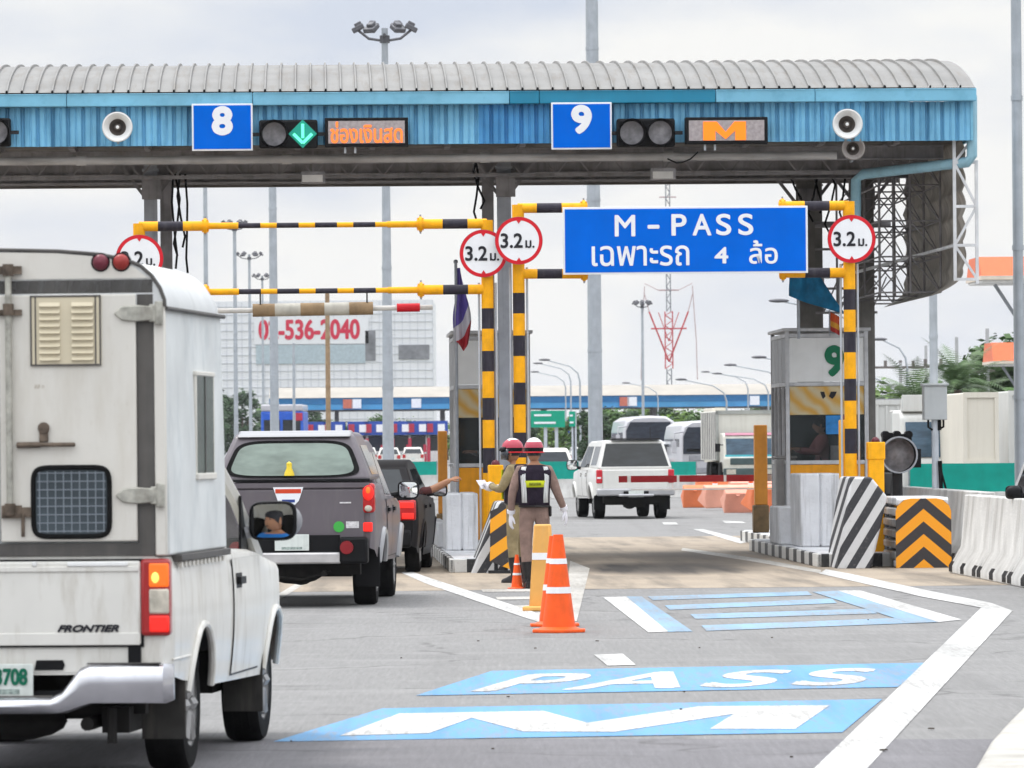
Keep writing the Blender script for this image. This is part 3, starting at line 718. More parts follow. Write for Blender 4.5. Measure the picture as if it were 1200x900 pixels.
def booth(px0, px1, lab, num, glab):
    d0, dep = 5.0, 2.7
    a, b_ = Lp(px0, 500, d0), Lp(px1, 500, d0); wd = b_.x - a.x
    r = pz('tollbooth', lab, 'tollbooth', (a.x + b_.x) / 2, d0, .185)
    zz = lambda py: Lp(600, py, d0).z - .185
    h = wd / 2; zt = zz(391); z1 = zz(396); z2 = zz(447); z3 = zz(453); z4 = zz(489); z5 = zz(545)
    q = MB()
    for x in (-h + .03, h - .03):
        for y in (.03, dep - .03): q.bx(x - .03, x + .03, y - .03, y + .03, 0, zt)
    for z in (z1, z3, z5, .04):
        for y in (.03, dep - .03): q.bx(-h + .06, h - .06, y - .028, y + .028, z - .03, z + .03)
        for x in (-h + .03, h - .03): q.bx(x - .028, x + .028, .06, dep - .06, z - .03, z + .03)
    for x in (-h + .03,):
        for y in (.8, 1.5, 2.1): q.bx(x - .025, x + .025, y - .025, y + .025, 0, z1 - .03)
    q.build('frame', BFR, r, bevel=.008)
    MB().bx(-h + .065, h - .065, .02, .05, z3 + .035, z1 - .035).build('sign_board', BWH, r)
    if num: text(num, .5, SIGNG, 'numeral', r, (.115, .008, (z1 + z3) / 2 - .02), bold=.028, fit=(.24, .42))
    MB().bx(-h + .065, h - .065, .025, .05, z4, z3 - .035).build('poster', GOLD, r)
    MB().bx(-h + .065, h - .065, .02, .05, .08, z5 - .035).build('front_panel', BOR, r)
    pm_ = M('booth_grey_panel', (.36, .37, .39), .5, var=.1, streak=.3)
    MB().bx(-h + .065, h - .065, dep - .05, dep - .02, .08, z5 - .035).build('back_panel', pm_, r)
    for x in (-h + .01, h - .05):
        for za, zb_ in ((.08, z5 - .035), (z3 + .035, z1 - .035)): MB().bx(x, x + .04, .08, dep - .08, za, zb_).build('side_panel', pm_, r)
    MB().bx(-h - .04, h + .04, -.05, dep + .05, zt, zt + .05).build('roof', BFR, r, bevel=.01)
    MB().bx(-h + .06, h - .06, .06, dep - .06, z3 - .02, z3).build('inner_ceiling', BFR, r)
    MB().bx(-h + .06, h - .06, .06, dep - .06, .0, .03).build('inner_floor', BFR, r)
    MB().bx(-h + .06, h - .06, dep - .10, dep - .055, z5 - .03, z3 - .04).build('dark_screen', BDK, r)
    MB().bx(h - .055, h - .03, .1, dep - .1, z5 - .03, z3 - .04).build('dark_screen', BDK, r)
    MB().bx(-h + .065, h - .065, .03, .038, z5 + .03, z4 - .004).build('window', GLS, r)
    MB().bx(-h - .05, -h + .3, .9, 1.7, z5 - .02, z5 + .02).build('counter', BFR, r)
    MB().bx(.1, .4, .3, .6, z5, z5 + .25).build('cash_register', BFR, r)
    return r, z5
b8, zc = booth(532, 622, 'grey-framed tollbooth with orange base behind the two policemen', None, '')
b9, zc = booth(921, 1018, 'grey-framed tollbooth with a green 9 on its white board', '9', '')
# poster writing on booth 9
MB().prism([(-.13, .05), (-.07, .05), (-.05, -.02), (-.09, -.06), (-.11, -.02)], 'y', -.004, 0).prism([(.0, -.02), (.03, .05), (.12, .05), (.09, -.02), (.05, -.06)], 'y', -.004, 0).build('emblem', SIGNK, b9, loc=(0.03, .022, Lp(600, 466, 5).z - .185), smooth=0)
MB().bx(-.05, .30, -.02, .01, 0, .28).build('notice', M('cyan_notice', (.03, .22, .55), .5, var=.3, vs=9), b9, loc=(.03, .015, Lp(600, 512, 5).z - .185))
# grey concrete blocks guarding the booths
def guard(px0, px1, py0, py1, d0, d1, lab, cut=None):
    a, b_ = Lp(px0, py0, d0), Lp(px1, py0, d0); z = Lp((px0 + px1) / 2, py0, d0).z
    r = MB(); wd = b_.x - a.x
    n = max(1, round(wd / .24))
    for i in range(n):
        xa, xb = -wd / 2 + wd * i / n + (.008 if i else 0), -wd / 2 + wd * (i + 1) / n - (.008 if i < n - 1 else 0)
        r.prism([(xa, 0), (xa, z - .185), (xb, z - .185), (xb, 0)], 'y', 0, d1 - d0)
    r.bx(-wd / 2 + .02, wd / 2 - .02, .03, d1 - d0 - .03, .02, z - .22)
    o = r.build('concrete_block', CONC, loc=W((a.x + b_.x) / 2, d0, .186), rz=TH, bevel=.025)
    return tag(o, lab, 'concrete block', 'grey concrete blocks guarding the booths')
guard(522, 560, 578, 660, 1.0, 3.0, 'grey concrete block left of the policemen, before the orange booth')
guard(512, 524, 612, 660, 3.4, 7.5, 'low pale concrete block at the foot of the brown post in lane 8')
guard(937, 985, 555, 660, 1.2, 2.8, 'tall grey concrete block before the tollbooth with the green 9')
guard(912, 938, 594, 650, 3.2, 4.8, 'lower grey concrete block stepping down towards the boom gate')
def cabinet(px0, px1, py0, py1, d, dep, m, name, lab, cat):
    a, b_ = Lp(px0, py1, d), Lp(px1, py0, d)
    r = pz(name, lab, cat, (a.x + b_.x) / 2, d, 0)
    return r, b_.x - a.x, a.z, b_.z
# boom gates
BROWN = M('brown_orange_post', (.42, .17, .02), .55, var=.15, vs=5, streak=.3, sc_=(.12, .06, .02)); BDARK = M('rusty_dark_base', (.10, .065, .03), .7, var=.4, vs=6)
DB = 14.0
def gate_post(px0, px1, pyt, pym, pyb, lab):
    a, b_ = Lp(px0, pyt, DB), Lp(px1, pyt, DB); wd = b_.x - a.x
    r = pz('barrier_post', lab, 'barrier post', (a.x + b_.x) / 2, DB, .186, 'brown posts of the boom gates')
    zt, zm = a.z - .186, Lp(px0, pym, DB).z - .186
    MB().bx(-wd / 2, wd / 2, 0, .2, zm, zt).build('post', BROWN, r, bevel=.015)
    MB().bx(-wd / 2 - .03, wd / 2 + .02, -.03, .24, 0, zm).build('base', BDARK, r, bevel=.02)
    return r
gate_post(513, 524, 505, 602, 650, 'brown-orange square post in front of lane 8 booth window')
gate_post(884, 899, 498, 592, 640, 'brown-orange square post with dark base at the lane 9 boom')
c = Lp(908, 560, 14.6)
r = pz('boom_gate', 'red and white lane 9 boom lowered behind the white double-cab pickup', 'boom gate', c.x, 14.6, .186)
L = c.x - Lp(725, 560, 14.6).x; z = c.z - .186
q = MB(); t = .25; q.mat(1).bx(-.25, 0, -.03, .03, z - .05, z + .05)
for k, (p0, p1) in enumerate(((905, 851), (851, 848), (848, 796), (796, 793), (793, 739), (739, 735), (735, 725))):
    xa, xb = Lp(p0, 560, 14.6).x - c.x, Lp(p1, 560, 14.6).x - c.x
    q.mat(k % 2).bx(xb, xa, -.03, .03, z - .055, z + .055)
q.mat(1).bx(-L + .2, 0, -.012, .012, z - .19, z - .165)
q.build('boom', [M('boom_red', (.30, .018, .022), .45, var=.1), M('boom_white', (.70, .69, .66), .45)], r)
q = MB(); q.bx(.0, .42, -.2, .25, 0, z - .12).prism([(.0, z - .12), (.42, z - .12), (.36, z + .12), (.06, z + .12)], 'y', -.2, .25)
q.build('housing', M('boom_housing', (.23, .22, .21), .5, var=.2, streak=.3), r, bevel=.02)
MB().bx(-.06, .0, -.26, -.22, .1, z + .55).build('yellow_strut', YEL, r)
c = Lp(919, 545, 6.0)
q = MB(); q.bx(-.15, .15, -.15, .15, -.42, .42).bx(-.17, .17, -.17, .17, .42, .46)
tag(q.build('switch_box', M('switch_box_grey', (.36, .35, .34), .5, streak=.3), loc=W(c.x - .02, 5.6, c.z - .32), rz=TH, bevel=.012), 'small grey box on the lower concrete block near the boom', 'switch box')

# ================================================================== lane 9 nose equipment
ZEB = stripes('zebra_black_white', (.60, .60, .60), (.035, .035, .04), 1.0, -.3, -.62, .25, .5, rough=.7, wear=.4)
def wedge(poly, d, dep, lab):
    c = Lp(poly[0][0], poly[0][1], d)
    pts = [(Lp(x, y, d).x - c.x, Lp(x, y, d).z - .01) for x, y in poly]
    o = MB().prism(pts, 'y', 0, dep).build('concrete_wedge', ZEB, loc=W(c.x, d, .01), rz=TH, bevel=.03)
    return tag(o, lab, 'concrete wedge', 'black and white striped wedges at the island noses')
wedge([(981, 668), (997, 559), (1021, 559), (1040, 582), (1021, 668)], -4.4, 1.6, 'concrete wedge with slanted black and white stripes beside the chevron cushion')
wedge([(548, 684), (583, 588), (596, 588), (602, 684)], -5.0, 1.6, 'grimy striped concrete wedge behind the policeman who holds paper')
# chevron-faced crash cushion
CHEV = stripes('chevron_orange_black', (.86, .33, .004), (.03, .026, .028), .85, 0, 1.0, .335, .5, absx=True, off=.15, wear=.06)
a, b_ = Lp(1050, 668, -4.4), Lp(1115, 668, -4.4); wd = b_.x - a.x; zt = Lp(1080, 584, -4.4).z; z0 = Lp(1080, 667, -4.4).z
r = pz('crash_cushion', 'crash cushion with rounded orange and black chevron face and grey ribs', 'crash cushion', (a.x + b_.x) / 2, -4.4, 0)
h = wd / 2
face = [(-h, z0)] + [(h, z0)] + [(h, zt - .17), (h - .03, zt - .09), (h - .11, zt - .02), (h - .2, zt), (-h + .2, zt), (-h + .11, zt - .02), (-h + .03, zt - .09), (-h, zt - .17)]
MB().prism(face, 'y', -.03, 0).build('chevron_panel', CHEV, r)
q = MB()
for k in range(6):
    z = .16 + k * .145
    q.prism([(.02, z - .055), (.02, z + .03), (.08, z + .055), (2.2, z + .055), (2.2, z - .03)], 'x', -h + .02, h - .03)
q.build('ribs', M('cushion_grey', (.72, .73, .74), .5, .2, var=.15, streak=.45), r, bevel=.015)
MB().bx(-h + .14, h - .10, .03, 2.2, .10, zt - .10).build('core', DARKM, r)
q = MB()
for y in (.03, .5, 1.0, 1.5, 2.0): q.bx(-h + .05, h - .05, y, y + .08, 0, .10)
q.bx(-h - .02, -h + .1, .0, .2, .02, .1).bx(h - .1, h + .06, -.02, .2, .02, .09)
q.build('skid', STEEL, r, bevel=.01)
MB().prism([(.0, zt - .10), (.5, zt - .02), (.5, zt - .11)], 'x', -h + .04, h - .2).build('top_plate', YEL, r)
# yellow post beside the gantry post, bollard, signal head, control cabinet
def sqpost(px0, px1, pyt, d, lab, cap=False):
    a, b_ = Lp(px0, pyt, d), Lp(px1, pyt, d); wd = b_.x - a.x; z = a.z
    r = pz('yellow_post', lab, 'bollard', (a.x + b_.x) / 2, d, .1, 'plain yellow posts at the island noses')
    q = MB(); q.bx(-wd / 2, wd / 2, 0, wd, 0, z - .1)
    if cap: q.bx(-wd / 2 - .015, wd / 2 + .015, -.015, wd + .015, z - .34, z - .10)
    q.build('shaft', YEL, r, bevel=.015)
    MB().ell((0, wd / 2, z - .09), (.06, .06, .06), 10, 7).build('lamp', M('dark_lamp', (.12, .02, .03), .3), r)
    return r
sqpost(984, 1000, 492, -2.2, 'plain yellow square post against the striped gantry post at lane 9')
sqpost(1018, 1036, 518, -2.6, 'stout yellow bollard beside the big black signal lamp', True)
sqpost(572, 590, 545, -3.1, 'plain yellow square post between the booth and the policemen')
c = Lp(1052, 533, -1.2)
r = pz('signal_lamp', 'big round black signal lamp on a short stem by the yellow bollard', 'signal lamp', c.x, -1.2, 0)
MB().lathe([(.25, -.22), (.23, -.04), (.23, .0), (.25, .02), (.25, .18), (.12, .26)], (0, 0, c.z), 'y', 28, caps=False).lathe([(.0, .26), (.12, .26)], (0, 0, c.z), 'y', 20, caps=False).bx(-.2, .2, .02, .24, c.z + .1, c.z + .29).bx(.22, .33, .04, .2, c.z - .18, c.z + .08).build('housing', BLACK, r)
MB().lathe([(.0, -.06), (.12, -.045), (.19, .0), (.23, .0)], (0, 0, c.z), 'y', 28, caps=False).build('lens', LENS, r)
MB().lathe([(.235, -.225), (.258, -.225), (.258, -.20), (.235, -.20), (.235, -.225)], (0, 0, c.z), 'y', 28, caps=False).build('rim', STEEL, r)
q = MB()
for x in (-.16, 0, .16): q.tube([(x, .0, c.z + .28), (x, .22, c.z + .28)], .055, 10)
q.build('visor', BLACK, r)
MB().tube([(0, .1, 0), (0, .1, c.z - .2)], .075, 10).bx(-.17, .17, -.05, .25, 0, .9).build('stem', DARKM, r)
c = Lp(1097, 520, 1.8)
r = pz('control_cabinet', 'light grey control cabinet raised on a thin post behind the chevron', 'cabinet', c.x, 1.8, 0)
s_ = 79.8 / 6500
z0, z1 = Lp(1097, 492, 1.8).z, Lp(1097, 452, 1.8).z
MB().bx(-.165, .165, 0, .3, z0, z1).bx(-.19, .19, -.03, .33, z1, z1 + .035).build('box', M('cabinet_grey', (.46, .48, .48), .45, var=.05, streak=.12), r, bevel=.01)
MB().tube([(0, .12, .0), (0, .12, z0)], .05, 12).build('post', LSTEEL, r)
q = MB(); q.tube([(-.1, .1, z0), (-.1, .1, z0 - .1), (-.05, .1, z0 - .14), (.05, .1, z0 - .14), (.12, .1, z0 - .1), (.12, .1, z0)], .016, 6); q.tube([(.06, .1, z0), (.06, .1, z0 - .15)], .03, 6)
q.tube([(.05, .05, 1.35), (.14, .05, 1.0), (.24, .05, .75)], .016, 6); q.tube([(.06, .05, 1.4), (.08, .05, .7)], .03, 6)
q.build('cable', RUBBER, r)
# concrete barrier running back along the right of lane 9
def jersey(l, d, L, m, lab, z=1.0, ang=0, slots=True, grp='white concrete road barriers'):
    r = pz('concrete_barrier', lab, 'road barrier', l, d, 0, grp)
    if ang: r.rotation_euler = (0, 0, TH + ang)
    pr = [(-.30, 0), (-.30, .1), (-.16, .34), (-.10, z), (.10, z), (.16, .34), (.30, .1), (.30, 0)]
    MB().prism(pr, 'y', 0.004, L - .004).build('body', m, r, bevel=.015)
    if slots:
        y = .25
        while y < L - .2:
            MB().prism([(-.303, .02), (-.303, .1), (-.225, .222), (-.2, .222), (-.2, .02)], 'y', y, y + .36).build('drain_slot', BLACK, r); y += 1.25
    return r
for i in range(5):
    jersey(5.62, -10.4 - i * 3, 3.0, CONCW, ['streaked white barrier section touching the chevron cushion', 'white barrier section second from the chevron cushion, cut by the frame', 'white barrier section third from the chevron cushion', 'white barrier section fourth from the chevron cushion', 'white barrier section farthest from the chevron cushion'][i])
jersey(6.2, -4.2, 10, CONCW, 'white barrier section beside the lane 9 island')
# green screens on white barriers further back
def screen_wall(px0, px1, py0, py1, Y, lab, base=True, name='screen_fence'):
    a, b_ = P(px0, py1, Y), P(px1, py1, Y); zt = P((px0 + px1) / 2, py0, Y).z; zb = max(.3, a.z)
    r = thing(name, lab, 'fence', (a.x, Y, 0), 0, 'teal screens on concrete barriers'); L = b_.x - a.x
    n = max(1, int(L / 1.2))
    for i in range(n): MB().bx(L * i / n + .012, L * (i + 1) / n - .012, .0, .04, zb, zt).build('screen_panel', TEAL, r)
    MB().prism([(-.3, 0), (-.12, .4), (-.1, zb), (.14, zb), (.16, .4), (.34, 0)], 'x', -.3, L + .3).build('barrier_base', CONCW, r, bevel=.01)
    for i in range(n + 1): MB().bx(L * i / n - .02, L * i / n + .02, .045, .085, zb, zt + .02).build('stanchion', STEEL, r)
screen_wall(1066, 1198, 543, 577, 96, 'teal screen fence on a white barrier below the container trucks')
screen_wall(468, 512, 541, 557, 172, 'teal screen beyond the dark car in lane 8')
screen_wall(600, 678, 541, 562, 172, 'teal screen behind the policemen, left of the white pickup')
screen_wall(786, 816, 541, 557, 172, 'teal screen between the two white coaches')

# ================================================================== cones, posts, flags
def cone(px, py, h, lab, mat=ORANGE, sc_=1.0, grp='orange traffic cones', Y=None):
    p = G(px, py) if Y is None else P(px, py, Y)
    r = thing('traffic_cone', lab, 'traffic cone', p, random.uniform(-.3, .3), grp)
    k = h
    MB().lathe([(.225 * k, .035 * k), (.17 * k, .06 * k), (.055 * k, .96 * k), (.05 * k, 1.0 * k), (.03 * k, 1.0 * k)], (0, 0, 0), 'z', 24, caps=False).build('body', mat, r)
    q = MB()
    q.prism([(.29 * k * cos(a * pi / 4 + pi / 8), .29 * k * sin(a * pi / 4 + pi / 8)) for a in range(8)], 'z', 0, .035 * k)
    q.build('base', mat, r, bevel=.008)
    f = lambda z: .17 + (.055 - .17) * (z - .06) / .90
    q = MB()
    for z0, z1 in ((.40, .465), (.70, .755)):
        q.lathe([(f(z0) * k + .003, z0 * k), (f(z1) * k + .003, z1 * k)], (0, 0, 0), 'z', 24, caps=False)
    q.build('reflective_band', REFL, r)
    return r
cone(655, 741, .88, 'bright orange traffic cone with two white bands standing nearest on the road')
cone(650, 734, .84, 'orange traffic cone mostly hidden behind the nearest one')
cone(606, 690, .40, 'small orange cone behind the boots of the policemen')
FADE = M('faded_yellow_plastic', (.74, .38, .10), .55, var=.12, streak=.35, sc_=(.5, .38, .22), vs=3)
p = G(634, 716)
r = thing('delineator_post', 'faded yellow plastic panel standing behind the orange cones', 'delineator', p, radians(-12))
MB().prism([(-.13, 0), (.13, 0), (.10, .88), (-.07, .88)], 'y', 0, .09).build('panel', FADE, r, bevel=.02)
MB().bx(-.17, .18, -.12, .22, 0, .05).build('foot', FADE, r, bevel=.015)
q = MB()
for z in (.52,): q.bx(-.088, .108, -.004, 0, z, z + .07)
q.build('reflective_band', REFL, r)
# narrow chevron board at island 8
CH2 = stripes('board_orange_black', (.86, .36, .006), (.03, .026, .028), .7, 0, -1.0, .36, .5, off=.2, wear=.15)
c = Lp(586, 676, -5.3)
r = pz('marker_board', 'leaning board with slanted orange and black stripes beside the policemen', 'marker board', c.x, -5.3, 0)
MB().prism([(-.13, .16), (.17, .04), (.13, .93), (-.12, .82)], 'y', 0, .03).build('panel', CH2, r)
MB().bar((-.05, .05, 0), (-.05, .05, .8), .05).bar((.08, .05, 0), (.08, .05, .8), .05).bx(-.15, .18, -.05, .2, 0, .04).build('stand', DARKM, r)
# flags
def flagmat(name, bands, axis=0):
    m, nt, N, L, b = nodes(name)
    x = coords(nt, 'UV')[axis]
    rp = N.new('ShaderNodeValToRGB'); rp.color_ramp.interpolation = 'CONSTANT'
    e = rp.color_ramp.elements
    while len(e) < len(bands): e.new(.5)
    for i, (p_, c_) in enumerate(bands): e[i].position = p_; e[i].color = (*c_, 1)
    L.new(x, rp.inputs[0]); L.new(rp.outputs[0], b.inputs['Base Color']); b.inputs['Roughness'].default_value = .8
    return m
def cloth(rows, name, mat, parent):
    q = MB().grid(rows); o = q.build(name, mat, parent, smooth=80, recalc=False)
    uv = o.data.uv_layers.new(name='UVMap'); n, m_ = len(rows), len(rows[0])
    for pl in o.data.polygons:
        for li in pl.loop_indices:
            vi = o.data.loops[li].vertex_index
            uv.data[li].uv = ((vi % m_) / (m_ - 1) * .999, (vi // m_) / (n - 1) * .999)
    md = o.modifiers.new('thick', 'SOLIDIFY'); md.thickness = .006
    return o
c = Lp(536.5, 590, 3.4); zt = Lp(536, 308, 3.4).z
r = pz('flag', 'limp red, white and blue Thai flag hanging from a pole at lane 8', 'flag', c.x, 3.4, .185)
MB().tube([(0, 0, 0), (0, 0, zt - .185)], .022, 8).ell((0, 0, zt - .17), (.035, .035, .035), 8, 6).build('flagpole', STEEL, r)
rows = []
for i in range(25):
    t = i / 24; row = []
    for j in range(17):
        s = j / 16                                         # across the stripes; the cloth hangs gathered
        wdt = .03 + .19 * sin(min(1, t * 1.25 + .06) * pi / 2)
        x = .01 + wdt * s - .05 * t + .02 * sin(7 * t + 3 * s)
        y = .05 * sin(s * 11 + t * 2.5) * (.3 + t)
        z = zt - .26 - t * (1.08 + .28 * (0.5 - abs(s - .62)))
        row.append((x, y, z))
    rows.append(row)
TF = flagmat('thai_flag', [(0, (.10, .07, .30)), (.42, (.10, .07, .32)), (.60, (.55, .53, .58)), (.76, (.42, .02, .03))], 1)
m_, nt_, N_, L_, b_ = TF, TF.node_tree, TF.node_tree.nodes, TF.node_tree.links, TF.node_tree.nodes['Principled BSDF']
x_, y_, z_ = coords(nt_, 'UV'); rp_ = [n for n in N_ if n.type == 'VALTORGB'][0]
L_.new(math_(nt_, 'ADD', math_(nt_, 'MULTIPLY', y_, .82), math_(nt_, 'MULTIPLY', math_(nt_, 'SUBTRACT', x_, .3), .30)), rp_.inputs[0])
cloth(rows, 'cloth', TF, r)
c = Lp(936, 400, 3.0); zt = Lp(936, 318, 3.0).z
r = pz('flag', 'dark cyan cloth flag sagging from a pole by the tollbooth roof', 'flag', c.x, 3.0, 3.2)
MB().tube([(0, 0, 0), (0, 0, zt - 3.2)], .022, 8).tube([(-.1, 0, zt - 3.24), (.45, 0, zt - 3.3)], .015, 6).build('flagpole', STEEL, r)
rows = []
for i in range(15):
    t = i / 14; row = []
    for j in range(19):
        s = j / 18
        x = -.13 + .43 * s + t * (.02 + .36 * s ** 1.5) - .03 * (1 - s) * t
        z = zt - 3.24 - t * (.32 + .25 * s) - .02 * s
        row.append((x, -.06 + .05 * sin(s * 13 + t * 3), z))
    rows.append(row)
cloth(rows, 'cloth', M('cyan_cloth', (.005, .12, .24), .8, var=.35, vs=6), r)
c = Lp(977, 390, 4.6)
r = pz('flag', 'small folded orange and red flag on the tollbooth roof', 'flag', c.x, 4.6, c.z)
MB().tube([(-.06, 0, -.05), (-.06, 0, .34)], .012, 6).build('flagpole', STEEL, r)
cloth([[(-.06 + .15 * j / 8, .03 * sin(j * 1.1), .32 - i * .04 - .01 * j) for j in range(9)] for i in range(8)], 'cloth', flagmat('orange_flag', [(0, (.7, .10, .02)), (.45, (.75, .35, .03)), (.75, (.5, .04, .03))], 1), r)
# ================================================================== vehicles
def carpaint(name, c, streak=.2, dirt=(.22, .19, .14), rough=.35, coat=.5, var=.05, metal=0, spec=.28):
    return M(name, c, rough, metal, var=var, vs=2.5, streak=streak, sc_=dirt, coat=coat, sscale=(4, 4, .8), bump=.12, bs=2.2, spec=spec)
GLD = glass('dark_car_glass', (.018, .022, .025)); GLG = glass('greenish_car_glass', (.16, .20, .17), .06)
RED = M('red_lens', (.45, .012, .012), .2, var=.1, coat=.5); REDL = E('brake_light', (1.0, .02, .01), .55); AMBL = E('amber_light', (1.0, .16, .01), .75)
CLR = M('clear_lens', (.50, .46, .38), .2, var=.25, vs=20, coat=.5)
RIM = M('wheel_rim', (.30, .295, .29), .6, .15, var=.2, vs=12, streak=.3); PLATE = M('number_plate', (.66, .70, .66), .5, var=.06, vs=12, streak=.2)
PGRN = M('plate_green', (.0, .13, .07), .5); INK = M('dark_ink', (.02, .02, .025), .5); MIRR = M('mirror_glass', (.9, .92, .92), .02, 1, var=0)
UND = M('underbody', (.010, .009, .008), .85, var=.4, vs=9)
MUD = M('dusty_rubber', (.04, .038, .035), .9, var=.3, vs=6, streak=.5, sc_=(.17, .15, .13))
def lerp_tab(tab, y):
    if y <= tab[0][0]: return tab[0][1]
    for (a, va), (b, vb) in zip(tab, tab[1:]):
        if y <= b: return va + (vb - va) * (y - a) / (b - a)
    return tab[-1][1]
class Car:
    """lower shell with wheel arches; y runs forward from the tail"""
    def __init__(s, **k):
        s.__dict__.update(k)
    def bulge(s, z):
        return 1 - s.bul * ((z - s.zmid) / .45) ** 2
    def x(s, y, z):
        return lerp_tab(s.wid, y) * s.bulge(z)
    def zbot(s, y):
        z = lerp_tab(s.sill, y)
        for yw in (s.ywr, s.ywf):
            d = abs(y - yw)
            if d < s.Ra: z = max(z, s.Rw + sqrt(s.Ra ** 2 - d * d))
        return z
    def shell(s, mat, root, name='body'):
        ys = {0, .02, .06}
        L = s.top[-1][0]
        k = 0
        while k < L: ys.add(round(k, 3)); k += .18
        for y, _ in s.top + s.wid + s.sill: ys.add(y)
        for yw in (s.ywr, s.ywf):
            for i in range(15):
                ys.add(yw + s.Ra * cos(pi * i / 14))
            ys.add(yw - s.Ra - .004); ys.add(yw + s.Ra + .004)
        ys = sorted(y for y in ys if 0 <= y <= L)
        rings = []
        for y in ys:
            zb, zt = s.zbot(y), lerp_tab(s.top, y); n = 9
            zb = min(zb, zt - .05)
            R = [(s.x(y, zb + (zt - zb) * i / n) - (.012 if i == n else 0), y, zb + (zt - zb) * i / n) for i in range(n + 1)]
            xt = R[-1][0]
            T_ = [(xt - .05, y, zt + .018), (xt * .5, y, zt + .032), (0, y, zt + .038)]
            half = R + T_
            rings.append(half + [(-x, y_, z) for x, y_, z in reversed(half[:-1])])
        MB().loft(rings, closed=False, c0=True, c1=True).build(name, mat, root, smooth=32)
        s.floor(root)
    def floor(s, root):
        L = s.top[-1][0]; q = MB(); w = s.wid[len(s.wid) // 2][1]
        q.bx(-w + .30, w - .30, .25, L - .25, s.sill[1][1] + .05, s.sill[1][1] + .28)
        for yw in (s.ywr, s.ywf):                         # closed wheel houses
            q.bx(-w + .31, w - .31, yw - s.Ra - .05, yw + s.Ra + .05, s.Rw - .05, s.Rw + s.Ra + .02)
            q.tube([(-w + .1, yw, s.Rw), (w - .1, yw, s.Rw)], .05, 8)
        q.ell((0, s.ywr, s.Rw), (.17, .16, .15), 12, 8)
        q.tube([(.3, .15, s.sill[1][1] + .02), (.3, 1.6, s.sill[1][1] + .02)], .04, 8)
        q.build('chassis', UND, root)
    def patch(s, y0, y1, z0, z1, off, side, ny=10, nz=8):
        q = MB()
        z0f = z0 if callable(z0) else (lambda y: z0); z1f = z1 if callable(z1) else (lambda y: z1)
        q.grid([[(side * (s.x(y0 + (y1 - y0) * i / ny, z0f(y0 + (y1 - y0) * i / ny) + (z1f(y0 + (y1 - y0) * i / ny) - z0f(y0 + (y1 - y0) * i / ny)) * j / nz) + off),
                  y0 + (y1 - y0) * i / ny, z0f(y0 + (y1 - y0) * i / ny) + (z1f(y0 + (y1 - y0) * i / ny) - z0f(y0 + (y1 - y0) * i / ny)) * j / nz) for j in range(nz + 1)] for i in range(ny + 1)])
        return q
    def door(s, y0, y1, z0, z1, mat, root, hz=None, hy=None, hmat=None):
        for sd in (1, -1):
            s.patch(y0 - .012, y1 + .012, z0 - .012, (z1 if not callable(z1) else z1), .003, sd).build('door_gap', BLACK, root, smooth=60)
            d = s.patch(y0, y1, z0, z1, .007, sd).build('door', mat, root, smooth=60)
            if hz:
                q = MB(); x = s.x(hy, hz)
                q.bx(sd * (x + .004), sd * (x + .035), hy, hy + .2, hz - .02, hz + .02)
                q.mat(1).bx(sd * (x + .003), sd * (x + .009), hy - .01, hy + .21, hz - .045, hz + .04)
                q.build('handle', [hmat or BLACK, BLACK], d, bevel=.008)
    def arches(s, mat, root, r=.035, name='wheel_arch'):
        for yw in (s.ywr, s.ywf):
            for sd in (1, -1):
                pts = []
                for i in range(17):
                    a0 = math.asin(max(.02, (s.sill[2][1] + .0 - s.Rw) / s.Ra)); a = a0 + (pi - 2 * a0) * i / 16
                    y = yw + (s.Ra + .005) * cos(a); z = s.Rw + (s.Ra + .005) * sin(a)
                    pts.append((sd * (s.x(y, z) + .004), y, z))
                MB().tube(pts, r, 8).build(name, mat, root)
    def wheels(s, root, wd=.21, rim=RIM, spokes=6):
        for yw in (s.ywr, s.ywf):
            for sd in (1, -1):
                xo = s.x(yw, s.Rw) - .02; c = (sd * (xo - wd / 2), yw, s.Rw); R = s.Rw; h = wd / 2
                q = MB().lathe([(R * .62, -h * .9), (R * .80, -h), (R * .95, -h * .95), (R * .995, -h * .72), (R, -h * .3), (R, h * .3), (R * .995, h * .72), (R * .95, h * .95), (R * .80, h), (R * .62, h * .9)], (0, 0, 0), 'x', 36, caps=False)
                for k in range(-1, 2):
                    q.lathe([(R * .999, k * h * .42 - .006), (R * 1.004, k * h * .42 - .004), (R * 1.004, k * h * .42 + .004), (R * .999, k * h * .42 + .006)], (0, 0, 0), 'x', 36, caps=False)
                o = q.build('wheel', RUBBER, root, loc=c)
                q = MB().lathe([(R * .64, sd * h * .92), (R * .60, sd * h * .70), (R * .56, sd * h * .25), (.0, sd * h * .2)], (0, 0, 0), 'x', 30, caps=False)
                q.lathe([(.055, sd * h * .2), (.048, sd * h * .76), (0, sd * h * .8)], (0, 0, 0), 'x', 14, caps=False)
                for k in range(spokes):
                    a = 2 * pi * k / spokes
                    q.tube([(sd * h * .7, .05 * cos(a), .05 * sin(a)), (sd * h * .70, R * .6 * cos(a), R * .6 * sin(a))], .034, 6)
                q.build('rim', rim, o)
    def cab(s, prof, wb, wt, zb, zt, mat, root, side, front, rear, name='cab', gm=GLD, bev=.03):
        """PROF (y,z) outline; SIDE lists of (y,z) windows; FRONT/REAR: edges (y,z)->(y,z) of the screens"""
        X = lambda z: wb + (wt - wb) * (z - zb) / (zt - zb)
        n = len(prof)
        vs = [(X(z), y, z) for y, z in prof] + [(-X(z), y, z) for y, z in prof]
        o = MB().add(vs, [list(range(n)), list(range(n, 2 * n))[::-1]] + [(i, n + i, n + (i + 1) % n, (i + 1) % n) for i in range(n)]).build(name, mat, root, bevel=bev, seg=3)
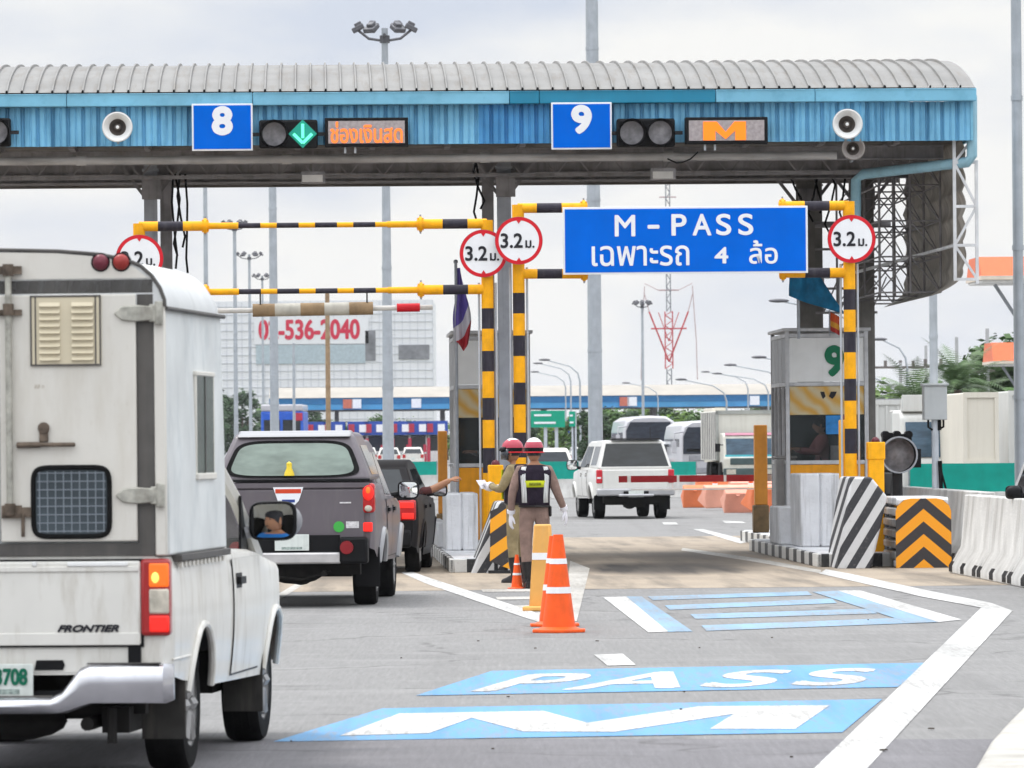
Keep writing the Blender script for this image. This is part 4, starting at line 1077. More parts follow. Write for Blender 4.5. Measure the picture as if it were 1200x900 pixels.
        for sd in (1, -1):
            for poly in side:
                q = MB(); m_ = len(poly)
                q.add([(sd * (X(z) + .004), y, z) for y, z in poly] + [(sd * (X(z) - .01), y, z) for y, z in poly],
                      [list(range(m_)), list(range(m_, 2 * m_))[::-1]] + [(i, (i + 1) % m_, m_ + (i + 1) % m_, m_ + i) for i in range(m_)])
                q.build('window', gm, o)
        for nm, ed, g in (('windscreen', front, gm), ('rear_window', rear, gm)):
            if not ed: continue
            (ya, za), (yb, zb_), ins, off = ed
            nrm = Vector((0, zb_ - za, -(yb - ya))).normalized() * off
            pa = [(-X(za) + ins, ya, za), (X(za) - ins, ya, za), (X(zb_) - ins, yb, zb_), (-X(zb_) + ins, yb, zb_)]
            q = MB(); q.add([Vector(p_) + nrm for p_ in pa] + [Vector(p_) - nrm * 2 for p_ in pa], [(0, 1, 2, 3), (7, 6, 5, 4), (0, 1, 5, 4), (1, 2, 6, 5), (2, 3, 7, 6), (3, 0, 4, 7)])
            q.build(nm, g, o, bevel=.05 if nm == 'rear_window' else 0, seg=3)
        return o
def plate(root, x, y, z, txt, w=.36, h=.16, mats=(PLATE, PGRN), par=None):
    o = MB().bx(-w / 2, w / 2, -.012, 0, -h / 2, h / 2).build('number_plate', mats[0], root, loc=(x, y, z), bevel=.004)
    if txt: text(txt, .1, mats[1], 'plate_numerals', o, (0, -.016, .018), bold=.004, fit=(w * .82, h * .48))
    MB().bx(-w * .3, w * .3, -.0145, -.0125, -h * .42, -h * .27).build('plate_print', M('plate_print_ink', (.30, .36, .33), .6, var=.5, vs=60), o)
    return o
def mirror(root, car, y, z, sd, mat, w=.2, h=.17, nrm=None, stalk=.12):
    x = lerp_tab(car.wid, y) * car.bulge(z)
    c = Vector((sd * (x + stalk + w / 2 - .06), y, z))
    q = MB(); q.ell((0, .05, 0), (w / 2 + .018, .075, h / 2 + .018), 18, 12)
    q.tube([(-sd * w * .4, .05, -h * .25), (-sd * (w / 2 + stalk * .8), .04, -h * .35)], .035, 8)
    o = q.build('mirror', mat, root, loc=c)
    ring = [(w / 2 * math.copysign(abs(cos(a)) ** .45, cos(a)), h / 2 * math.copysign(abs(sin(a)) ** .45, sin(a))) for a in [2 * pi * k / 32 for k in range(32)]]
    rr = [[(x_ * k, -.012 - .5 * (w * w / 4) * (1 - k * k) * .38, z_ * k) for x_, z_ in ring] for k in (1, .85, .7, .55, .4, .25, .1, .01)]
    g = MB().loft([[(x_, .01, z_) for x_, z_ in ring]] + rr).build('mirror_glass', MIRR, o, loc=(0, -.02, 0), smooth=80)
    rim = [Vector((x_ * 1.06, 0, z_ * 1.06)) for x_, z_ in ring]
    MB().tube(rim + [rim[0]], .012, 6).build('mirror_rim', BLACK, g)
    if nrm is not None:
        n = root.matrix_world.inverted().to_3x3() @ nrm if False else nrm
        g.rotation_euler = (0, 0, 0)
        g.rotation_mode = 'QUATERNION'
        g.rotation_quaternion = Vector((0, -1, 0)).rotation_difference(n)
        g.location = Vector((0, 0, 0)) + n * .035
    return o
def rotz(v, a): return Vector((v[0] * cos(a) - v[1] * sin(a), v[0] * sin(a) + v[1] * cos(a), v[2]))

# ---- white pickup with the box body (nearest vehicle)
WP = carpaint('cream_white_paint', (.68, .665, .615), .6, (.33, .28, .20), .42, .25)
WBX = M('aged_white_panel', (.65, .625, .565), .55, var=.05, vs=1.6, streak=.28, sc_=(.36, .30, .2), speck=.18, sscale=(3, 3, .6))
WSD = M('patchy_white_side', (.62, .64, .63), .5, var=.12, vs=2.2, streak=.7, sc_=(.33, .38, .40), sscale=(1.3, 1.3, .9), speck=.2)
RUBG = M('grey_rubber_strip', (.085, .08, .075), .7, var=.2, vs=5, streak=.3, sc_=(.2, .18, .15))
HINGE = M('tarnished_hinge', (.40, .39, .34), .5, .4, var=.3, vs=20, streak=.4, sc_=(.12, .09, .06))
RUST = M('rusty_iron', (.13, .10, .075), .7, .2, var=.5, vs=18, streak=.3)
HEAD1 = -radians(5.27)
T1 = thing('pickup_truck', 'white pickup with tall box body, louvred rear doors and chrome step bumper', 'pickup truck', P(0, 524, 28.1) * Vector((1, 1, 0)) if False else Vector((-2.60, 28.1, 0)), HEAD1)
c1 = Car(bul=.045, zmid=.82, ywr=1.12, ywf=4.0, Ra=.42, Rw=.345,
         wid=[(0, .845), (.12, .872), (2.2, .872), (3.3, .87), (4.2, .86), (4.7, .79), (4.95, .66)],
         top=[(0, 1.14), (2.1, 1.14), (2.14, 1.12), (3.3, 1.10), (3.6, 1.07), (4.4, 1.0), (4.8, .92), (4.95, .80)],
         sill=[(0, .55), (.5, .50), (1.6, .43), (3.6, .40), (4.5, .42), (4.95, .45)])
c1.shell(WP, T1)
c1.door(2.24, 3.34, .46, 1.085, WP, T1, .965, 2.34)
c1.arches(WP, T1, .020)
c1.wheels(T1, .215)
# raised crease and fuel lid along the bed side
q = MB()
for sd in (1, -1):
    q.tube([(sd * (c1.x(y, .62) + .002), y, .62) for y in (.1, .4, .68)], .008, 6)
q.build('side_crease', WP, T1)
# tailgate
tg = MB().bx(-.722, .722, -.022, .01, .70, 1.125).build('tailgate', WP, T1, bevel=.012)
MB().bx(-.735, .735, -.008, .012, .69, 1.135).build('gap', BLACK, tg)
MB().bx(-.715, .715, -.030, -.02, 1.072, 1.098).bx(-.718, .718, -.027, -.02, .70, .762).build('pressing', WP, tg, bevel=.006)
MB().bx(.17, .195, -.034, -.02, 1.10, 1.125).bx(.35, .66, -.036, -.02, 1.098, 1.122).build('latch', HORN, tg, bevel=.006)
text('FRONTIER', .06, INK, 'lettering', tg, (.455, -.026, .785), bold=.003, fit=(.31, .032), ital=.35)
MB().bx(-.70, .70, -.004, .02, .555, .688).build('lower_panel', WP, T1, bevel=.01)
for x in (.655, -.72): MB().bx(x, x + .065, -.012, .01, .59, .69).build('corner_gap', BLACK, T1)
q = MB(); q.prism([(.175 + .14 * t if False else .175, .575), (.32, .575), (.33, .60), (.32, .625), (.185, .625)], 'y', -.012, .0)
q.build('step_slot', BLACK, T1)
MB().bx(.16, .34, -.01, 0, .425, .47).build('step_slot', BLACK, T1)
# tail lamps: amber over clear over red, wrapping the corner
for sd in (1, -1):
    o = MB().bx(sd * .722, sd * .872, -.03, .07, .745, 1.135).build('tail_lamp', M('lamp_case', (.35, .02, .02), .3, coat=.4), T1, bevel=.02)
    def seg(nm, z0, z1, m): MB().bx(sd * .765, sd * .868, -.036, .074, z0, z1).build(nm, m, o, bevel=.012)
    seg('amber_lens', .99, 1.115, AMBL if sd > 0 else RED); seg('clear_lens', .855, .985, CLR); seg('brake_lens', .762, .85, REDL)
    MB().ell((sd * .80, -.036, 1.04), (.020, .010, .028), 12, 8).build('bulb', E('bulb_glow', (1, .60, .12), 1.5) if sd > 0 else RED, o)
# chrome step bumper
q = MB()
def bump_ring(x, zt, zb, yo):
    return [(x, .06, zt), (x, yo + .03, zt), (x, yo, zt - .025), (x, yo - .006, (zt + zb) / 2), (x, yo + .02, zb + .01), (x, .06, zb)]
st = [(-.88, .60, .42, .02), (-.84, .605, .40, -.07), (-.47, .605, .40, -.10), (-.42, .585, .385, -.105), (-.33, .47, .355, -.11), (-.27, .44, .35, -.11), (0, .44, .35, -.115)]
rings = [bump_ring(*s_) for s_ in st] + [bump_ring(-s_[0], *s_[1:]) for s_ in reversed(st[:-1])]
q.loft(rings).build('bumper', CHROME, T1, smooth=50)
MB().bx(-.27, .27, -.07, .05, .441, .447).bx(.45, .82, -.06, .05, .606, .611).bx(-.82, -.45, -.06, .05, .606, .611).build('bumper_pad', RUBG, T1)
plate(T1, 0, -.03, .525, 'บท 3708', .345, .165)
q = MB(); q.ell((0, .35, .30), (.28, .2, .10), 16, 8).tube([(.44, .0, .30), (.44, .7, .30)], .035, 10).bx(.50, .64, .1, .5, .25, .38).tube([(.56, .05, .38), (.56, .05, .2)], .025, 6).bx(-.7, .7, .25, .35, .34, .42)
q.build('tow_gear', UND, T1)
for yw, x0 in ((c1.ywr - .50, .60), (c1.ywf - .47, .60)):
    for sd in (1, -1):
        MB().bx(sd * (x0 + .02), sd * .85, yw, yw + .012, .19, .52).build('mud_flap', MUD, T1, bevel=.004)
# box body
q = MB()
BB = MB(); prof = [(.868, 1.15), (.862, 1.7), (.845, 2.42)]
arcp = [(.838, 2.44), (.815, 2.50), (.775, 2.56), (.72, 2.61), (.64, 2.645), (.5, 2.672), (.3, 2.69), (0, 2.697)]
full = prof + [(-x, z) for x, z in reversed(prof)]
box = BB.prism(full, 'y', .02, 2.02).build('box_body', WSD, T1, bevel=.012)
rf = [(.852, 2.405)] + [(x + .012, z) for x, z in arcp[:-1]] + [(0, 2.70)]
rr = rf + [(-x, z) for x, z in reversed(rf[:-1])]
rings = []
for y, dz, k in ((-.012, 0, 1), (1.85, .0, 1), (1.95, -.02, .99), (2.01, -.06, .975), (2.04, -.14, .95)):
    rings.append([(x * k, y, max(2.405, z + dz * (z - 2.405) / .3)) for x, z in rr])
MB().loft(rings).build('roof', M('chalky_white_roof', (.62, .63, .62), .4, var=.08, vs=3, streak=.3, sc_=(.3, .3, .28), speck=.1), box, smooth=50)
MB().tube([(x + (.006 if x > 0 else -.006 if x < 0 else 0), -.014, z + .004) for x, z in rr], .010, 6).tube([(.862, y, 2.40) for y in (-.01, 1, 2.03)], .012, 6).tube([(-.862, y, 2.40) for y in (-.01, 1, 2.03)], .012, 6).build('drip_rail', RUBG, box)
hd = [(.797, 2.553)] + arcp[2:]; hd = hd + [(-x, z) for x, z in reversed(hd[:-1])]
MB().prism([(x * .985, z - (.006 if z > 2.56 else 0)) for x, z in hd], 'y', -.020, .0).build('header_panel', WBX, box)
for x, k in ((.525, .34), (.63, .1), (-.525, .34), (-.63, .1)):
    m_ = M('marker_red', (.30, .035, .03) if abs(x) > .6 else (.16, .03, .045), .3, var=.2, vs=20)
    o = MB().lathe([(.049, -.012), (.049, .02)], (x + .008, -.01, 2.635), 'y', 20).build('marker_lamp', BLACK, box)
    MB().lathe([(0, -.038), (.026, -.034), (.040, -.02), (.041, -.01)], (x + .008, -.01, 2.635), 'y', 20, caps=False).build('lens', m_, o)
MB().bx(-.80, .80, -.012, .02, 2.475, 2.55).bx(.712, .80, -.0125, .02, 1.20, 2.475).bx(-.80, -.712, -.0125, .02, 1.20, 2.475).bx(-.80, .80, -.012, .02, 1.15, 1.215).build('door_seal', RUBG, box, bevel=.004)
MB().bx(.80, .858, -.018, .02, 1.15, 2.42).bx(-.858, -.80, -.018, .02, 1.15, 2.42).build('corner_post', WBX, box, bevel=.008)
for sd in (1, -1):
    dr = MB().bx(sd * .012, sd * .71, -.026, .0, 1.225, 2.472).build('rear_door', WBX, box, bevel=.006)
    if sd > 0:
        v = MB(); v.bx(.172, .535, -.034, -.026, 2.115, 2.485 - .015)
        for k in range(9):
            for x0, x1 in ((.22, .325), (.385, .495)):
                z = 2.14 + k * .034
                v.prism([(-.034, z), (-.034, z + .022), (-.05, z + .002)], 'x', x0, x1)
        v.mat(1)
        for x0, x1, z0, z1 in ((.172, .535, 2.113, 2.122), (.172, .181, 2.122, 2.47), (.526, .535, 2.122, 2.47), (.172, .535, 2.461, 2.47), (.196, .203, 2.122, 2.47), (.503, .51, 2.122, 2.47)):
            v.bx(x0, x1, -.037, -.034, z0, z1)
        v.build('louvre_vent', [M('cream_louvre', (.62, .55, .40), .5, var=.06), RUBG], dr)
    wn = MB(); ring = [((sd * .375) + .195 * math.copysign(abs(cos(a)) ** .28, cos(a)), 1.425 + .175 * math.copysign(abs(sin(a)) ** .28, sin(a))) for a in [2 * pi * k / 40 for k in range(40)]]
    wn.prism(ring, 'y', -.030, -.02).build('window', glass('mesh_window', (.05, .065, .075), .15), dr)
    g_ = MB()
    for k in range(9): g_.bx(sd * .375 - .165 + k * .041, sd * .375 - .160 + k * .041, -.034, -.030, 1.27, 1.58)
    for k in range(8): g_.bx(sd * .375 - .175, sd * .375 + .175, -.0345, -.0305, 1.275 + k * .042, 1.28 + k * .042)
    g_.build('window_grille', M('grille_wire', (.22, .25, .28), .5, .3), dr)
    rg = [Vector((x, -.032, z)) for x, z in ring]
    MB().tube(rg + [rg[0]], .013, 6).build('window_gasket', RUBBER, dr)
    for z in (2.375, 1.455):
        h_ = MB()
        h_.prism([(sd * .60, z), (sd * .64, z + .035), (sd * .72, z + .042), (sd * .80, z + .035), (sd * .80, z - .035), (sd * .72, z - .042), (sd * .64, z - .035)], 'y', -.042, -.026)
        h_.tube([(sd * .83, -.035, z - .06), (sd * .83, -.035, z + .06)], .022, 10).bx(sd * .78, sd * .85, -.04, -.02, z - .045, z + .045)
        h_.build('hinge', HINGE, box, bevel=.006)
q = MB().tube([(.065, -.055, 1.38), (.065, -.055, 2.60)], .017, 10)
q.mat(1)
for z in (2.60, 2.40, 1.39): q.tube([(.065, -.055, z - .03), (.065, -.055, z + .03)], .028, 10)
q.bx(-.02, .13, -.05, -.02, 2.58, 2.62).bx(.0, .13, -.045, -.026, 2.37, 2.40).bx(.02, .12, -.05, -.026, 1.345, 1.41).bx(.10, .17, -.045, -.026, 1.35, 1.40).tube([(.13, -.05, 1.37), (.13, -.05, 1.25)], .01, 6)
q.build('lock_rod', [HINGE, RUST], box)
MB().bx(.10, .22, -.05, -.026, 1.70, 1.73).tube([(.10, -.05, 1.715), (.40, -.05, 1.715)], .012, 8).bx(.215, .26, -.045, -.026, 1.73, 1.80).lathe([(.03, -.05), (.03, -.03)], (.238, 0, 1.80), 'y', 12).build('latch', RUST, box, bevel=.004)
text('สส ๓', .03, M('faint_stencil', (.42, .36, .27), .6), 'stencil', box, (.215, -.0272, 2.01), fit=(.05, .02))
# side window of the box body
for sd in (1, -1):
    w_ = MB().bx(sd * .835, sd * .868, .98, 1.58, 1.56, 2.07).build('side_window', glass('box_side_glass', (.05, .07, .058), .25, 1, .04), box)
    MB().bx(sd * .84, sd * .874, .95, 1.61, 2.07, 2.095).bx(sd * .84, sd * .880, .95, 1.61, 1.525, 1.56).bx(sd * .84, sd * .870, .96, .98, 1.54, 2.08).bx(sd * .84, sd * .870, 1.58, 1.60, 1.54, 2.08).build('window_frame', WBX, w_, bevel=.006)
    MB().bx(sd * .84, sd * .872, 1.26, 1.28, 1.56, 2.07).build('sliding_sash', RUBG, w_)
    MB().bx(sd * .84, sd * .895, .25, 2.0, 1.115, 1.15).build('lower_rail', RUBG, box, bevel=.005)
    q = MB()
    for k in range(12): q.bx(sd * .872, sd * .884, .30 + k * .135, .36 + k * .135, 1.085, 1.11)
    q.build('rail_hook', WBX, box)
# open cab with pillars, so the driver can be seen in the mirror
cab = MB()
Xc = lambda z: .80 - (z - 1.1) * .22
cb = MB(); rz_ = 1.72
cb.loft([[(-Xc(rz_) + .04, 2.16, rz_ - .03), (Xc(rz_) - .04, 2.16, rz_ - .03), (Xc(rz_) - .1, 2.16, rz_ + .03), (-Xc(rz_) + .1, 2.16, rz_ + .03)],
         [(-Xc(rz_), 2.5, rz_ - .03), (Xc(rz_), 2.5, rz_ - .03), (Xc(rz_) - .08, 2.5, rz_ + .05), (-Xc(rz_) + .08, 2.5, rz_ + .05)],
         [(-Xc(rz_) + .05, 3.0, rz_ - .05), (Xc(rz_) - .05, 3.0, rz_ - .05), (Xc(rz_) - .12, 2.98, rz_ + .02), (-Xc(rz_) + .12, 2.98, rz_ + .02)]])
for sd in (1, -1):
    cb.tube([(sd * Xc(1.1), 2.2, 1.1), (sd * Xc(rz_), 2.2, rz_)], .05, 6)
    cb.tube([(sd * (Xc(1.1) + .01), 3.62, 1.08), (sd * (Xc(1.4)), 3.3, 1.4), (sd * (Xc(rz_) - .04), 2.98, rz_ - .03)], .04, 6)
cb.bx(-.78, .78, 2.16, 2.2, 1.0, rz_ - .02)
cb = cb.build('cab', WP, T1)
MB().prism([(2.26, 1.1), (2.30, 1.1), (2.30, 1.66), (2.26, 1.66)], 'x', .735, .745).prism([(3.24, 1.10), (3.60, 1.10), (3.26, 1.42)], 'x', .76, .775).prism([(3.24, 1.10), (3.60, 1.10), (3.26, 1.42)], 'x', -.775, -.76).build('window_frame', BLACK, cb)
q = MB(); q.add([(-.75, 3.62, 1.1), (.75, 3.62, 1.1), (.64, 2.99, 1.69), (-.64, 2.99, 1.69)], [(0, 1, 2, 3)]).build('windscreen', glass('clear_screen', (.05, .06, .06), .03, .3), cb, thick=.005)
MB().bx(-.7, .7, 3.2, 3.6, .85, 1.08).bx(.1, .62, 2.25, 2.42, .8, 1.42).bx(-.62, -.1, 2.25, 2.42, .8, 1.42).bx(.1, .62, 2.4, 2.95, .7, .85).build('dashboard', UND, cb, bevel=.03)
for sd in (1, -1):
    MB().bx(sd * .45, sd * .72, 4.86, 4.93, .62, .78).build('headlight', CLR, T1, bevel=.02)
    MB().bx(sd * .60, sd * .70, 4.80, 4.9, .5, .6).build('indicator', AMB if False else RED, T1)
MB().bx(-.72, .72, 4.84, 5.02, .42, .60).build('front_bumper', CHROME, T1, bevel=.04)
# mirror on the driver's door, turned as a driver sets it
bpy.context.view_layer.update()
yM, zM = 3.32, 1.275
mloc = Vector((c1.x(yM, 1.1) + .155, yM, zM))
camL = rotz(Vector((0, 0, CH)) - Vector((-2.60, 28.1, 0)), -HEAD1)
DRV1 = Vector((.36, 2.62, 1.36))
nm = ((camL - mloc).normalized() + (DRV1 - mloc).normalized()).normalized()
mirror(T1, c1, yM, zM, 1, M('grey_mirror_shell', (.28, .28, .29), .5), .26, .19, nm, stalk=.06)
mirror(T1, c1, yM, zM, -1, BLACK, .24, .18)

# ---- grey double-cab pickup with canopy
GP = carpaint('mauve_grey_paint', (.125, .108, .120), .3, (.20, .185, .18), .45, .2)
GPL = carpaint('pale_grey_flare', (.26, .26, .27), .2, (.25, .23, .2))
T2 = thing('pickup_truck', 'mauve-grey pickup with glazed canopy waiting behind the dark car in lane 8', 'pickup truck', Vector((-2.31, 58.2, 0)), -radians(2.3))
c2 = Car(bul=.04, zmid=.85, ywr=1.05, ywf=4.05, Ra=.43, Rw=.36,
         wid=[(0, .82), (.10, .865), (1.0, .885), (4.1, .885), (4.8, .82), (5.0, .68)],
         top=[(0, 1.29), (1.6, 1.27), (1.64, 1.16), (3.6, 1.12), (4.2, 1.05), (4.8, .95), (5.0, .8)],
         sill=[(0, .62), (.45, .52), (1.6, .46), (3.5, .44), (4.6, .45), (5.0, .5)])
c2.shell(GP, T2)
c2.door(1.72, 2.6, .5, 1.12, GP, T2, 1.0, 1.8); c2.door(2.63, 3.6, .5, 1.08, GP, T2, 1.0, 2.7)
c2.arches(GPL, T2, .040); c2.wheels(T2, .25)
tg = MB().bx(-.76, .76, -.03, .02, .70, 1.245).build('tailgate', GP, T2, bevel=.02)
MB().bx(-.82, .82, -.05, .02, 1.318, 1.35).build('canopy_lip', BLACK, T2, bevel=.008)
MB().bx(-.81, .81, -.04, .02, 1.25, 1.312).build('tailgate_top', GP, tg, bevel=.012)
q = MB(); q.prism([(-.20, 1.265), (.12, 1.265), (.07, 1.12), (.03, 1.08), (-.11, 1.08), (-.15, 1.12)], 'y', -.041, -.03)
q.mat(1).bx(-.175, .095, -.043, -.039, 1.20, 1.245).mat(2).bx(-.105, .03, -.043, -.039, 1.105, 1.135)
q.build('sticker', [SIGNW, M('sticker_red', (.60, .06, .02), .4), M('sticker_blue', (.03, .06, .25), .4)], tg, smooth=0)
q = MB().lathe([(.028, -.037), (.0, -.037)], (-.06, 0, 1.0), 'y', 12, caps=False).bx(-.045, .0, -.037, -.03, .95, .98)
q.mat(1).lathe([(.058, -.037), (0, -.037)], (.49, 0, .845), 'y', 16, caps=False).mat(2).bx(.565, .70, -.037, -.03, .83, .90).bx(.50, .62, -.037, -.03, 1.09, 1.105)
q.build('badge', [M('sticker_red2', (.55, .03, .04), .4), M('sticker_green', (.06, .42, .07), .4), M('sticker_pale', (.6, .58, .58), .4, var=.3, vs=30)], tg)
for sd in (1, -1):
    o = MB().bx(sd * .73, sd * .868, -.035, .12, .99, 1.30).build('tail_lamp', RED, T2, bevel=.03)
    MB().ell((sd * .80, -.03, 1.20), (.06, .03, .085), 14, 9).build('brake_lens', REDL, o); MB().ell((sd * .80, -.035, 1.22), (.035, .03, .05), 12, 8).build('amber_lens', AMBL, o); MB().ell((sd * .80, -.035, 1.035), (.04, .025, .035), 12, 8).build('reverse_lens', CLR, o)
    MB().bx(sd * .735, sd * .84, -.03, .05, .79, .89).build('lower_lamp', REDL, T2, bevel=.012)
MB().bx(-.52, .52, -.16, .03, .46, .58).build('bumper', M('dull_chrome', (.55, .53, .52), .35, .6, var=.15), T2, bevel=.02)
for sd in (1, -1): MB().bx(sd * .50, sd * .80, -.18, .04, .46, .74).build('bumper_end', BLACK, T2, bevel=.03)
MB().bx(-.5, .5, -.05, .0, .58, .76).build('bumper_recess', BLACK, T2)
MB().bx(-.16, .16, -.075, -.05, .62, .76).build('recess_panel', CLR, T2)
for x in (.58, -.58): MB().lathe([(.07, -.20), (.07, -.17)], (x, 0, .63), 'y', 18).build('reflector', M('reflector_red', (.25, .015, .02), .3), T2)
plate(T2, 0, -.10, .685, 'ฎน 4182'[:0], .36, .17)
q = MB(); q.ell((0, .3, .36), (.3, .22, .12), 14, 8).bx(-.6, .7, .1, .3, .34, .46).tube([(.33, -.1, .36), (.33, .8, .36)], .03, 8).tube([(-.5, -.02, .40), (-.2, -.04, .33), (.1, -.02, .29), (.4, -.04, .38)], .016, 6)
q.build('underbody', UND, T2)
for sd in (1, -1): MB().bx(sd * .62, sd * .88, c2.ywr - .5, c2.ywr - .485, .20, .62).build('mud_flap', BLACK, T2, bevel=.01)
# canopy on the bed
zb, zt = 1.33, 1.84
can = c2.cab([(-.01, zb), (1.62, zb), (1.62, zt), (.42, zt), (.30, zt - .03)], .83, .62, zb, zt, GP, T2, [[(.45, 1.39), (1.5, 1.39), (1.5, 1.70), (.55, 1.70)]], None, None, 'canopy', GLD, .05)
ring = []
def trap(k, zlo, zhi, off):
    pts = []
    for a in range(40):
        t = 2 * pi * a / 40
        u_, v_ = math.copysign(abs(cos(t)) ** .4, cos(t)), math.copysign(abs(sin(t)) ** .4, sin(t))
        z = (zlo + zhi) / 2 + v_ * (zhi - zlo) / 2
        hw = (.76 - (z - zb) * .42) * k
        pts.append(Vector((u_ * hw, -.01 + (z - zb) * .31 / .48 - off, z)))
    return pts
o = MB().loft([trap(1, 1.365, 1.755, .014), trap(1, 1.365, 1.755, -.01)]).build('rear_window', RUBBER, can, smooth=30)
MB().loft([trap(.925, 1.385, 1.725, .020), trap(.925, 1.385, 1.725, .0)]).build('glass', GLG, o, smooth=30)
MB().lathe([(.0, .15), (.03, .13), (.028, .08), (.05, .03), (.055, 0), (0, 0)], (-.03, .0, 1.385), 'z', 12).build('yellow_ornament', M('golden_ornament', (.75, .55, .04), .4), o)
MB().loft([[(-.6, .24, 1.79), (.6, .24, 1.79), (.58, .30, 1.82), (-.58, .30, 1.82)], [(-.62, .55, 1.80), (.62, .55, 1.80), (.6, .55, 1.86), (-.6, .55, 1.86)]]).build('spoiler', GPL, can, bevel=.015)
c2.cab([(1.66, 1.1), (3.75, 1.08), (3.05, 1.72), (2.8, 1.76), (1.75, 1.74)], .82, .62, 1.1, 1.76, GP, T2, [[(1.85, 1.16), (2.6, 1.16), (2.6, 1.62), (1.95, 1.62)], [(2.66, 1.16), (3.5, 1.16), (3.0, 1.62), (2.66, 1.62)]], ((3.75, 1.10), (3.05, 1.70), .08, -.004), None)
mirror(T2, c2, 3.35, 1.2, 1, BLACK); mirror(T2, c2, 3.35, 1.2, -1, BLACK)
for sd in (1, -1): MB().bx(sd * .45, sd * .72, 4.9, 4.99, .7, .85).build('headlight', CLR, T2, bevel=.02)

# ---- generic shaped car (dark car at the booth, far traffic)
def hatch(name, lab, cat, loc, rz, pm, W_=.87, L=4.3, H=1.5, lit=True, group=None, zr=.98, glassm=GLD, mm=None):
    T = thing(name, lab, cat, loc, rz, group)
    c = Car(bul=.05, zmid=.7, ywr=.85, ywf=L - .85, Ra=.37, Rw=.32, wid=[(0, W_ - .10), (.12, W_ - .03), (.8, W_), (L - .9, W_), (L - .25, W_ - .10), (L, W_ - .26)],
            top=[(0, zr), (1.2, zr + .02), (L - 1.35, zr - .02), (L - .5, zr - .16), (L - .1, zr - .26), (L, zr - .36)], sill=[(0, .36), (.4, .26), (1.4, .22), (L - .5, .22), (L, .3)])
    c.shell(pm, T); c.arches(pm, T, .018); c.wheels(T, .2)
    zb = zr - .01
    c.cab([(.16, zb), (L - 1.15, zb), (L - 1.95, H - .05), (L - 2.4, H), (1.0, H - .02), (.55, H - .10)], W_ - .06, W_ - .24, zb, H, pm, T,
          [[(.62, zb + .06), (1.55, zb + .04), (1.55, H - .13), (.95, H - .13)], [(1.61, zb + .04), (L - 1.5, zb + .04), (L - 2.05, H - .13), (1.61, H - .12)]],
          ((L - 1.18, zb + .03), (L - 1.93, H - .07), .09, -.004), ((.19, zb + .03), (.53, H - .13), .11, .004), gm=glassm)
    c.door(1.0, 1.95, .34, zr - .03, pm, T, zr - .13, 1.05, pm); c.door(1.98, L - 1.2, .34, zr - .03, pm, T, zr - .13, 2.05, pm)
    for sd in (1, -1):
        o = MB().bx(sd * (W_ - .30), sd * (W_ - .055), -.02, .16, zr - .30, zr - .03).build('tail_lamp', RED, T, bevel=.03)
        if lit: MB().bx(sd * (W_ - .27), sd * (W_ - .08), -.026, .05, zr - .14, zr - .06).bx(sd * (W_ - .24), sd * (W_ - .08), -.026, .05, zr - .28, zr - .2).build('brake_lens', REDL, o, bevel=.01)
        MB().bx(sd * (W_ - .42), sd * (W_ - .17), L - .14, L - .03, zr - .44, zr - .32).build('headlight', CLR, T, bevel=.02)
        mirror(T, c, L - 1.75, zr + .07, sd, mm or pm, .17, .13)
    MB().bx(-W_ + .12, W_ - .12, -.07, .05, .34, .58).build('bumper', BLACK if lit else pm, T, bevel=.04)
    plate(T, 0, -.03, .66, '', .34, .13)
    return T, c
DKP = carpaint('near_black_paint', (.010, .009, .010), .1, (.03, .028, .025), .45, .0, spec=.12)
TD, cD = hatch('passenger_car', 'near-black hatchback stopped at the lane 8 booth, brake lights on', 'car', Vector((-2.08, 73.2, 0)), -radians(2.6), DKP, .86, 4.3, 1.5, zr=1.0)
# ---- white double-cab pickup that has just passed lane 9
WH = carpaint('pearl_white_paint', (.68, .67, .63), .12, (.35, .32, .27))
T3 = thing('pickup_truck', 'white pickup with dark-glazed canopy driving away past the boom', 'pickup truck', Vector((2.74, 123.6, 0)), radians(6.1))
c3 = Car(bul=.045, zmid=.82, ywr=1.05, ywf=4.1, Ra=.42, Rw=.36, wid=[(0, .83), (.1, .86), (.8, .88), (4.3, .88), (4.9, .80), (5.15, .62)],
         top=[(0, 1.12), (1.6, 1.12), (3.7, 1.08), (4.3, 1.04), (4.9, .95), (5.15, .8)], sill=[(0, .58), (.45, .52), (1.6, .46), (3.5, .44), (4.6, .45), (5.15, .5)])
c3.shell(WH, T3); c3.door(1.75, 2.62, .5, 1.09, WH, T3, .98, 1.85, WH); c3.door(2.65, 3.65, .5, 1.07, WH, T3, .98, 2.75, WH); c3.arches(WH, T3, .04); c3.wheels(T3, .24)
MB().bx(-.74, .74, -.02, .02, .66, 1.10).build('tailgate', WH, T3, bevel=.02)
for sd in (1, -1):
    o = MB().bx(sd * .74, sd * .872, -.03, .12, .80, 1.10).build('tail_lamp', M('tail_red', (.55, .015, .03), .25, coat=.4), T3, bevel=.02); MB().bx(sd * .77, sd * .86, -.036, .10, .90, .94).build('clear_lens', SIGNW, o)
MB().bx(-.87, .87, -.12, .06, .52, .68).bx(-.4, .4, -.2, -.1, .50, .56).build('bumper', M('silver_bumper', (.42, .42, .43), .4, .5), T3, bevel=.03)
MB().bx(-.28, .28, -.14, -.11, .46, .62).build('bumper_recess', BLACK, T3); plate(T3, 0, -.145, .56, '', .34, .14)
MB().bx(-.7, .7, .1, .3, .36, .5).bx(-.2, .25, .2, .6, .26, .42).build('underbody', UND, T3)
for sd in (1, -1): MB().bx(sd * .62, sd * .86, .6, .612, .2, .6).build('mud_flap', BLACK, T3)
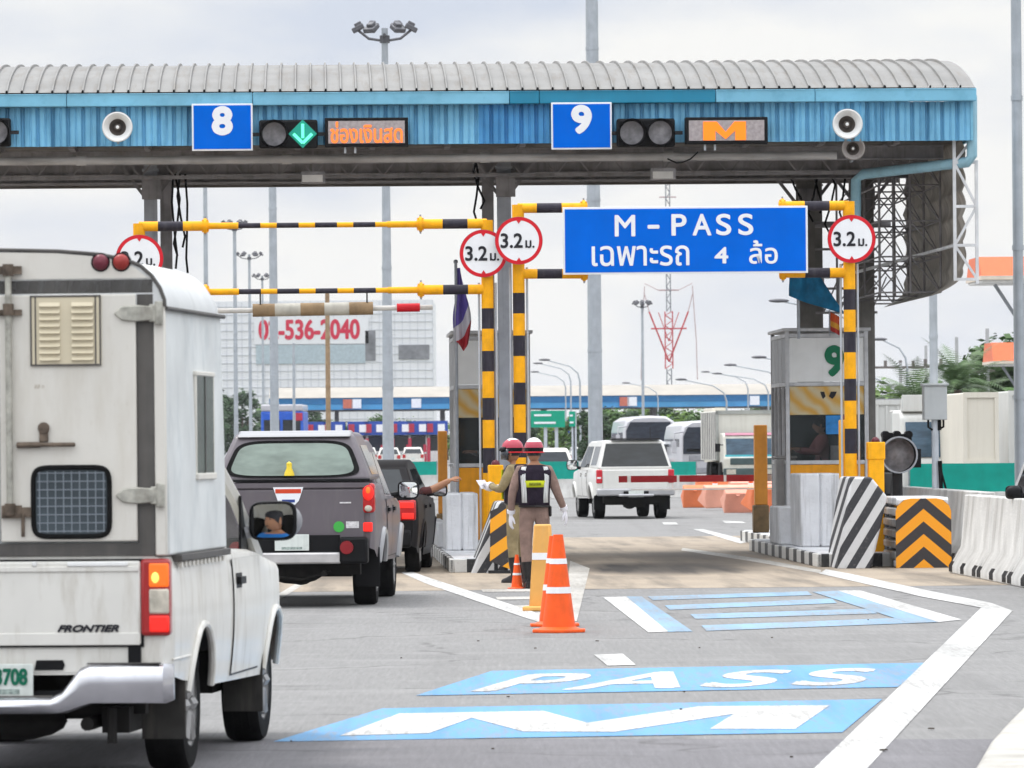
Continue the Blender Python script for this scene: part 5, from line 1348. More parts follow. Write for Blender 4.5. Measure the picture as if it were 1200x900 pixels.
cn3 = c3.cab([(.0, 1.13), (1.62, 1.13), (1.62, 1.75), (.5, 1.76), (.30, 1.74)], .83, .66, 1.13, 1.76, WH, T3, [[(.5, 1.2), (1.5, 1.2), (1.5, 1.62), (.55, 1.62)]], None, ((.02, 1.17), (.27, 1.68), .06, .004), 'canopy')
MB().bx(-.5, .6, .2, .55, 1.765, 1.80).build('spoiler', BLACK, cn3, bevel=.012)
c3.cab([(1.66, 1.1), (3.8, 1.08), (3.1, 1.70), (2.8, 1.74), (1.75, 1.73)], .83, .64, 1.1, 1.74, WH, T3, [[(1.85, 1.15), (2.6, 1.15), (2.6, 1.62), (1.95, 1.62)], [(2.66, 1.15), (3.55, 1.15), (3.05, 1.62), (2.66, 1.62)]], ((3.8, 1.1), (3.1, 1.68), .08, -.004), None)
mirror(T3, c3, 3.35, 1.2, 1, BLACK, .22, .2); mirror(T3, c3, 3.35, 1.2, -1, BLACK, .22, .2)
for sd in (1, -1): MB().bx(sd * .45, sd * .7, 5.02, 5.12, .7, .85).build('headlight', CLR, T3)
# ---- car on the far side of the barrier, cut by the frame
SLV = carpaint('silver_paint', (.52, .53, .54), .1)
p = P(1200, 555, 66)
hatch('passenger_car', 'silver car beyond the white barrier, only its black mirror showing', 'car', Vector((p.x + .86, 68.6, 0)), pi, SLV, .87, 4.4, 1.55, False, zr=1.0, mm=BLACK)
# ================================================================== people
def skin_mesh(J, bones, rad, root='pelvis', sub=2):
    names = list(J); idx = {n: i for i, n in enumerate(names)}
    me = bpy.data.meshes.new('skin'); me.from_pydata([tuple(J[n]) for n in names], [(idx[a], idx[b]) for a, b in bones], [])
    o = bpy.data.objects.new('skin', me); col.objects.link(o)
    o.modifiers.new('s', 'SKIN'); sm = o.modifiers.new('u', 'SUBSURF'); sm.levels = sub; sm.render_levels = sub
    for n in names:
        v = me.skin_vertices[0].data[idx[n]]; r = rad[n]; v.radius = r if isinstance(r, tuple) else (r, r); v.use_root = n == root
    dg = bpy.context.evaluated_depsgraph_get(); dg.update()
    ev = bpy.data.meshes.new_from_object(o.evaluated_get(dg))
    vs = [v.co.copy() for v in ev.vertices]; fs = [list(p.vertices) for p in ev.polygons]
    bpy.data.objects.remove(o); bpy.data.meshes.remove(ev)
    return vs, fs
def seg_dist(p, a, b):
    ab_ = b - a; t = max(0, min(1, (p - a).dot(ab_) / max(ab_.length_squared, 1e-9))); return (p - a - ab_ * t).length
def head_mb(q, c, yaw, k_skin, k_hair, k_eye, s=1.0, hair=True):
    T = Matrix.Translation(c) @ Matrix.Rotation(yaw, 4, 'Z') @ Matrix.Scale(s, 4)
    q.mat(k_skin); rings = []; nu, nv = 20, 16
    for i in range(nv + 1):
        t = -pi / 2 + pi * i / nv; z = .118 * sin(t); qk = max(cos(t), .03); r = []
        jaw = 1 - .22 * max(0, -sin(t)) ** 1.2
        for k in range(nu):
            a = 2 * pi * k / nu; x = .076 * qk * jaw * cos(a); y = .098 * qk * sin(a) * (1 - .1 * max(0, -sin(t)))
            if sin(a) > .9 and -.45 < sin(t) < .08: y += .018 * (1 - abs(sin(t) + .2) * 2)
            r.append((x, y, z))
        rings.append(r)
    q.loft(rings, T=T)
    for sd in (-1, 1):
        q.mat(k_skin).ell((sd * .078, -.005, -.005), (.010, .020, .032), 8, 7, T)
        q.mat(k_eye).ell((sd * .030, .088, .010), (.014, .008, .008), 8, 6, T)
    q.mat(k_eye).ell((0, .086, -.062), (.024, .008, .006), 8, 5, T)
    if hair:
        q.mat(k_hair); rr = []
        for i in range(9):
            t = pi / 2 - (pi * .58) * i / 8; z = .126 * sin(t); qk = max(cos(t), .03)
            rr.append([(.083 * qk * cos(2 * pi * k / nu), (.104 * qk * sin(2 * pi * k / nu)) - .008, z + (.045 * max(0, sin(2 * pi * k / nu)) * i / 8)) for k in range(nu)])
        q.loft(rr, c0=False, c1=False, T=T)
def hand_mb(q, wrist, dirv, palm_n, curl=.5, sd=1, s=1.0):
    """palm and five bent fingers. DIRV: wrist to knuckles; PALM_N: where the palm faces; SD: side on which the thumb leaves"""
    d = Vector(dirv).normalized(); n = Vector(palm_n); n = (n - d * n.dot(d)).normalized(); t = d.cross(n).normalized() * sd
    w0 = Vector(wrist)
    rings = []
    for u, wd, th in ((-.02, .026, .021), (.01, .031, .017), (.05, .040, .016), (.082, .040, .013), (.092, .034, .009)):
        rings.append([w0 + d * u * s + t * wd * s * cos(2 * pi * k / 12) + n * th * s * sin(2 * pi * k / 12) for k in range(12)])
    q.loft(rings)
    for off, L, r in ((.030, .072, .0088), (.011, .080, .0092), (-.010, .074, .0088), (-.029, .058, .0078)):
        p = w0 + d * .080 * s + t * off * s; a = curl * .25; pts = [p - d * .02 * s]; rr = [r * s]
        for j, f in enumerate((.45, .32, .23)):
            v = d * cos(a) + n * sin(a)
            pts.append(p); rr.append(r * s * (1 - .05 * j)); p = p + v * L * f * s; a += curl * .75
        pts.append(p); rr.append(r * s * .7)
        q.tube(pts, rr, 8)
    p = w0 + d * .022 * s + t * .026 * s
    v1 = (d * .65 + t * .7 + n * .25).normalized(); v2 = (d * .92 + t * .2 + n * .3).normalized()
    q.tube([p - v1 * .015 * s, p + v1 * .032 * s, p + v1 * .032 * s + v2 * .03 * s, p + v1 * .032 * s + v2 * .052 * s], [.013 * s, .0115 * s, .010 * s, .007 * s], 8)
BONES = [('pelvis', 'spine'), ('spine', 'chest'), ('chest', 'neck'), ('neck', 'head')]
for sd in 'lr':
    BONES += [('chest', 'sh' + sd), ('sh' + sd, 'el' + sd), ('el' + sd, 'wr' + sd), ('pelvis', 'hip' + sd), ('hip' + sd, 'kn' + sd), ('kn' + sd, 'an' + sd)]
RAD = dict(pelvis=(.150, .115), spine=(.140, .105), chest=(.155, .115), neck=.056, head=.05, shl=.078, shr=.078, ell=.054, elr=.054, wrl=.040, wrr=.040,
           hipl=.102, hipr=.102, knl=.074, knr=.074, anl=.062, anr=.062)
ZONE = {'pelvis': 0, 'hip': 0, 'kn': 0}
def J0(**k):
    J = dict(pelvis=(0, 0, .93), spine=(0, 0, 1.10), chest=(0, -.01, 1.28), neck=(0, -.015, 1.44), head=(0, .0, 1.50))
    for n, s in (('l', -1), ('r', 1)):
        J.update({'sh' + n: (s * .175, -.01, 1.375), 'el' + n: (s * .245, -.03, 1.10), 'wr' + n: (s * .275, .04, .87), 'hip' + n: (s * .095, 0, .86), 'kn' + n: (s * .105, .015, .48), 'an' + n: (s * .105, -.02, .10)})
    J.update(k)
    return {n: Vector(v) for n, v in J.items()}
def body(root, J, top, legs, skin, hc, hyaw, hair=True, hands=None, hairm=None, rad=None, bare=False):
    R = dict(RAD); R.update(rad or {})
    vs, fs = skin_mesh(J, BONES, R)
    zones = [(J[a], J[b], 1 if a in ('pelvis',) and b.startswith('hip') or a.startswith(('hip', 'kn')) else 2 if (a, b) == ('neck', 'head') or bare and a.startswith('el') else 0) for a, b in BONES]
    q = MB()
    q.v = vs
    for f in fs:
        c = sum((vs[i] for i in f), Vector()) / len(f)
        z = min(zones, key=lambda s: seg_dist(c, s[0], s[1]))
        k = z[2]
        if k == 0 and c.z > J['neck'].z + .0 and abs(c.x - J['neck'].x) < .075: k = 2
        if k == 0 and c.z < J['pelvis'].z + .02 and seg_dist(c, J['pelvis'], J['spine']) < .17: k = 1
        q.f.append(f); q.m.append(k)
    head_mb(q, hc, hyaw, 2, 3, 4, hair=hair)
    q.mat(2)
    for h in (hands or []): hand_mb(q, **h)
    return q.build('body', [top, legs, skin, hairm or INK, INK], root, smooth=60)
BRN = M('brown_uniform', (.235, .155, .128), .85, var=.22, vs=9, bump=1.0, bs=16); BRN2 = M('khaki_uniform', (.25, .20, .11), .85, var=.22, vs=9, bump=1.0, bs=16)
VEST = M('dark_vest', (.022, .016, .026), .85, var=.3, vs=10, bump=.8, bs=18, spec=.1); LIME = M('lime_band', (.50, .54, .01), .6, var=.08)
GLOVE = M('white_glove', (.72, .70, .74), .8, var=.08); BOOT = M('black_boot', (.02, .017, .017), .35, var=.2)
HELR = M('helmet_red', (.42, .03, .06), .25, coat=.6); HELW = M('helmet_white', (.70, .67, .66), .25, coat=.6, streak=.15)
def strapmat():
    m, nt, N, L, b = nodes('checked_reflective')
    ck = N.new('ShaderNodeTexBrick'); ck.inputs['Scale'].default_value = 16
    ck.inputs['Color1'].default_value = (.62, .62, .61, 1); ck.inputs['Color2'].default_value = (.6, .61, .6, 1); ck.inputs['Mortar'].default_value = (.22, .22, .22, 1)
    tc = N.new('ShaderNodeTexCoord'); L.new(tc.outputs['Object'], ck.inputs[0]); L.new(ck.outputs[0], b.inputs['Base Color']); b.inputs['Roughness'].default_value = .4
    return m
STRAP = strapmat()
def helmet(root, c, yaw, visor):
    T = Matrix.Translation(c) @ Matrix.Rotation(yaw, 4, 'Z'); q = MB(); rings = []
    for i in range(11):
        t = pi / 2 - pi * .60 * i / 10; q_ = max(cos(t), .02)
        rings.append([(.112 * q_ * cos(2 * pi * k / 28), .138 * q_ * sin(2 * pi * k / 28) - .005, .128 * sin(t) + .028) for k in range(28)])
    j_ = 4 if visor else 6
    q.mat(0).loft(rings[:j_], c0=True, c1=False, T=T); q.mat(1).loft(rings[j_ - 1:9], c0=False, c1=False, T=T); q.mat(2).loft(rings[8:], c0=False, c1=False, T=T)
    o = q.build('helmet', [HELW, HELR, BLACK], root, smooth=60, recalc=False)
    MB().tube([T @ Vector((.113 * cos(a), .139 * sin(a) - .005, -.018)) for a in [2 * pi * k / 28 for k in range(29)]], .008, 6).build('helmet_rim', SIGNR, o)
    q = MB()
    rr = [[T @ Vector((r * cos(a), r * 1.2 * sin(a), z)) for a in [pi * (.12 + .76 * k / 12) for k in range(13)]] for r, z in ((.112, .045), (.125, .03), (.138, -.0))]
    q.grid(rr).build('peak', BLACK if visor else HELR, o, thick=.006)
    if visor:
        rr = [[T @ Vector((r * cos(a), r * 1.2 * sin(a), z)) for a in [pi * (.02 + .96 * k / 14) for k in range(15)]] for r, z in ((.118, .02), (.122, -.05), (.112, -.11))]
        MB().grid(rr).build('visor', M('dark_visor', (.02, .022, .03), .1, coat=.6), o, thick=.004)
    return o
def vest(root, J, w=1.0):
    """sleeveless vest: rings round the trunk a little outside the shirt"""
    q = MB(); rings = []
    for z, hx, hy in ((.975, .178, .150), (1.06, .178, .146), (1.16, .182, .146), (1.28, .200, .152), (1.37, .205, .142), (1.425, .165, .115), (1.445, .10, .09)):
        rings.append([Vector((hx * w * math.copysign(abs(cos(a)) ** .75, cos(a)), hy * math.copysign(abs(sin(a)) ** .85, sin(a)) - .01, z)) for a in [2 * pi * k / 32 for k in range(32)]])
    v = q.loft(rings, c0=False, c1=False).build('vest', VEST, root, smooth=60, thick=.006)
    def onback(x, z, off=.008):
        for i in range(len(rings) - 1):
            z0, z1 = rings[i][0].z, rings[i + 1][0].z
            if z0 <= z <= z1:
                t = (z - z0) / (z1 - z0); R = [rings[i][k].lerp(rings[i + 1][k], t) for k in range(32)]
                best = None
                for k in range(16, 32):
                    a, b_ = R[k], R[(k + 1) % 32]
                    if min(a.x, b_.x) - 1e-6 <= x <= max(a.x, b_.x) + 1e-6:
                        u = (x - a.x) / (b_.x - a.x) if abs(b_.x - a.x) > 1e-6 else 0
                        return Vector((x, a.y + (b_.y - a.y) * u - off, z))
        return Vector((x, -.15, z))
    st = MB()
    for sd in (-1, 1):
        st.grid([[onback(sd * (x0 + (x1 - x0) * t), z) for x0, x1 in ()] if False else [onback(sd * (.072 + .046 * t + dx), z) for dx in (0, .018, .036, .054)] for z, t in ((1.005, .55), (1.10, .60), (1.20, .72), (1.30, .88), (1.40, .72), (1.425, .5))])
    st.build('reflective_strap', STRAP, v, smooth=60, thick=.004)
    lb = MB().grid([[onback(x, z, .007) for x in (-.118, -.08, -.04, 0, .04, .08, .118)] for z in (1.185, 1.225, 1.262)]).build('yellow_band', LIME, v, smooth=60, thick=.004)
    MB().grid([[onback(x, z, .011) for x in (-.07, -.035, 0, .035, .07)] for z in (1.205, 1.24)]).build('band_print', M('band_ink', (.2, .22, .01), .6, var=.5, vs=60), lb, smooth=60, thick=.002)
    MB().tube([onback(0, 1.0) * 1 + Vector((0, .01, -.03))] + [Vector((.172 * cos(a), .142 * sin(a) - .01, .965)) for a in [-pi / 2 + 2 * pi * k / 24 for k in range(25)]], .018, 6).build('belt', BOOT, root)
    return v
def boots(root, J, hi=.30):
    for n, s in (('l', -1), ('r', 1)):
        a = J['an' + n]; k = J['kn' + n]
        up = a.lerp(k, .55)
        q = MB().tube([a + Vector((0, .0, -.07)), a + Vector((0, 0, .02)), a.lerp(k, .3), up], [.058, .056, .066, .076], 12)
        q.loft([[a + Vector((x * w, y, z)) for x, z in ((-1, -.10), (1, -.10), (1, -.10 + h * .6), (.55, -.10 + h), (-.55, -.10 + h), (-1, -.10 + h * .6))] for y, w, h in ((-.085, .036, .07), (-.04, .046, .10), (.04, .046, .10), (.11, .050, .065), (.165, .040, .045), (.185, .022, .03))])
        q.build('boot', BOOT, root, smooth=50)
# policeman with his back to us
p = G(627, 690); p.z = .004
PL1 = thing('person', 'policeman seen from behind in dark vest with yellow back band, arms hanging', 'person', p, radians(4), 'traffic policemen at the island nose')
J = J0(ell=(-.262, -.03, 1.11), wrl=(-.272, .03, .88), elr=(.27, -.02, 1.115), wrr=(.355, .05, .92), anl=(-.085, -.02, .10), anr=(.115, .0, .10), knl=(-.10, .01, .48))
body(PL1, J, BRN, BRN, SKIN, Vector((0, .005, 1.585)), radians(8), hair=True)
helmet(PL1, Vector((0, .0, 1.612)), radians(8), False); vest(PL1, J); boots(PL1, J)
for n, dv, sd in (('l', (-.05, .1, -1), -1), ('r', (.22, .1, -1), 1)):
    q = MB(); hand_mb(q, J['wr' + n] + Vector(dv).normalized() * .015, dv, (-sd * .8, .3, 0), .45, -1 if sd > 0 else 1, 1.1)
    q.tube([J['wr' + n].lerp(J['el' + n], .18), J['wr' + n]], [.050, .046], 12)
    q.build('glove', GLOVE, PL1, smooth=60)
MB().bx(.165, .20, -.06, .06, .84, .965).build('holster', BOOT, PL1, bevel=.015)
# policeman turned to lane 8, writing
p = G(607, 683); p.z = .004
PL2 = thing('person', 'policeman with black visor turned to lane 8, holding white paper', 'person', p, radians(62), 'traffic policemen at the island nose')
J = J0(chest=(0, .01, 1.28), neck=(0, .03, 1.435), head=(0, .05, 1.50), ell=(-.24, .10, 1.13), wrl=(-.10, .33, 1.19), elr=(.25, .08, 1.13), wrr=(.06, .33, 1.15))
body(PL2, J, BRN2, BRN2, SKIN, Vector((0, .07, 1.58)), radians(10))
helmet(PL2, Vector((0, .065, 1.61)), radians(10), True); boots(PL2, J)
v2 = vest(PL2, J)
MB().bx(-.13, -.09, .135, .15, 1.02, 1.38).bx(.09, .13, .135, .15, 1.02, 1.38).bx(-.09, .09, .137, .148, 1.19, 1.26).build('front_strap', LIME, v2)
for n, dv, pn, sd in (('l', (.45, .75, .1), (.6, -.4, .5), 1), ('r', (-.35, .8, .1), (-.5, -.3, .6), -1)):
    q = MB(); hand_mb(q, J['wr' + n] + Vector(dv).normalized() * .015, dv, pn, .9, sd, 1.1)
    q.tube([J['wr' + n].lerp(J['el' + n], .2), J['wr' + n]], [.052, .046], 12)
    q.build('glove', GLOVE, PL2, smooth=60)
c = PL2.location + rotz(Vector((-.02, .47, 1.20)), radians(62))
tag(MB().box((0, 0, 0), (.19, .006, .13), Matrix.Rotation(radians(-35), 4, 'X')).build('ticket_pad', M('paper', (.7, .7, .72), .8, var=.05), loc=c, rz=radians(62), bevel=.002), 'white paper held in the gloved hands of the visored policeman', 'paper')
# driver of the white pickup, seen in its mirror
def seated(root_loc, rz, lab, top, hc, J, hands, name='person', sk=SKIN, bare=False):
    r = thing('person', lab, 'person', root_loc, rz)
    body(r, J, top, INK, sk, hc, 0, True, hands, bare=bare)
    return r
def Jseat(**k):
    J = dict(pelvis=(0, 0, 0), spine=(0, -.02, .17), chest=(0, -.03, .36), neck=(0, -.02, .51), head=(0, .0, .57))
    for n, s in (('l', -1), ('r', 1)):
        J.update({'sh' + n: (s * .175, -.02, .45), 'el' + n: (s * .26, .12, .24), 'wr' + n: (s * .17, .38, .30), 'hip' + n: (s * .1, .06, -.02), 'kn' + n: (s * .13, .44, .03), 'an' + n: (s * .13, .55, -.30)})
    J.update(k); return {n: Vector(v) for n, v in J.items()}
o_ = Vector((-2.60, 28.1, 0)) + rotz(Vector((.36, 2.58, .70)), HEAD1)
J = Jseat()
BLUS = M('blue_shirt', (.02, .18, .55), .8, var=.1)
seated(o_, HEAD1, 'driver in a blue shirt, visible in the wing mirror of the white pickup', BLUS, Vector((0, .03, .655)), J, [dict(wrist=J['wrl'], dirv=(.1, 1, .3), palm_n=(.3, .2, -1), curl=1.2, sd=1), dict(wrist=J['wrr'], dirv=(-.1, 1, .3), palm_n=(-.3, .2, -1), curl=1.2, sd=-1)])
# driver of the dark car, arm held out to the booth
o_ = Vector((-2.08, 73.2, 0)) + rotz(Vector((.40, 2.12, .58)), -radians(2.6))
J = Jseat(elr=(.47, .10, .50), wrr=(.74, .16, .635), shr=(.19, -.01, .46))
seated(o_, -radians(2.6), 'driver of the dark hatchback reaching an arm out to the booth', M('maroon_shirt', (.10, .03, .03), .8), Vector((0, .03, .655)), J, [dict(wrist=J['wrl'], dirv=(.1, 1, .3), palm_n=(.3, .2, -1), curl=1.2, sd=1), dict(wrist=J['wrr'], dirv=(1, .2, .35), palm_n=(0, .6, -1), curl=.8, sd=-1)], bare=True)
# toll clerks behind the booth windows
for bth, lab, shirt, dx in ((b8, 'toll clerk half seen behind the lane 8 booth window', M('clerk_grey', (.20, .2, .21), .8), .22), (b9, 'toll clerk half seen behind the window of the booth marked 9', M('clerk_pink', (.45, .20, .22), .8), .1)):
    bpy.context.view_layer.update()
    loc = bth.matrix_world @ Vector((dx - .1, 1.0, zc - .45 + .35))
    J = Jseat()
    seated(loc, TH + radians(100), lab, shirt, Vector((0, .03, .655)), J, [dict(wrist=J['wrl'], dirv=(.1, 1, .2), palm_n=(.2, .2, -1), curl=.8, sd=1), dict(wrist=J['wrr'], dirv=(-.1, 1, .2), palm_n=(-.2, .2, -1), curl=.8, sd=-1)])
# ================================================================== background
POLE = M('mast_steel', (.40, .43, .46), .5, .3, var=.1, streak=.15)
POLED = M('lamp_head_grey', (.12, .12, .13), .5, .3)
def mast(px, pytop, Y, r0, r1, lab, heads=0, spread=.9, grp='tall floodlight masts', name='floodlight_mast', mat=POLE, zt=None):
    b_ = P(px, 520, Y); zt = P(px, pytop, Y).z if zt is None else zt
    r = thing(name, lab, 'lamp mast', (b_.x, Y, 0), 0, grp)
    q = MB(); q.tube([(0, 0, 0), (0, 0, zt)], [r0, r1], 14).tube([(0, 0, 0), (0, 0, .12)], r0 * 1.9, 12)
    for k in range(1, 4): q.tube([(0, 0, zt * k / 4 - .04), (0, 0, zt * k / 4 + .04)], r0 + (r1 - r0) * k / 4 + .012, 14)
    q.build('pole', mat, r)
    if heads:
        MB().tube([(-spread, 0, zt - .05), (-spread * .6, 0, zt - .28), (0, 0, zt - .35), (spread * .6, 0, zt - .28), (spread, 0, zt - .05)], .04, 6).tube([(0, -spread * .6, zt - .2), (0, spread * .6, zt - .2)], .04, 6).tube([(0, 0, zt - .4), (0, 0, zt - .2)], r1 * 1.6, 10).build('crossarm', POLED, r)
        for k in range(heads):
            a = 2 * pi * k / heads; c = Vector((cos(a) * spread, sin(a) * spread * .7, zt + .0 + .05 * sin(a)))
            T = Matrix.Translation(c) @ Matrix.Rotation(a, 4, 'Z') @ Matrix.Rotation(radians(28), 4, 'Y')
            MB().box((0, 0, 0), (.34, .32, .13), T).box((-.05, 0, .1), (.2, .18, .1), T).build('floodlight', POLED, r, bevel=.02)
    return r
mast(455, 33, 150, .165, .085, 'steel mast topped by a floodlight ring high above the canopy', 6, .72)
mast(698, -120, 160, .215, .17, 'thick steel mast rising out of the picture behind the white pickup', 6, .9)
mast(322, 130, 170, .145, .11, 'thicker mast between the thin ones at the left of lane 8', 0)
mast(243, 150, 230, .11, .08, 'thin mast nearest the white box body', 0)
mast(277, 262, 300, .13, .09, 'thin mast whose lamps show just above the upper striped bar', 6, .62)
mast(294, 298, 400, .13, .09, 'thin mast with a wide dark lamp cluster between the two striped bars', 6, .85)
mast(309, 323, 470, .12, .09, 'shortest lamp-topped mast, its cluster just above the lower striped bar', 6, .72)
mast(345, 402, 300, .09, .07, 'short plain mast standing left of the brown pole', 0)
mast(385, 340, 250, .12, .10, 'slim brown pole rising behind the grey pickup', 0, mat=M('brown_pole', (.32, .22, .13), .8, var=.2), grp=None)
mast(1195, -60, 88, .085, .082, 'grey mast at the edge by the teal screen', 0)
mast(1095, 180, 118, .095, .08, 'plain grey mast rising behind the raised control cabinet', 0)
mast(754, 355, 420, .12, .09, 'lone mast with a dark inverted-cone head beside the red lattice mast', 8, .62)
def street_lamp(px, py, Y, arm, lab, sgn=-1):
    h = P(px, py, Y); r = thing('street_lamp', lab, 'street lamp', (h.x - sgn * arm, Y, 0), 0, 'curved-arm street lamps along the far road')
    zt = h.z
    MB().tube([(0, 0, 0), (0, 0, zt - 1.3), (sgn * arm * .06, 0, zt - .8), (sgn * arm * .3, 0, zt - .38), (sgn * arm, 0, zt)], [.075, .055, .045, .035, .03], 8).build('pole', POLE, r)
    MB().ell((sgn * arm + sgn * .1, 0, zt + .02), (.36, .14, .07), 12, 7).build('lamp_head', POLED, r)
for i, (px, py, Y, arm) in enumerate(((916, 353, 190, 2.6), (892, 419, 250, 3.2), (858, 428, 300, 2.8), (842, 438, 380, 3.4), (828, 436, 430, 3.2), (800, 445, 330, 2.6), (735, 449, 470, 2.6), (640, 422, 330, 2.0), (632, 426, 390, 2.2), (628, 436, 450, 2.4), (1033, 398, 240, 1.1), (1018, 440, 240, 1.2))):
    street_lamp(px, py, Y, arm, ['street lamp with its arm highest, beside the cyan flag', 'second lowest curved street lamp, just left of the right tollbooth', 'third curved street lamp left of the right tollbooth', 'fourth curved street lamp left of the right tollbooth', 'fifth curved street lamp left of the right tollbooth', 'curved street lamp right of the red mast base', 'small curved street lamp left of the mast with the cone head', 'tallest of the three lamps beside the left booth', 'middle of the three lamps beside the left booth', 'lowest of the three lamps beside the left booth', 'tall curved street lamp behind the striped gantry post', 'lower curved street lamp just right of the booth marked 9'][i])
# red and white lattice mast with stays
Y = 620; b_ = P(785, 520, Y); s_ = F / Y
Z = lambda py: P(785, py, Y).z
r = thing('radio_mast', 'red and grey lattice mast with outrigger arms far beyond the plaza', 'radio mast', (b_.x, Y, 0))
RM_ = M('mast_red', (.50, .05, .06), .6); GM_ = M('mast_grey', (.22, .23, .25), .6)
def lat(q, za, zb_, w, st):
    for x, y in ((-w, -w), (w, -w), (w, w), (-w, w)): q.tube([(x, y, za), (x, y, zb_)], .06, 5)
    z = za; k = 1
    while z < zb_ - .1:
        z2 = min(z + st, zb_)
        for sd in (-1, 1): q.tube([(-w * k, sd * w, z), (w * k, sd * w, z2)], .04, 4); q.tube([(sd * w, -w * k, z), (sd * w, w * k, z2)], .04, 4)
        z = z2; k = -k
q = MB(); lat(q, 0, Z(432), .26, .6); lat(q, Z(365), Z(215), .22, .7); q.build('mast', GM_, r)
q = MB(); lat(q, Z(432), Z(365), .42, .6); q.build('red_section', RM_, r)
q = MB()
for sd in (-1, 1):
    X_ = lambda px: sd * abs(px - 785) / s_
    q.tube([(0, 0, Z(424)), (X_(762), 0, Z(365))], .09, 6); q.tube([(0, 0, Z(385)), (X_(764), 0, Z(385))], .09, 6)
    q.tube([(0, 0, Z(400)), (X_(773), 0, Z(366))], .05, 5)
q.build('outrigger', RM_, r)
for sd in (-1, 1):
    q = MB()
    X_ = lambda px: sd * abs(px - 785) / s_
    q.tube([(0, 0, Z(340)), (X_(773), 0, Z(340))], .08, 6); q.tube([(0, 0, Z(231)), (X_(775), 0, Z(231))], .07, 6)
    q.tube([(X_(757), 0, Z(335)), (X_(753), 0, Z(400)), (X_(752), 0, Z(445))], .045, 4); q.tube([(X_(757), 0, Z(345)), (X_(762), 0, Z(365))], .04, 4); q.tube([(X_(773), 0, Z(340)), (X_(757), 0, Z(332))], .035, 4)
    q.build('stay', M('stay_pinkish', (.40, .25, .26), .6), r)
# white clad building with the telephone number
Y = 700; a, b_ = P(150, 470, Y), P(508, 470, Y); zt = P(400, 352, Y).z; s_ = Y / F
WALLW = M('white_cladding', (.74, .75, .77), .7, var=.03, vs=.2)
r = thing('white_building', 'large white gridded building carrying a red telephone number', 'building', (a.x, Y, 0)); L = b_.x - a.x
MB().bx(0, L, 0, 30, 0, zt).build('wall', WALLW, r)
q = MB()
n = int(L / .95)
for i in range(n + 1): q.bx(L * i / n - .04, L * i / n + .04, -.10, -.004, 3, zt - .1)
k = 0; z = 4.0
while z < zt: q.bx(0, L, -.08, -.004, z - .035, z + .035); z += 1.02
q.build('facade_lattice', M('facade_grid_grey', (.60, .62, .65), .7), r)
def fx(px): return P(px, 400, Y).x - a.x
def fz(py): return P(380, py, Y).z
MB().bx(fx(298), fx(432), -.14, -.11, fz(403), fz(372)).build('sign_board', WALLW, r)
text('02-536-2040', 1, M('phone_red', (.60, .02, .06), .5), 'numerals', r, ((fx(304) + fx(421)) / 2, -.18, fz(386)), bold=.10, fit=(fx(421) - fx(304), 22 * s_))
MB().bx(fx(300), fx(428), -.14, -.11, fz(426), fz(404)).build('band_panel', M('pale_blue_panel', (.40, .48, .52), .6), r)
LG = M('louvre_grey', (.20, .205, .22), .7, var=.3, vs=.8)
MB().bx(fx(428), fx(440), -.14, -.11, fz(423), fz(388)).build('louvre_panel', LG, r); MB().bx(fx(467), fx(503), -.14, -.11, fz(422), fz(405)).build('louvre_panel', LG, r)
# far toll plaza
Y = 520
r = thing('toll_canopy', 'distant low toll canopy with blue fascia and cream roof', 'canopy', (P(615, 500, Y).x, Y, 0), TH)
x0, x1 = P(316, 470, Y).x - P(615, 470, Y).x, P(912, 470, Y).x - P(615, 470, Y).x
z1, z0 = P(770, 463, Y).z, P(770, 477, Y).z; zr_ = P(770, 450, Y).z
rf = [[(x, y, z1 + (zr_ - z1) * (1 - ((y - 6) / 6.2) ** 2)) for x in (x0, x1)] for y in [-.2 + 12.4 * k / 10 for k in range(11)]]
MB().grid(rf).build('roof', M('cream_roof', (.36, .33, .285), .6, var=.1, vs=.5), r, recalc=False)
q = MB(); q.bx(x0, x1, -.1, .1, (z0 + z1) / 2 - .05, z1).mat(1).bx(x0, x1, -.06, .1, z0, (z0 + z1) / 2 - .05)
q.build('fascia', [M('far_blue_dark', (.02, .15, .34), .5), M('far_blue', (.07, .30, .55), .5, var=.15, vs=.4)], r)
MB().bx(x0, x1, .1, 12, z0 - .1, z0).build('soffit', SOFF, r)
for px in (330, 395, 455, 520, 548, 640, 700, 770, 840, 902):
    x = P(px, 480, Y).x - P(615, 480, Y).x
    MB().bx(x - .2, x + .2, 3, 3.5, 0, z0 - .1).build('column', GIRD, r); MB().bx(x - .16, x + .16, 8, 8.4, 0, z0 - .1).build('column', GIRD, r)
for px, m_ in ((408, 0), (418, 1), (488, 1), (607, 1), (732, 0), (741, 1), (885, 1)):
    x = P(px, 470, Y).x - P(615, 470, Y).x; MB().bx(x - .45, x + .45, -.25, -.12, z0 + .12, z1 - .15).build('lane_sign', [M('far_orange', (.55, .16, .10), .5), SIGNW][m_], r)
BA = M('booth_awning_blue', (.02, .07, .36), .5); BRD = M('booth_red', (.42, .03, .06), .5)
bsrc = None
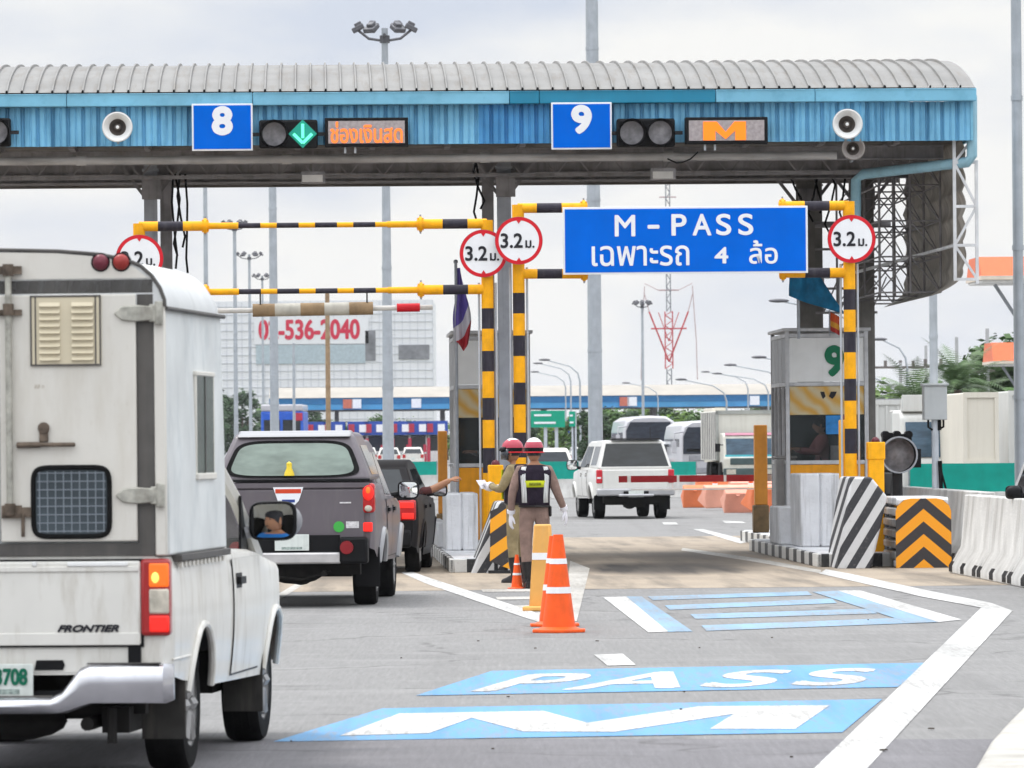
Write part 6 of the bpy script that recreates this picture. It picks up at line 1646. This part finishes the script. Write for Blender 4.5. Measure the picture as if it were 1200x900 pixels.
for i, px in enumerate((372, 392, 420, 440, 470, 490, 512, 660, 720, 862)):
    loc = P(px, 500, Y - 1.5); loc.z = 0
    if bsrc is None:
        bsrc = thing('tollbooth', 'x', 'tollbooth', loc, 0, 'small booths below the distant blue canopy')
        MB().bx(-.8, .8, 0, 2, 0, 1.1).bx(-.8, -.7, 0, 2, 1.1, 2.6).bx(.7, .8, 0, 2, 1.1, 2.6).bx(-.8, .8, 1.9, 2, 1.1, 2.6).build('wall', WHITE, bsrc)
        MB().bx(-.7, .7, .1, 1.8, 1.1, 2.5).build('window', GLD, bsrc)
        q = MB(); q.bx(-1.0, 1.0, -.8, 2.3, 2.62, 3.9).build('awning', BA, bsrc)
        q = MB(); q.mat(0).bx(-.9, -.35, -.86, -.81, 2.85, 3.65).mat(1).bx(.1, .75, -.86, -.81, 2.9, 3.6)
        q.build('sign', [BRD, SIGNW], bsrc)
        MB().bx(-.9, -.6, -2.2, -1.8, 0, 2.3).bx(.5, .8, -2.2, -1.8, 0, 1.7).build('bollard', BRD, bsrc)
        o = bsrc
    else:
        o = copy_tree(bsrc, None, loc)
    o['label'] = 'small blue-topped booth under the distant canopy, ' + ['first above the grey pickup roof', 'beside the brown pole', 'third from the end of the canopy', 'just before the floodlight mast', 'just past the floodlight mast', 'above the mirror of the dark car', 'last before the near left booth', 'beside the green direction sign', 'behind the white pickup roof', 'behind the container lorry'][i]
# green direction boards
def board(px0, px1, py0, py1, Y, lab, lines):
    a, b_ = P(px0, py1, Y), P(px1, py0, Y); r = thing('direction_sign', lab, 'road sign', ((a.x + b_.x) / 2, Y, 0), 0, 'green direction boards'); w_ = b_.x - a.x; h_ = b_.z - a.z
    MB().bx(-w_ / 2, w_ / 2, 0, .1, a.z, b_.z).build('panel', M('direction_green', (.0, .33, .20), .5, var=.1, vs=.5), r)
    q = MB()
    for k in range(lines):
        z = b_.z - h_ * (k + .6) / (lines + .2)
        q.bx(-w_ * .4, w_ * (.1 + .25 * ((k * 7) % 3) / 2), -.03, -.004, z - h_ * .06, z + h_ * .06)
    q.build('lettering', SIGNW, r)
    MB().bx(-w_ * .12, -w_ * .12 + .18, .1, .25, 0, b_.z).bx(w_ * .2, w_ * .2 + .18, .1, .25, 0, b_.z).build('post', LSTEEL, r)
board(622, 662, 481, 501, 300, 'green direction board on white legs beside the left booth', 2)
board(667, 674, 482, 500, 310, 'narrow green board just left of the thick mast', 2)
# buses, lorries and vans waiting beyond the barrier
BUSW = carpaint('coach_white', (.46, .455, .48), .2); TYR = RUBBER
CGL = glass('coach_glass', (.03, .036, .05), .12)
def coach(px, Y, pw, pyt, lab, tint=CGL, W_=2.5):
    c = P(px, 520, Y); H = P(px, pyt, Y).z; r = thing('coach', lab, 'coach', (c.x, Y, 0), radians(2), 'white coaches facing us'); h = W_ / 2
    prof = [(-h, .35), (h, .35), (h, H - .7), (h - .10, H - .25), (h - .45, H - .04), (0, H), (-h + .45, H - .04), (-h + .10, H - .25), (-h, H - .7)]
    q = MB(); q.loft([[(x * k, y, .35 + (z - .35) * kz) for x, z in prof] for y, k, kz in ((0, .93, .96), (.25, .99, .99), (.8, 1, 1), (11, 1, 1))])
    q.build('body', BUSW, r, smooth=45)
    ws = [(-h + .05, 1.2), (h - .05, 1.2), (h - .06, H - .70), (h - .26, H - .30), (-h + .26, H - .30), (-h + .06, H - .70)]
    o = MB().prism([(x * .95, z) for x, z in ws], 'y', -.035, .05).build('windscreen', tint, r, bevel=.02)
    MB().bx(-.02, .02, -.04, -.03, 1.3, H - .55).bx(-h * .8, h * .8, -.042, -.034, 1.30, 1.42).build('wiper', BLACK, o)
    for sd in (1, -1):
        MB().bx(sd * (h - .02), sd * (h + .01), .9, 10.6, 1.5, H - .8).build('side_window', tint, r)
        MB().bx(sd * (h * .60), sd * (h * .86), -.06, .05, .62, .86).build('headlight', CLR, r, bevel=.03)
        q = MB(); q.tube([(sd * h * .9, .0, H - .5), (sd * (h + .28), -.35, H - .55), (sd * (h + .30), -.4, H - .9)], .04, 6).box((sd * (h + .30), -.4, H - 1.15), (.18, .12, .5)); q.build('mirror', BUSW, r, bevel=.03)
        for y in (2.2, 8): MB().lathe([(.48, -.14), (.5, 0), (.48, .14)], (sd * (h - .16), y, .5), 'x', 24).build('wheel', TYR, r)
    MB().bx(-h * .92, h * .92, -.10, .0, .38, .62).bx(-.9, .9, -.03, .02, .9, 1.15).build('bumper', M('coach_grey', (.28, .28, .30), .4), r, bevel=.03)
    return r
coach(762, 262, 60, 487, 'white coach with rounded roof right behind the white pickup')
coach(832, 235, 60, 492, 'white coach half hidden by the container lorry')
def lorry(px, Y, W_, pyb, lab, cabm, stripe, box=True, cz=1.0):
    K = lambda pr: [(a_, .55 + (z_ - .55) * cz) for a_, z_ in pr]
    c = P(px, 520, Y); H = P(px, pyb, Y).z; r = thing('lorry', lab, 'lorry', (c.x, Y, 0), radians(3), None); h = W_ / 2
    MB().prism(K([(0, .55), (0, 1.35), (.12, 1.5), (.32, 2.55), (.55, 2.72), (1.8, 2.72), (1.8, .55)]), 'x', -h + .12, h - .12).build('cab', cabm, r, bevel=.07, seg=3)
    MB().prism(K([(.125, 1.52), (.30, 2.42), (.26, 2.42), (.085, 1.52)]), 'x', -h + .22, h - .22).build('windscreen', glass('lorry_screen', (.05, .09, .13)), r, bevel=.01)
    if box: MB().prism(K([(.08, 1.30), (.125, 1.52), (.09, 1.54), (.03, 1.32)]), 'x', -h + .18, h - .18).build('stripe', stripe, r)
    if box: MB().prism(K([(.34, 2.58), (.50, 2.70), (.47, 2.73), (.30, 2.60)]), 'x', -h + .2, h - .2).build('sun_visor', M('visor_pink', (.40, .16, .22), .5), r)
    MB().bx(-h + .1, h - .1, -.12, .15, .45, .72).bx(-h + .35, h - .35, -.03, .02, .85, 1.1).build('bumper', M('lorry_dark', (.06, .09, .09), .6), r, bevel=.04)
    for sd in (1, -1):
        MB().bx(sd * (h - .55), sd * (h - .2), -.14, 0, .5, .68).build('headlight', CLR, r)
        MB().bx(sd * (h + .02), sd * (h + .2), -.05, .05, .55 + 1.15 * cz, .55 + 1.6 * cz).bx(sd * (h - .1), sd * (h + .1), .0, .04, .55 + 1.5 * cz, .59 + 1.5 * cz).build('mirror', BLACK, r)
        for y in (1.0, 4.8, 6.0): MB().lathe([(.46, -.13), (.48, 0), (.46, .13)], (sd * (h - .16), y, .48), 'x', 24).build('wheel', TYR, r)
    if box:
        q = MB(); q.bx(-h, h, 1.95, 8.5, 1.0, H)
        b = q.build('cargo_box', M('dirty_white_box', (.56, .55, .50), .6, var=.08, vs=.8, streak=.3, sc_=(.3, .26, .2)), r, bevel=.03)
        q = MB()
        for x in (-h + .05, h - .05): q.bx(x - .05, x + .05, 1.9, 1.945, 1.0, H)
        q.bx(-h, h, 1.9, 1.945, H - .12, H + .02).build('box_frame', M('box_frame_grey', (.30, .31, .29), .6), b)
        q = MB()
        for k in range(8): q.bx(-h - .03, -h - .002, 2.1 + k * .78, 2.16 + k * .78, 1.05, H - .05)
        q.build('box_rib', GIRD, b)
    MB().bx(-.5, .5, 1.9, 8.4, .55, .98).build('chassis', UND, r)
    return r
lorry(880, 205, 2.25, 481, 'lorry with cream cab, turquoise stripe and tall white cargo box', M('lorry_cream', (.62, .60, .52), .4, coat=.4), M('turquoise', (.05, .36, .42), .4), True, .68)
# tall box at the lorry's left edge is the next vehicle's container
def container(px0, px1, pyt, pyb, Y, dep, lab, m, ribs=True, name='shipping_container', z0=None):
    a, b_ = P(px0, pyb, Y), P(px1, pyt, Y); w_ = b_.x - a.x; z0 = max(0.9, a.z) if z0 is None else z0
    r = thing(name, lab, 'container', ((a.x + b_.x) / 2, Y, 0), radians(2), 'containers on trailers'); h = w_ / 2
    MB().bx(-h, h, 0, dep, z0, b_.z).build('box', m, r, bevel=.03)
    q = MB()
    if ribs:
        n = max(3, int(w_ / .3))
        for k in range(1, n): q.bx(-h + w_ * k / n - .025, -h + w_ * k / n + .025, -.03, -.002, z0 + .1, b_.z - .12)
    q.bx(-h, h, -.04, -.001, b_.z - .10, b_.z + .01).bx(-h, h, -.04, -.001, z0, z0 + .1).bx(-h, -h + .08, -.035, -.001, z0 + .1, b_.z - .1).bx(h - .08, h, -.035, -.001, z0 + .1, b_.z - .1)
    q.build('frame', m, r)
    MB().bx(-h + .1, h - .1, .2, dep - .2, z0 - .4, z0 - .01).build('trailer', UND, r)
    for sd in (1, -1):
        for y in (1, 2.2, dep - 1.2): MB().lathe([(.46, -.13), (.48, 0), (.46, .13)], (sd * (h - .2), y, .48), 'x', 20).build('wheel', TYR, r)
    return r
CW = M('container_white', (.60, .60, .57), .6, var=.06, vs=.7, streak=.35, sc_=(.38, .33, .26)); CC = M('container_cream', (.66, .62, .53), .6, var=.05, vs=.7, streak=.3, sc_=(.42, .36, .27))
container(838, 850, 478, 552, 212, 6, 'narrow cream container end beside the container lorry', CC, False)
container(1026, 1066, 469, 545, 128, 9, 'ribbed white container right of the booth marked 9', CW, True)
container(1129, 1170, 460, 545, 112, 9, 'plain cream container behind the teal screen', CC, False)
container(1182, 1215, 458, 545, 120, 9, 'white container cut by the edge mast', CW, False)
r = lorry(1094, 116, 1.55, 470, 'white lorry with dark blue windscreen behind the control cabinet', CW, CW, False, .82)
cx = P(1096, 520, 117.2).x; zt = P(1096, 480, 116).z
MB().prism([(.35, 2.3), (.35, 2.66), (.62, 2.66 if False else zt), (2.5, zt), (2.5, 2.3)], 'x', -.62, .62).build('roof_fairing', CW, r, bevel=.05)
text('ISUZU'[:0] or 'K.S', .2, INK, 'lettering', r, (.30, .33, 2.5), fit=(.36, .14))
# white van beyond the green screen, cars further on
hatch('passenger_car', 'white car half hidden by the teal screen beside the policemen', 'car', (P(645, 520, 182).x, 182, 0), radians(3), WP, .85, 4.2, 1.55, False)
hatch('passenger_car', 'pale car between the two coaches', 'car', (P(795, 520, 240).x, 244, 0), radians(3), SLV, .85, 4.2, 1.75, False)
src, _ = hatch('passenger_car', 'pale car far down the road between thick mast and green board', 'car', (P(684, 520, 330).x, 330, 0), radians(3), WP, .86, 4.3, 1.5, False, 'distant cars near the far plaza')
for px, Y, lab in ((456, 400, 'distant car queuing just behind the floodlight mast'), (484, 420, 'distant car queuing at the far booths left of the brown-orange post'), (430, 450, 'distant car above the roof edge of the dark hatchback'), (652, 430, 'distant car under the green direction board')):
    copy_tree(src, None, (P(px, 520, Y).x, Y, 0), radians(2), lab)
Y = 380
r = thing('city_bus', 'white and blue bus beyond the thin masts', 'bus', (P(330, 520, Y).x, Y, 0), 0)
z = lambda py: P(330, py, Y).z
MB().bx(-1.4, 1.5, 0, 9, .4, z(482)).mat(1).bx(-1.4, 1.5, 0, 9, z(482) + .003, z(474)).build('body', [M('bus_blue', (.02, .10, .50), .4), BUSW], r, bevel=.1)
MB().bx(-1.2, -.1, -.03, 0, .9, z(492)).bx(.1, 1.3, -.03, 0, .9, z(492)).build('window', GLD, r)
MB().bx(.95, 1.45, -.06, -.035, z(493), z(484)).build('red_panel', BRD, r)
MB().bx(-1.2, -.9, .3, .9, 0, .5).bx(.9, 1.2, .3, .9, 0, .5).build('wheel', TYR, r)
# orange plastic barriers, toppled
WBO = M('faded_orange_plastic', (.80, .22, .09), .5, var=.15, vs=1.5, streak=.25, sc_=(.8, .4, .3))
WBP = M('sun_bleached_orange', (.76, .36, .26), .55, var=.15, vs=1.5)
def water_barrier(px, py, L, rz, tilt, lab, m):
    p = G(px, py); r = thing('plastic_barrier', lab, 'road barrier', p + Vector((0, 0, .04)), rz, 'orange plastic water barriers')
    T = Matrix.Rotation(tilt * .3, 4, 'Y') @ Matrix.Scale(.62, 4, (0, 0, 1))
    pr = [(-.26, 0), (.26, 0), (.24, .12), (.13, .42), (.10, .80), (-.10, .80), (-.13, .42), (-.24, .12)]
    q = MB(); rings = []
    for k in range(9):
        y = L * k / 8; s_ = .93 if k % 2 else 1.0
        rings.append([(x * s_, y, max(z_, 0)) for x, z_ in pr])
    q.loft(rings, T=Matrix.Translation((0, 0, .10)) @ T).build('body', m, r, bevel=.02, smooth=50)
    for y in (.3, L - .3): MB().tube([(-.02, y, .75), (.02, y, .88)], .06, 10, T).build('filler_cap', m, r)
for i, a_ in enumerate(((799, 595, 2.2, -1.45, 2.1, WBO), (822, 598, 2.6, -1.15, 1.3, WBP), (846, 601, 2.4, -1.35, 2.3, WBP), (874, 602, 2.2, -1.0, 1.2, WBO), (815, 587, 2.4, -1.5, .4, WBO), (852, 589, 2.4, -1.2, 1.5, WBP))):
    px, py, L, rz_, ti, m_ = a_
    water_barrier(px, py, L, rz_, ti, ['deep orange plastic barrier lying nearest the white pickup', 'bleached plastic barrier second from the white pickup', 'bleached plastic barrier in the middle of the toppled ones', 'orange plastic barrier beside the brown-orange boom post', 'bleached barrier standing behind the deep orange one', 'bleached barrier standing behind the middle ones'][i], m_)
cone(838, 574, .8, 'small orange cone behind the toppled barriers, nearer the white pickup', Y=147)
cone(880, 574, .8, 'small orange cone behind the toppled barriers, nearer the boom post', Y=147)
for nme in [o for o in bpy.data.objects if o.name.startswith('traffic_cone')][-2:]: nme.location.z = 0
# orange-roofed structures at the right
def orange_roof(px0, px1, pyt, pyb, Y, lab):
    a, b_ = P(px0, pyb, Y), P(px1, pyt, Y); r = thing('orange_roof_canopy', lab, 'canopy', (a.x, Y, 0), radians(2), 'orange-roofed canopies'); L = b_.x - a.x; h_ = b_.z - a.z
    MB().loft([[(0, 0, a.z), (0, 3, a.z), (0, 2.5, b_.z), (0, .5, b_.z)], [(L, 0, a.z), (L, 3, a.z), (L, 2.5, b_.z), (L, .5, b_.z)]]).build('roof', M('orange_sheet', (.74, .17, .07), .5, var=.06), r)
    MB().bx(-.02, L, -.05, 3, a.z - .10, a.z - .005).build('eave_board', M('eave_cream', (.66, .58, .48), .6), r); MB().bx(.03, L, .05, 2.9, a.z - .16, a.z - .105).build('soffit', WHITE, r)
    for x in (1.0, L - .6): MB().bx(x, x + .2, 1.4, 1.6, 0, a.z - .16).build('column', STEEL, r); MB().bar((x + .1, 1.5, a.z - 1.1), (x - .5, 1.5, a.z - .17), .08).build('brace', STEEL, r)
orange_roof(1150, 1290, 299, 323, 132, 'orange-roofed canopy beside the curved end wall of the plaza')
orange_roof(1164, 1300, 400, 423, 190, 'lower, farther orange-roofed canopy behind the edge mast')
# utility poles
def upole(px, pyt, Y, arms, lab):
    b_ = P(px, 520, Y); zt = P(px, pyt, Y).z; r = thing('utility_pole', lab, 'utility pole', (b_.x, Y, 0), 0, 'utility poles beyond the containers')
    MB().bar((0, 0, 0), (0, 0, zt), .13).build('pole', M('concrete_pole', (.42, .42, .42), .8), r)
    q = MB(); 
    for z_, w_ in arms:
        q.bar((-w_, 0, zt - z_), (w_ * .2, 0, zt - z_), .1)
        for x in (-w_, -w_ * .5, 0): q.tube([(x, 0, zt - z_), (x, 0, zt - z_ + .3)], .07, 6)
    q.build('crossarm', M('insulator_brown', (.16, .14, .13), .6), r)
upole(1122, 395, 230, ((1.2, 1.3),), 'utility pole among the palms right of the control cabinet')
upole(1158, 385, 210, ((1.6, 1.4), (2.6, 1.1)), 'utility pole with two crossarms next to the cream container')
upole(1086, 405, 260, ((1.0, 1.2),), 'utility pole just behind the raised control cabinet')
upole(1056, 425, 240, ((.2, 1.3),), 'utility pole with a lamp bar above the ribbed white container')
# long low wall behind the containers
a, b_ = P(1020, 480, 175), P(1140, 470, 175)
r = thing('warehouse', 'long pale shed with grey eave behind the containers', 'building', (a.x, 175, 0)); L = 9.0
MB().bx(0, L, 0, 12, 0, P(1080, 474, 175).z).build('wall', M('shed_wall', (.58, .57, .54), .7, var=.05, vs=.3), r)
MB().bx(-.2, L + .2, -.3, 12.2, P(1080, 473.5, 175).z, P(1080, 467, 175).z).build('roof', M('shed_roof', (.36, .36, .37), .6), r)

# ------------------------------------------------------------------ vegetation
def leafmat(name, c):
    m, nt, N, L, b = nodes(name)
    f = noise(nt, (1, 1, 1), .9, 3); g = noise(nt, (1, 1, 1), 9, 2)
    o = mixc(nt, ramp(nt, f, .35, .65), tuple(x * .6 for x in c), tuple(x * 1.35 for x in c))
    o = mixc(nt, ramp(nt, g, .45, .7, 0, .6), o, (c[0] * 1.5, c[1] * 1.3, c[2] * .8))
    L.new(o, b.inputs['Base Color']); b.inputs['Roughness'].default_value = .6
    return m
LEAF = [leafmat('leaf_green', (.045, .105, .018)), leafmat('leaf_dark', (.020, .055, .014)), leafmat('leaf_bright', (.085, .165, .015))]
BARK = M('bark', (.12, .09, .065), .9, var=.3)
def tree_src(kind, h, w_, nclump, mat, lab):
    rnd = random.Random(kind * 17 + 3)
    r = thing('tree', lab, 'tree', (0, 0, -200), 0, 'trees beyond the far plaza')
    q = MB(); q.tube([(0, 0, 0), (.1, 0, h * .3), (-.05, .1, h * .6), (.05, 0, h * .85)], [.22, .17, .10, .04], 8)
    cl = []
    for k in range(nclump):
        a = rnd.uniform(0, 2 * pi); t = rnd.uniform(.18, 1); rr = w_ * (.35 + .65 * sin(pi * min(1, t * .85 + .1))) * sqrt(rnd.random())
        c = Vector((rr * cos(a), rr * sin(a), h * t)); cl.append(c)
        if k % 3 == 0: q.tube([(0, 0, h * .25 + k * .01), (c.x * .5, c.y * .5, (h * .3 + c.z) / 2), c], [.09, .05, .02], 5)
    q.build('trunk', BARK, r)
    q = MB()
    for c in cl:
        R = rnd.uniform(.45, .95) * w_ * .42
        for j in range(46):
            d = Vector((rnd.gauss(0, 1), rnd.gauss(0, 1), rnd.gauss(0, .8))); d = d.normalized() * R * rnd.uniform(.45, 1.05)
            p = c + d; n = (d.normalized() + Vector((rnd.gauss(0, .5), rnd.gauss(0, .5), .4))).normalized(); t1 = n.cross(Vector((.3, .2, 1))).normalized(); t2 = n.cross(t1)
            s_ = rnd.uniform(.16, .34)
            q.add([p - t1 * s_, p + t2 * s_ * .5, p + t1 * s_, p - t2 * s_ * .5], [(0, 1, 2, 3)])
    q.build('crown', mat, r, smooth=0, recalc=False)
    return r
srcs = [tree_src(0, 6.2, 2.4, 46, LEAF[0], 's'), tree_src(1, 7.4, 2.8, 54, LEAF[1], 's'), tree_src(2, 4.6, 2.6, 40, LEAF[2], 's')]
used_src = [False] * 3
tl = [(236, 585, 1, 1.1), (258, 600, 0, 1.15), (284, 590, 1, 0.95), (312, 610, 0, 1.0), (338, 600, 0, 1.2), (366, 640, 1, 0.8), (404, 560, 2, 0.87), (444, 560, 0, 0.65), (470, 560, 2, 0.83), (500, 560, 1, 0.52), (524, 595, 2, 0.87), (548, 560, 0, 0.68), (580, 560, 1, 0.52), (640, 560, 1, 0.52), (680, 560, 1, 0.52), (706, 560, 0, 0.73), (730, 560, 1, 0.52), (752, 560, 2, 0.95), (776, 560, 0, 0.73), (796, 595, 2, 0.99), (816, 595, 2, 0.99), (838, 560, 1, 0.57), (868, 560, 1, 0.57), (896, 560, 0, 0.73), (915, 560, 2, 0.93), (716, 560, 2, 0.99), (765, 595, 2, 0.93), (800, 560, 2, 0.83)]
names_ = {0: 'mid-green leafy tree', 1: 'dark dense tree', 2: 'bright bushy tree'}
where = ['nearest the white box body of the pickup', 'just left of the thin masts', 'between the two leftmost thin masts', 'behind the thicker mast', 'behind the short plain mast', 'behind the bus, over its roof', 'under the distant canopy beside the brown pole', 'left of the floodlight mast foot', 'right of the floodlight mast foot', 'above the mirror of the dark car', 'left of the brown-orange post', 'at the edge of the near left booth', 'behind the two gantry posts', 'behind the green direction board', 'just left of the thick mast', 'just right of the thick mast', 'above the cab of the white pickup', 'above the roof of the first coach', 'over the right shoulder of the first coach', 'in the gap between the coaches', 'over the second coach', 'behind the cargo box corner', 'behind the cargo box', 'at the far end of the canopy', 'against the booth marked 9', 'low behind the white pickup roof', 'low behind the first coach', 'low between the coaches']
for i, (px, Y, k, s_) in enumerate(tl):
    loc = (P(px, 520, Y).x, Y, 0); o = srcs[k]
    if used_src[k]: o = copy_tree(srcs[k], None, loc, random.uniform(0, 6))
    else: used_src[k] = True; o.location = loc
    s_ *= 1.12 if px > 600 else 1.0; o.scale = (s_, s_, s_ * random.uniform(.9, 1.1)); o['label'] = names_[k] + ' ' + where[i]
# palms and bushes at the right
PALM = leafmat('palm_green', (.06, .115, .035))
def palm(px, pyt, Y, lab, n=20):
    b_ = P(px, 520, Y); zt = P(px, pyt, Y).z - 1.2; rnd = random.Random(int(px))
    r = thing('palm_tree', lab, 'palm tree', (b_.x, Y, 0), 0, 'palms beyond the containers')
    MB().tube([(0, 0, 0), (.08, 0, zt * .5), (.03, 0, zt)], [.2, .15, .13], 10).build('trunk', BARK, r)
    q = MB()
    for k in range(n):
        a = 2 * pi * k / n + rnd.uniform(-.2, .2); up = rnd.uniform(.45, 1.5); Lf = rnd.uniform(1.7, 2.4); pts = []
        for j in range(9):
            t = j / 8; ang = up - t * (1.0 + .5 * (1.3 - up))
            prev = pts[-1] if pts else Vector((.03, 0, zt))
            pts.append(prev + Vector((cos(a) * cos(ang), sin(a) * cos(ang), sin(ang))) * Lf / 8 if pts else prev)
        for j in range(8):
            p0, p1 = pts[j], pts[j + 1]; t = (p1 - p0).normalized(); sd = t.cross(Vector((0, 0, 1))).normalized(); up_ = sd.cross(t)
            for m_ in range(3):
                c = p0.lerp(p1, m_ / 3); wd = .55 * sin(pi * min(.97, (j + m_ / 3 + .6) / 8.4))
                for s_ in (1, -1): q.add([c, c + t * .06, c + sd * s_ * wd + t * .22 - Vector((0, 0, .18 * wd)) , ], [(0, 1, 2)])
    q.build('crown', PALM, r, smooth=0, recalc=False)
palm(1072, 432, 190, 'spiky palm just left of the raised control cabinet')
palm(1122, 415, 185, 'tallest palm, beside the utility pole right of the control cabinet', 24)
palm(1142, 428, 200, 'lower palm between the tallest one and the cream container')
for px, Y, k, s_, lab in ((1040, 215, 2, .78, 'bright bushy tree right of the booth marked 9'), (1056, 225, 0, .52, 'mid-green leafy tree above the ribbed container'), (1160, 215, 0, .80, 'mid-green leafy tree above the cream container'), (1182, 220, 1, .72, 'dark dense tree beneath the farther orange roof'), (1092, 220, 1, .5, 'dark dense tree behind the raised control cabinet'), (1200, 215, 0, .85, 'mid-green leafy tree behind the edge mast')):
    o = copy_tree(srcs[k], None, (P(px, 520, Y).x, Y, 0), random.uniform(0, 6), lab); o.scale = (s_,) * 3
    o['group'] = 'trees beyond the containers'

for i, (px, Y, k, s_, lab) in enumerate(((694, 320, 1, .46, 'short dark tree just right of the thick mast, before the distant canopy'), (716, 335, 0, .56, 'short mid-green tree between thick mast and first coach'), (800, 330, 2, .70, 'short bright tree rising between the two coaches'), (786, 345, 1, .48, 'short dark tree close behind the first coach roof edge'), (818, 320, 0, .52, 'short mid-green tree touching the second coach roof'), (846, 340, 1, .46, 'short dark tree above the cargo lorry corner'), (735, 350, 1, .48, 'short dark tree over the left shoulder of the first coach'), (676, 340, 0, .52, 'short mid-green tree just left of the thick mast'), (610, 420, 1, .5, 'short dark tree seen between gantry post and booth'), (655, 430, 2, .7, 'short bright tree just beneath the green direction board'))):
    o = copy_tree(srcs[k], None, (P(px, 520, Y).x, Y, 0), random.uniform(0, 6), lab); o.scale = (s_, s_, s_)
    o['group'] = 'short trees before the distant canopy'
# ================================================================== air
hm = bpy.data.materials.new('haze'); hm.use_nodes = True; hn = hm.node_tree
for n_ in list(hn.nodes):
    if n_.type == 'BSDF_PRINCIPLED': hn.nodes.remove(n_)
pv = hn.nodes.new('ShaderNodeVolumePrincipled'); pv.inputs['Color'].default_value = (.93, .95, 1, 1); pv.inputs['Density'].default_value = .00008
hn.links.new(pv.outputs[0], [n_ for n_ in hn.nodes if n_.type == 'OUTPUT_MATERIAL'][0].inputs['Volume'])
hz = MB().bx(-4100, 4100, -320, 9050, -1, 45).build('haze', hm, smooth=0)
hz['kind'] = 'stuff'
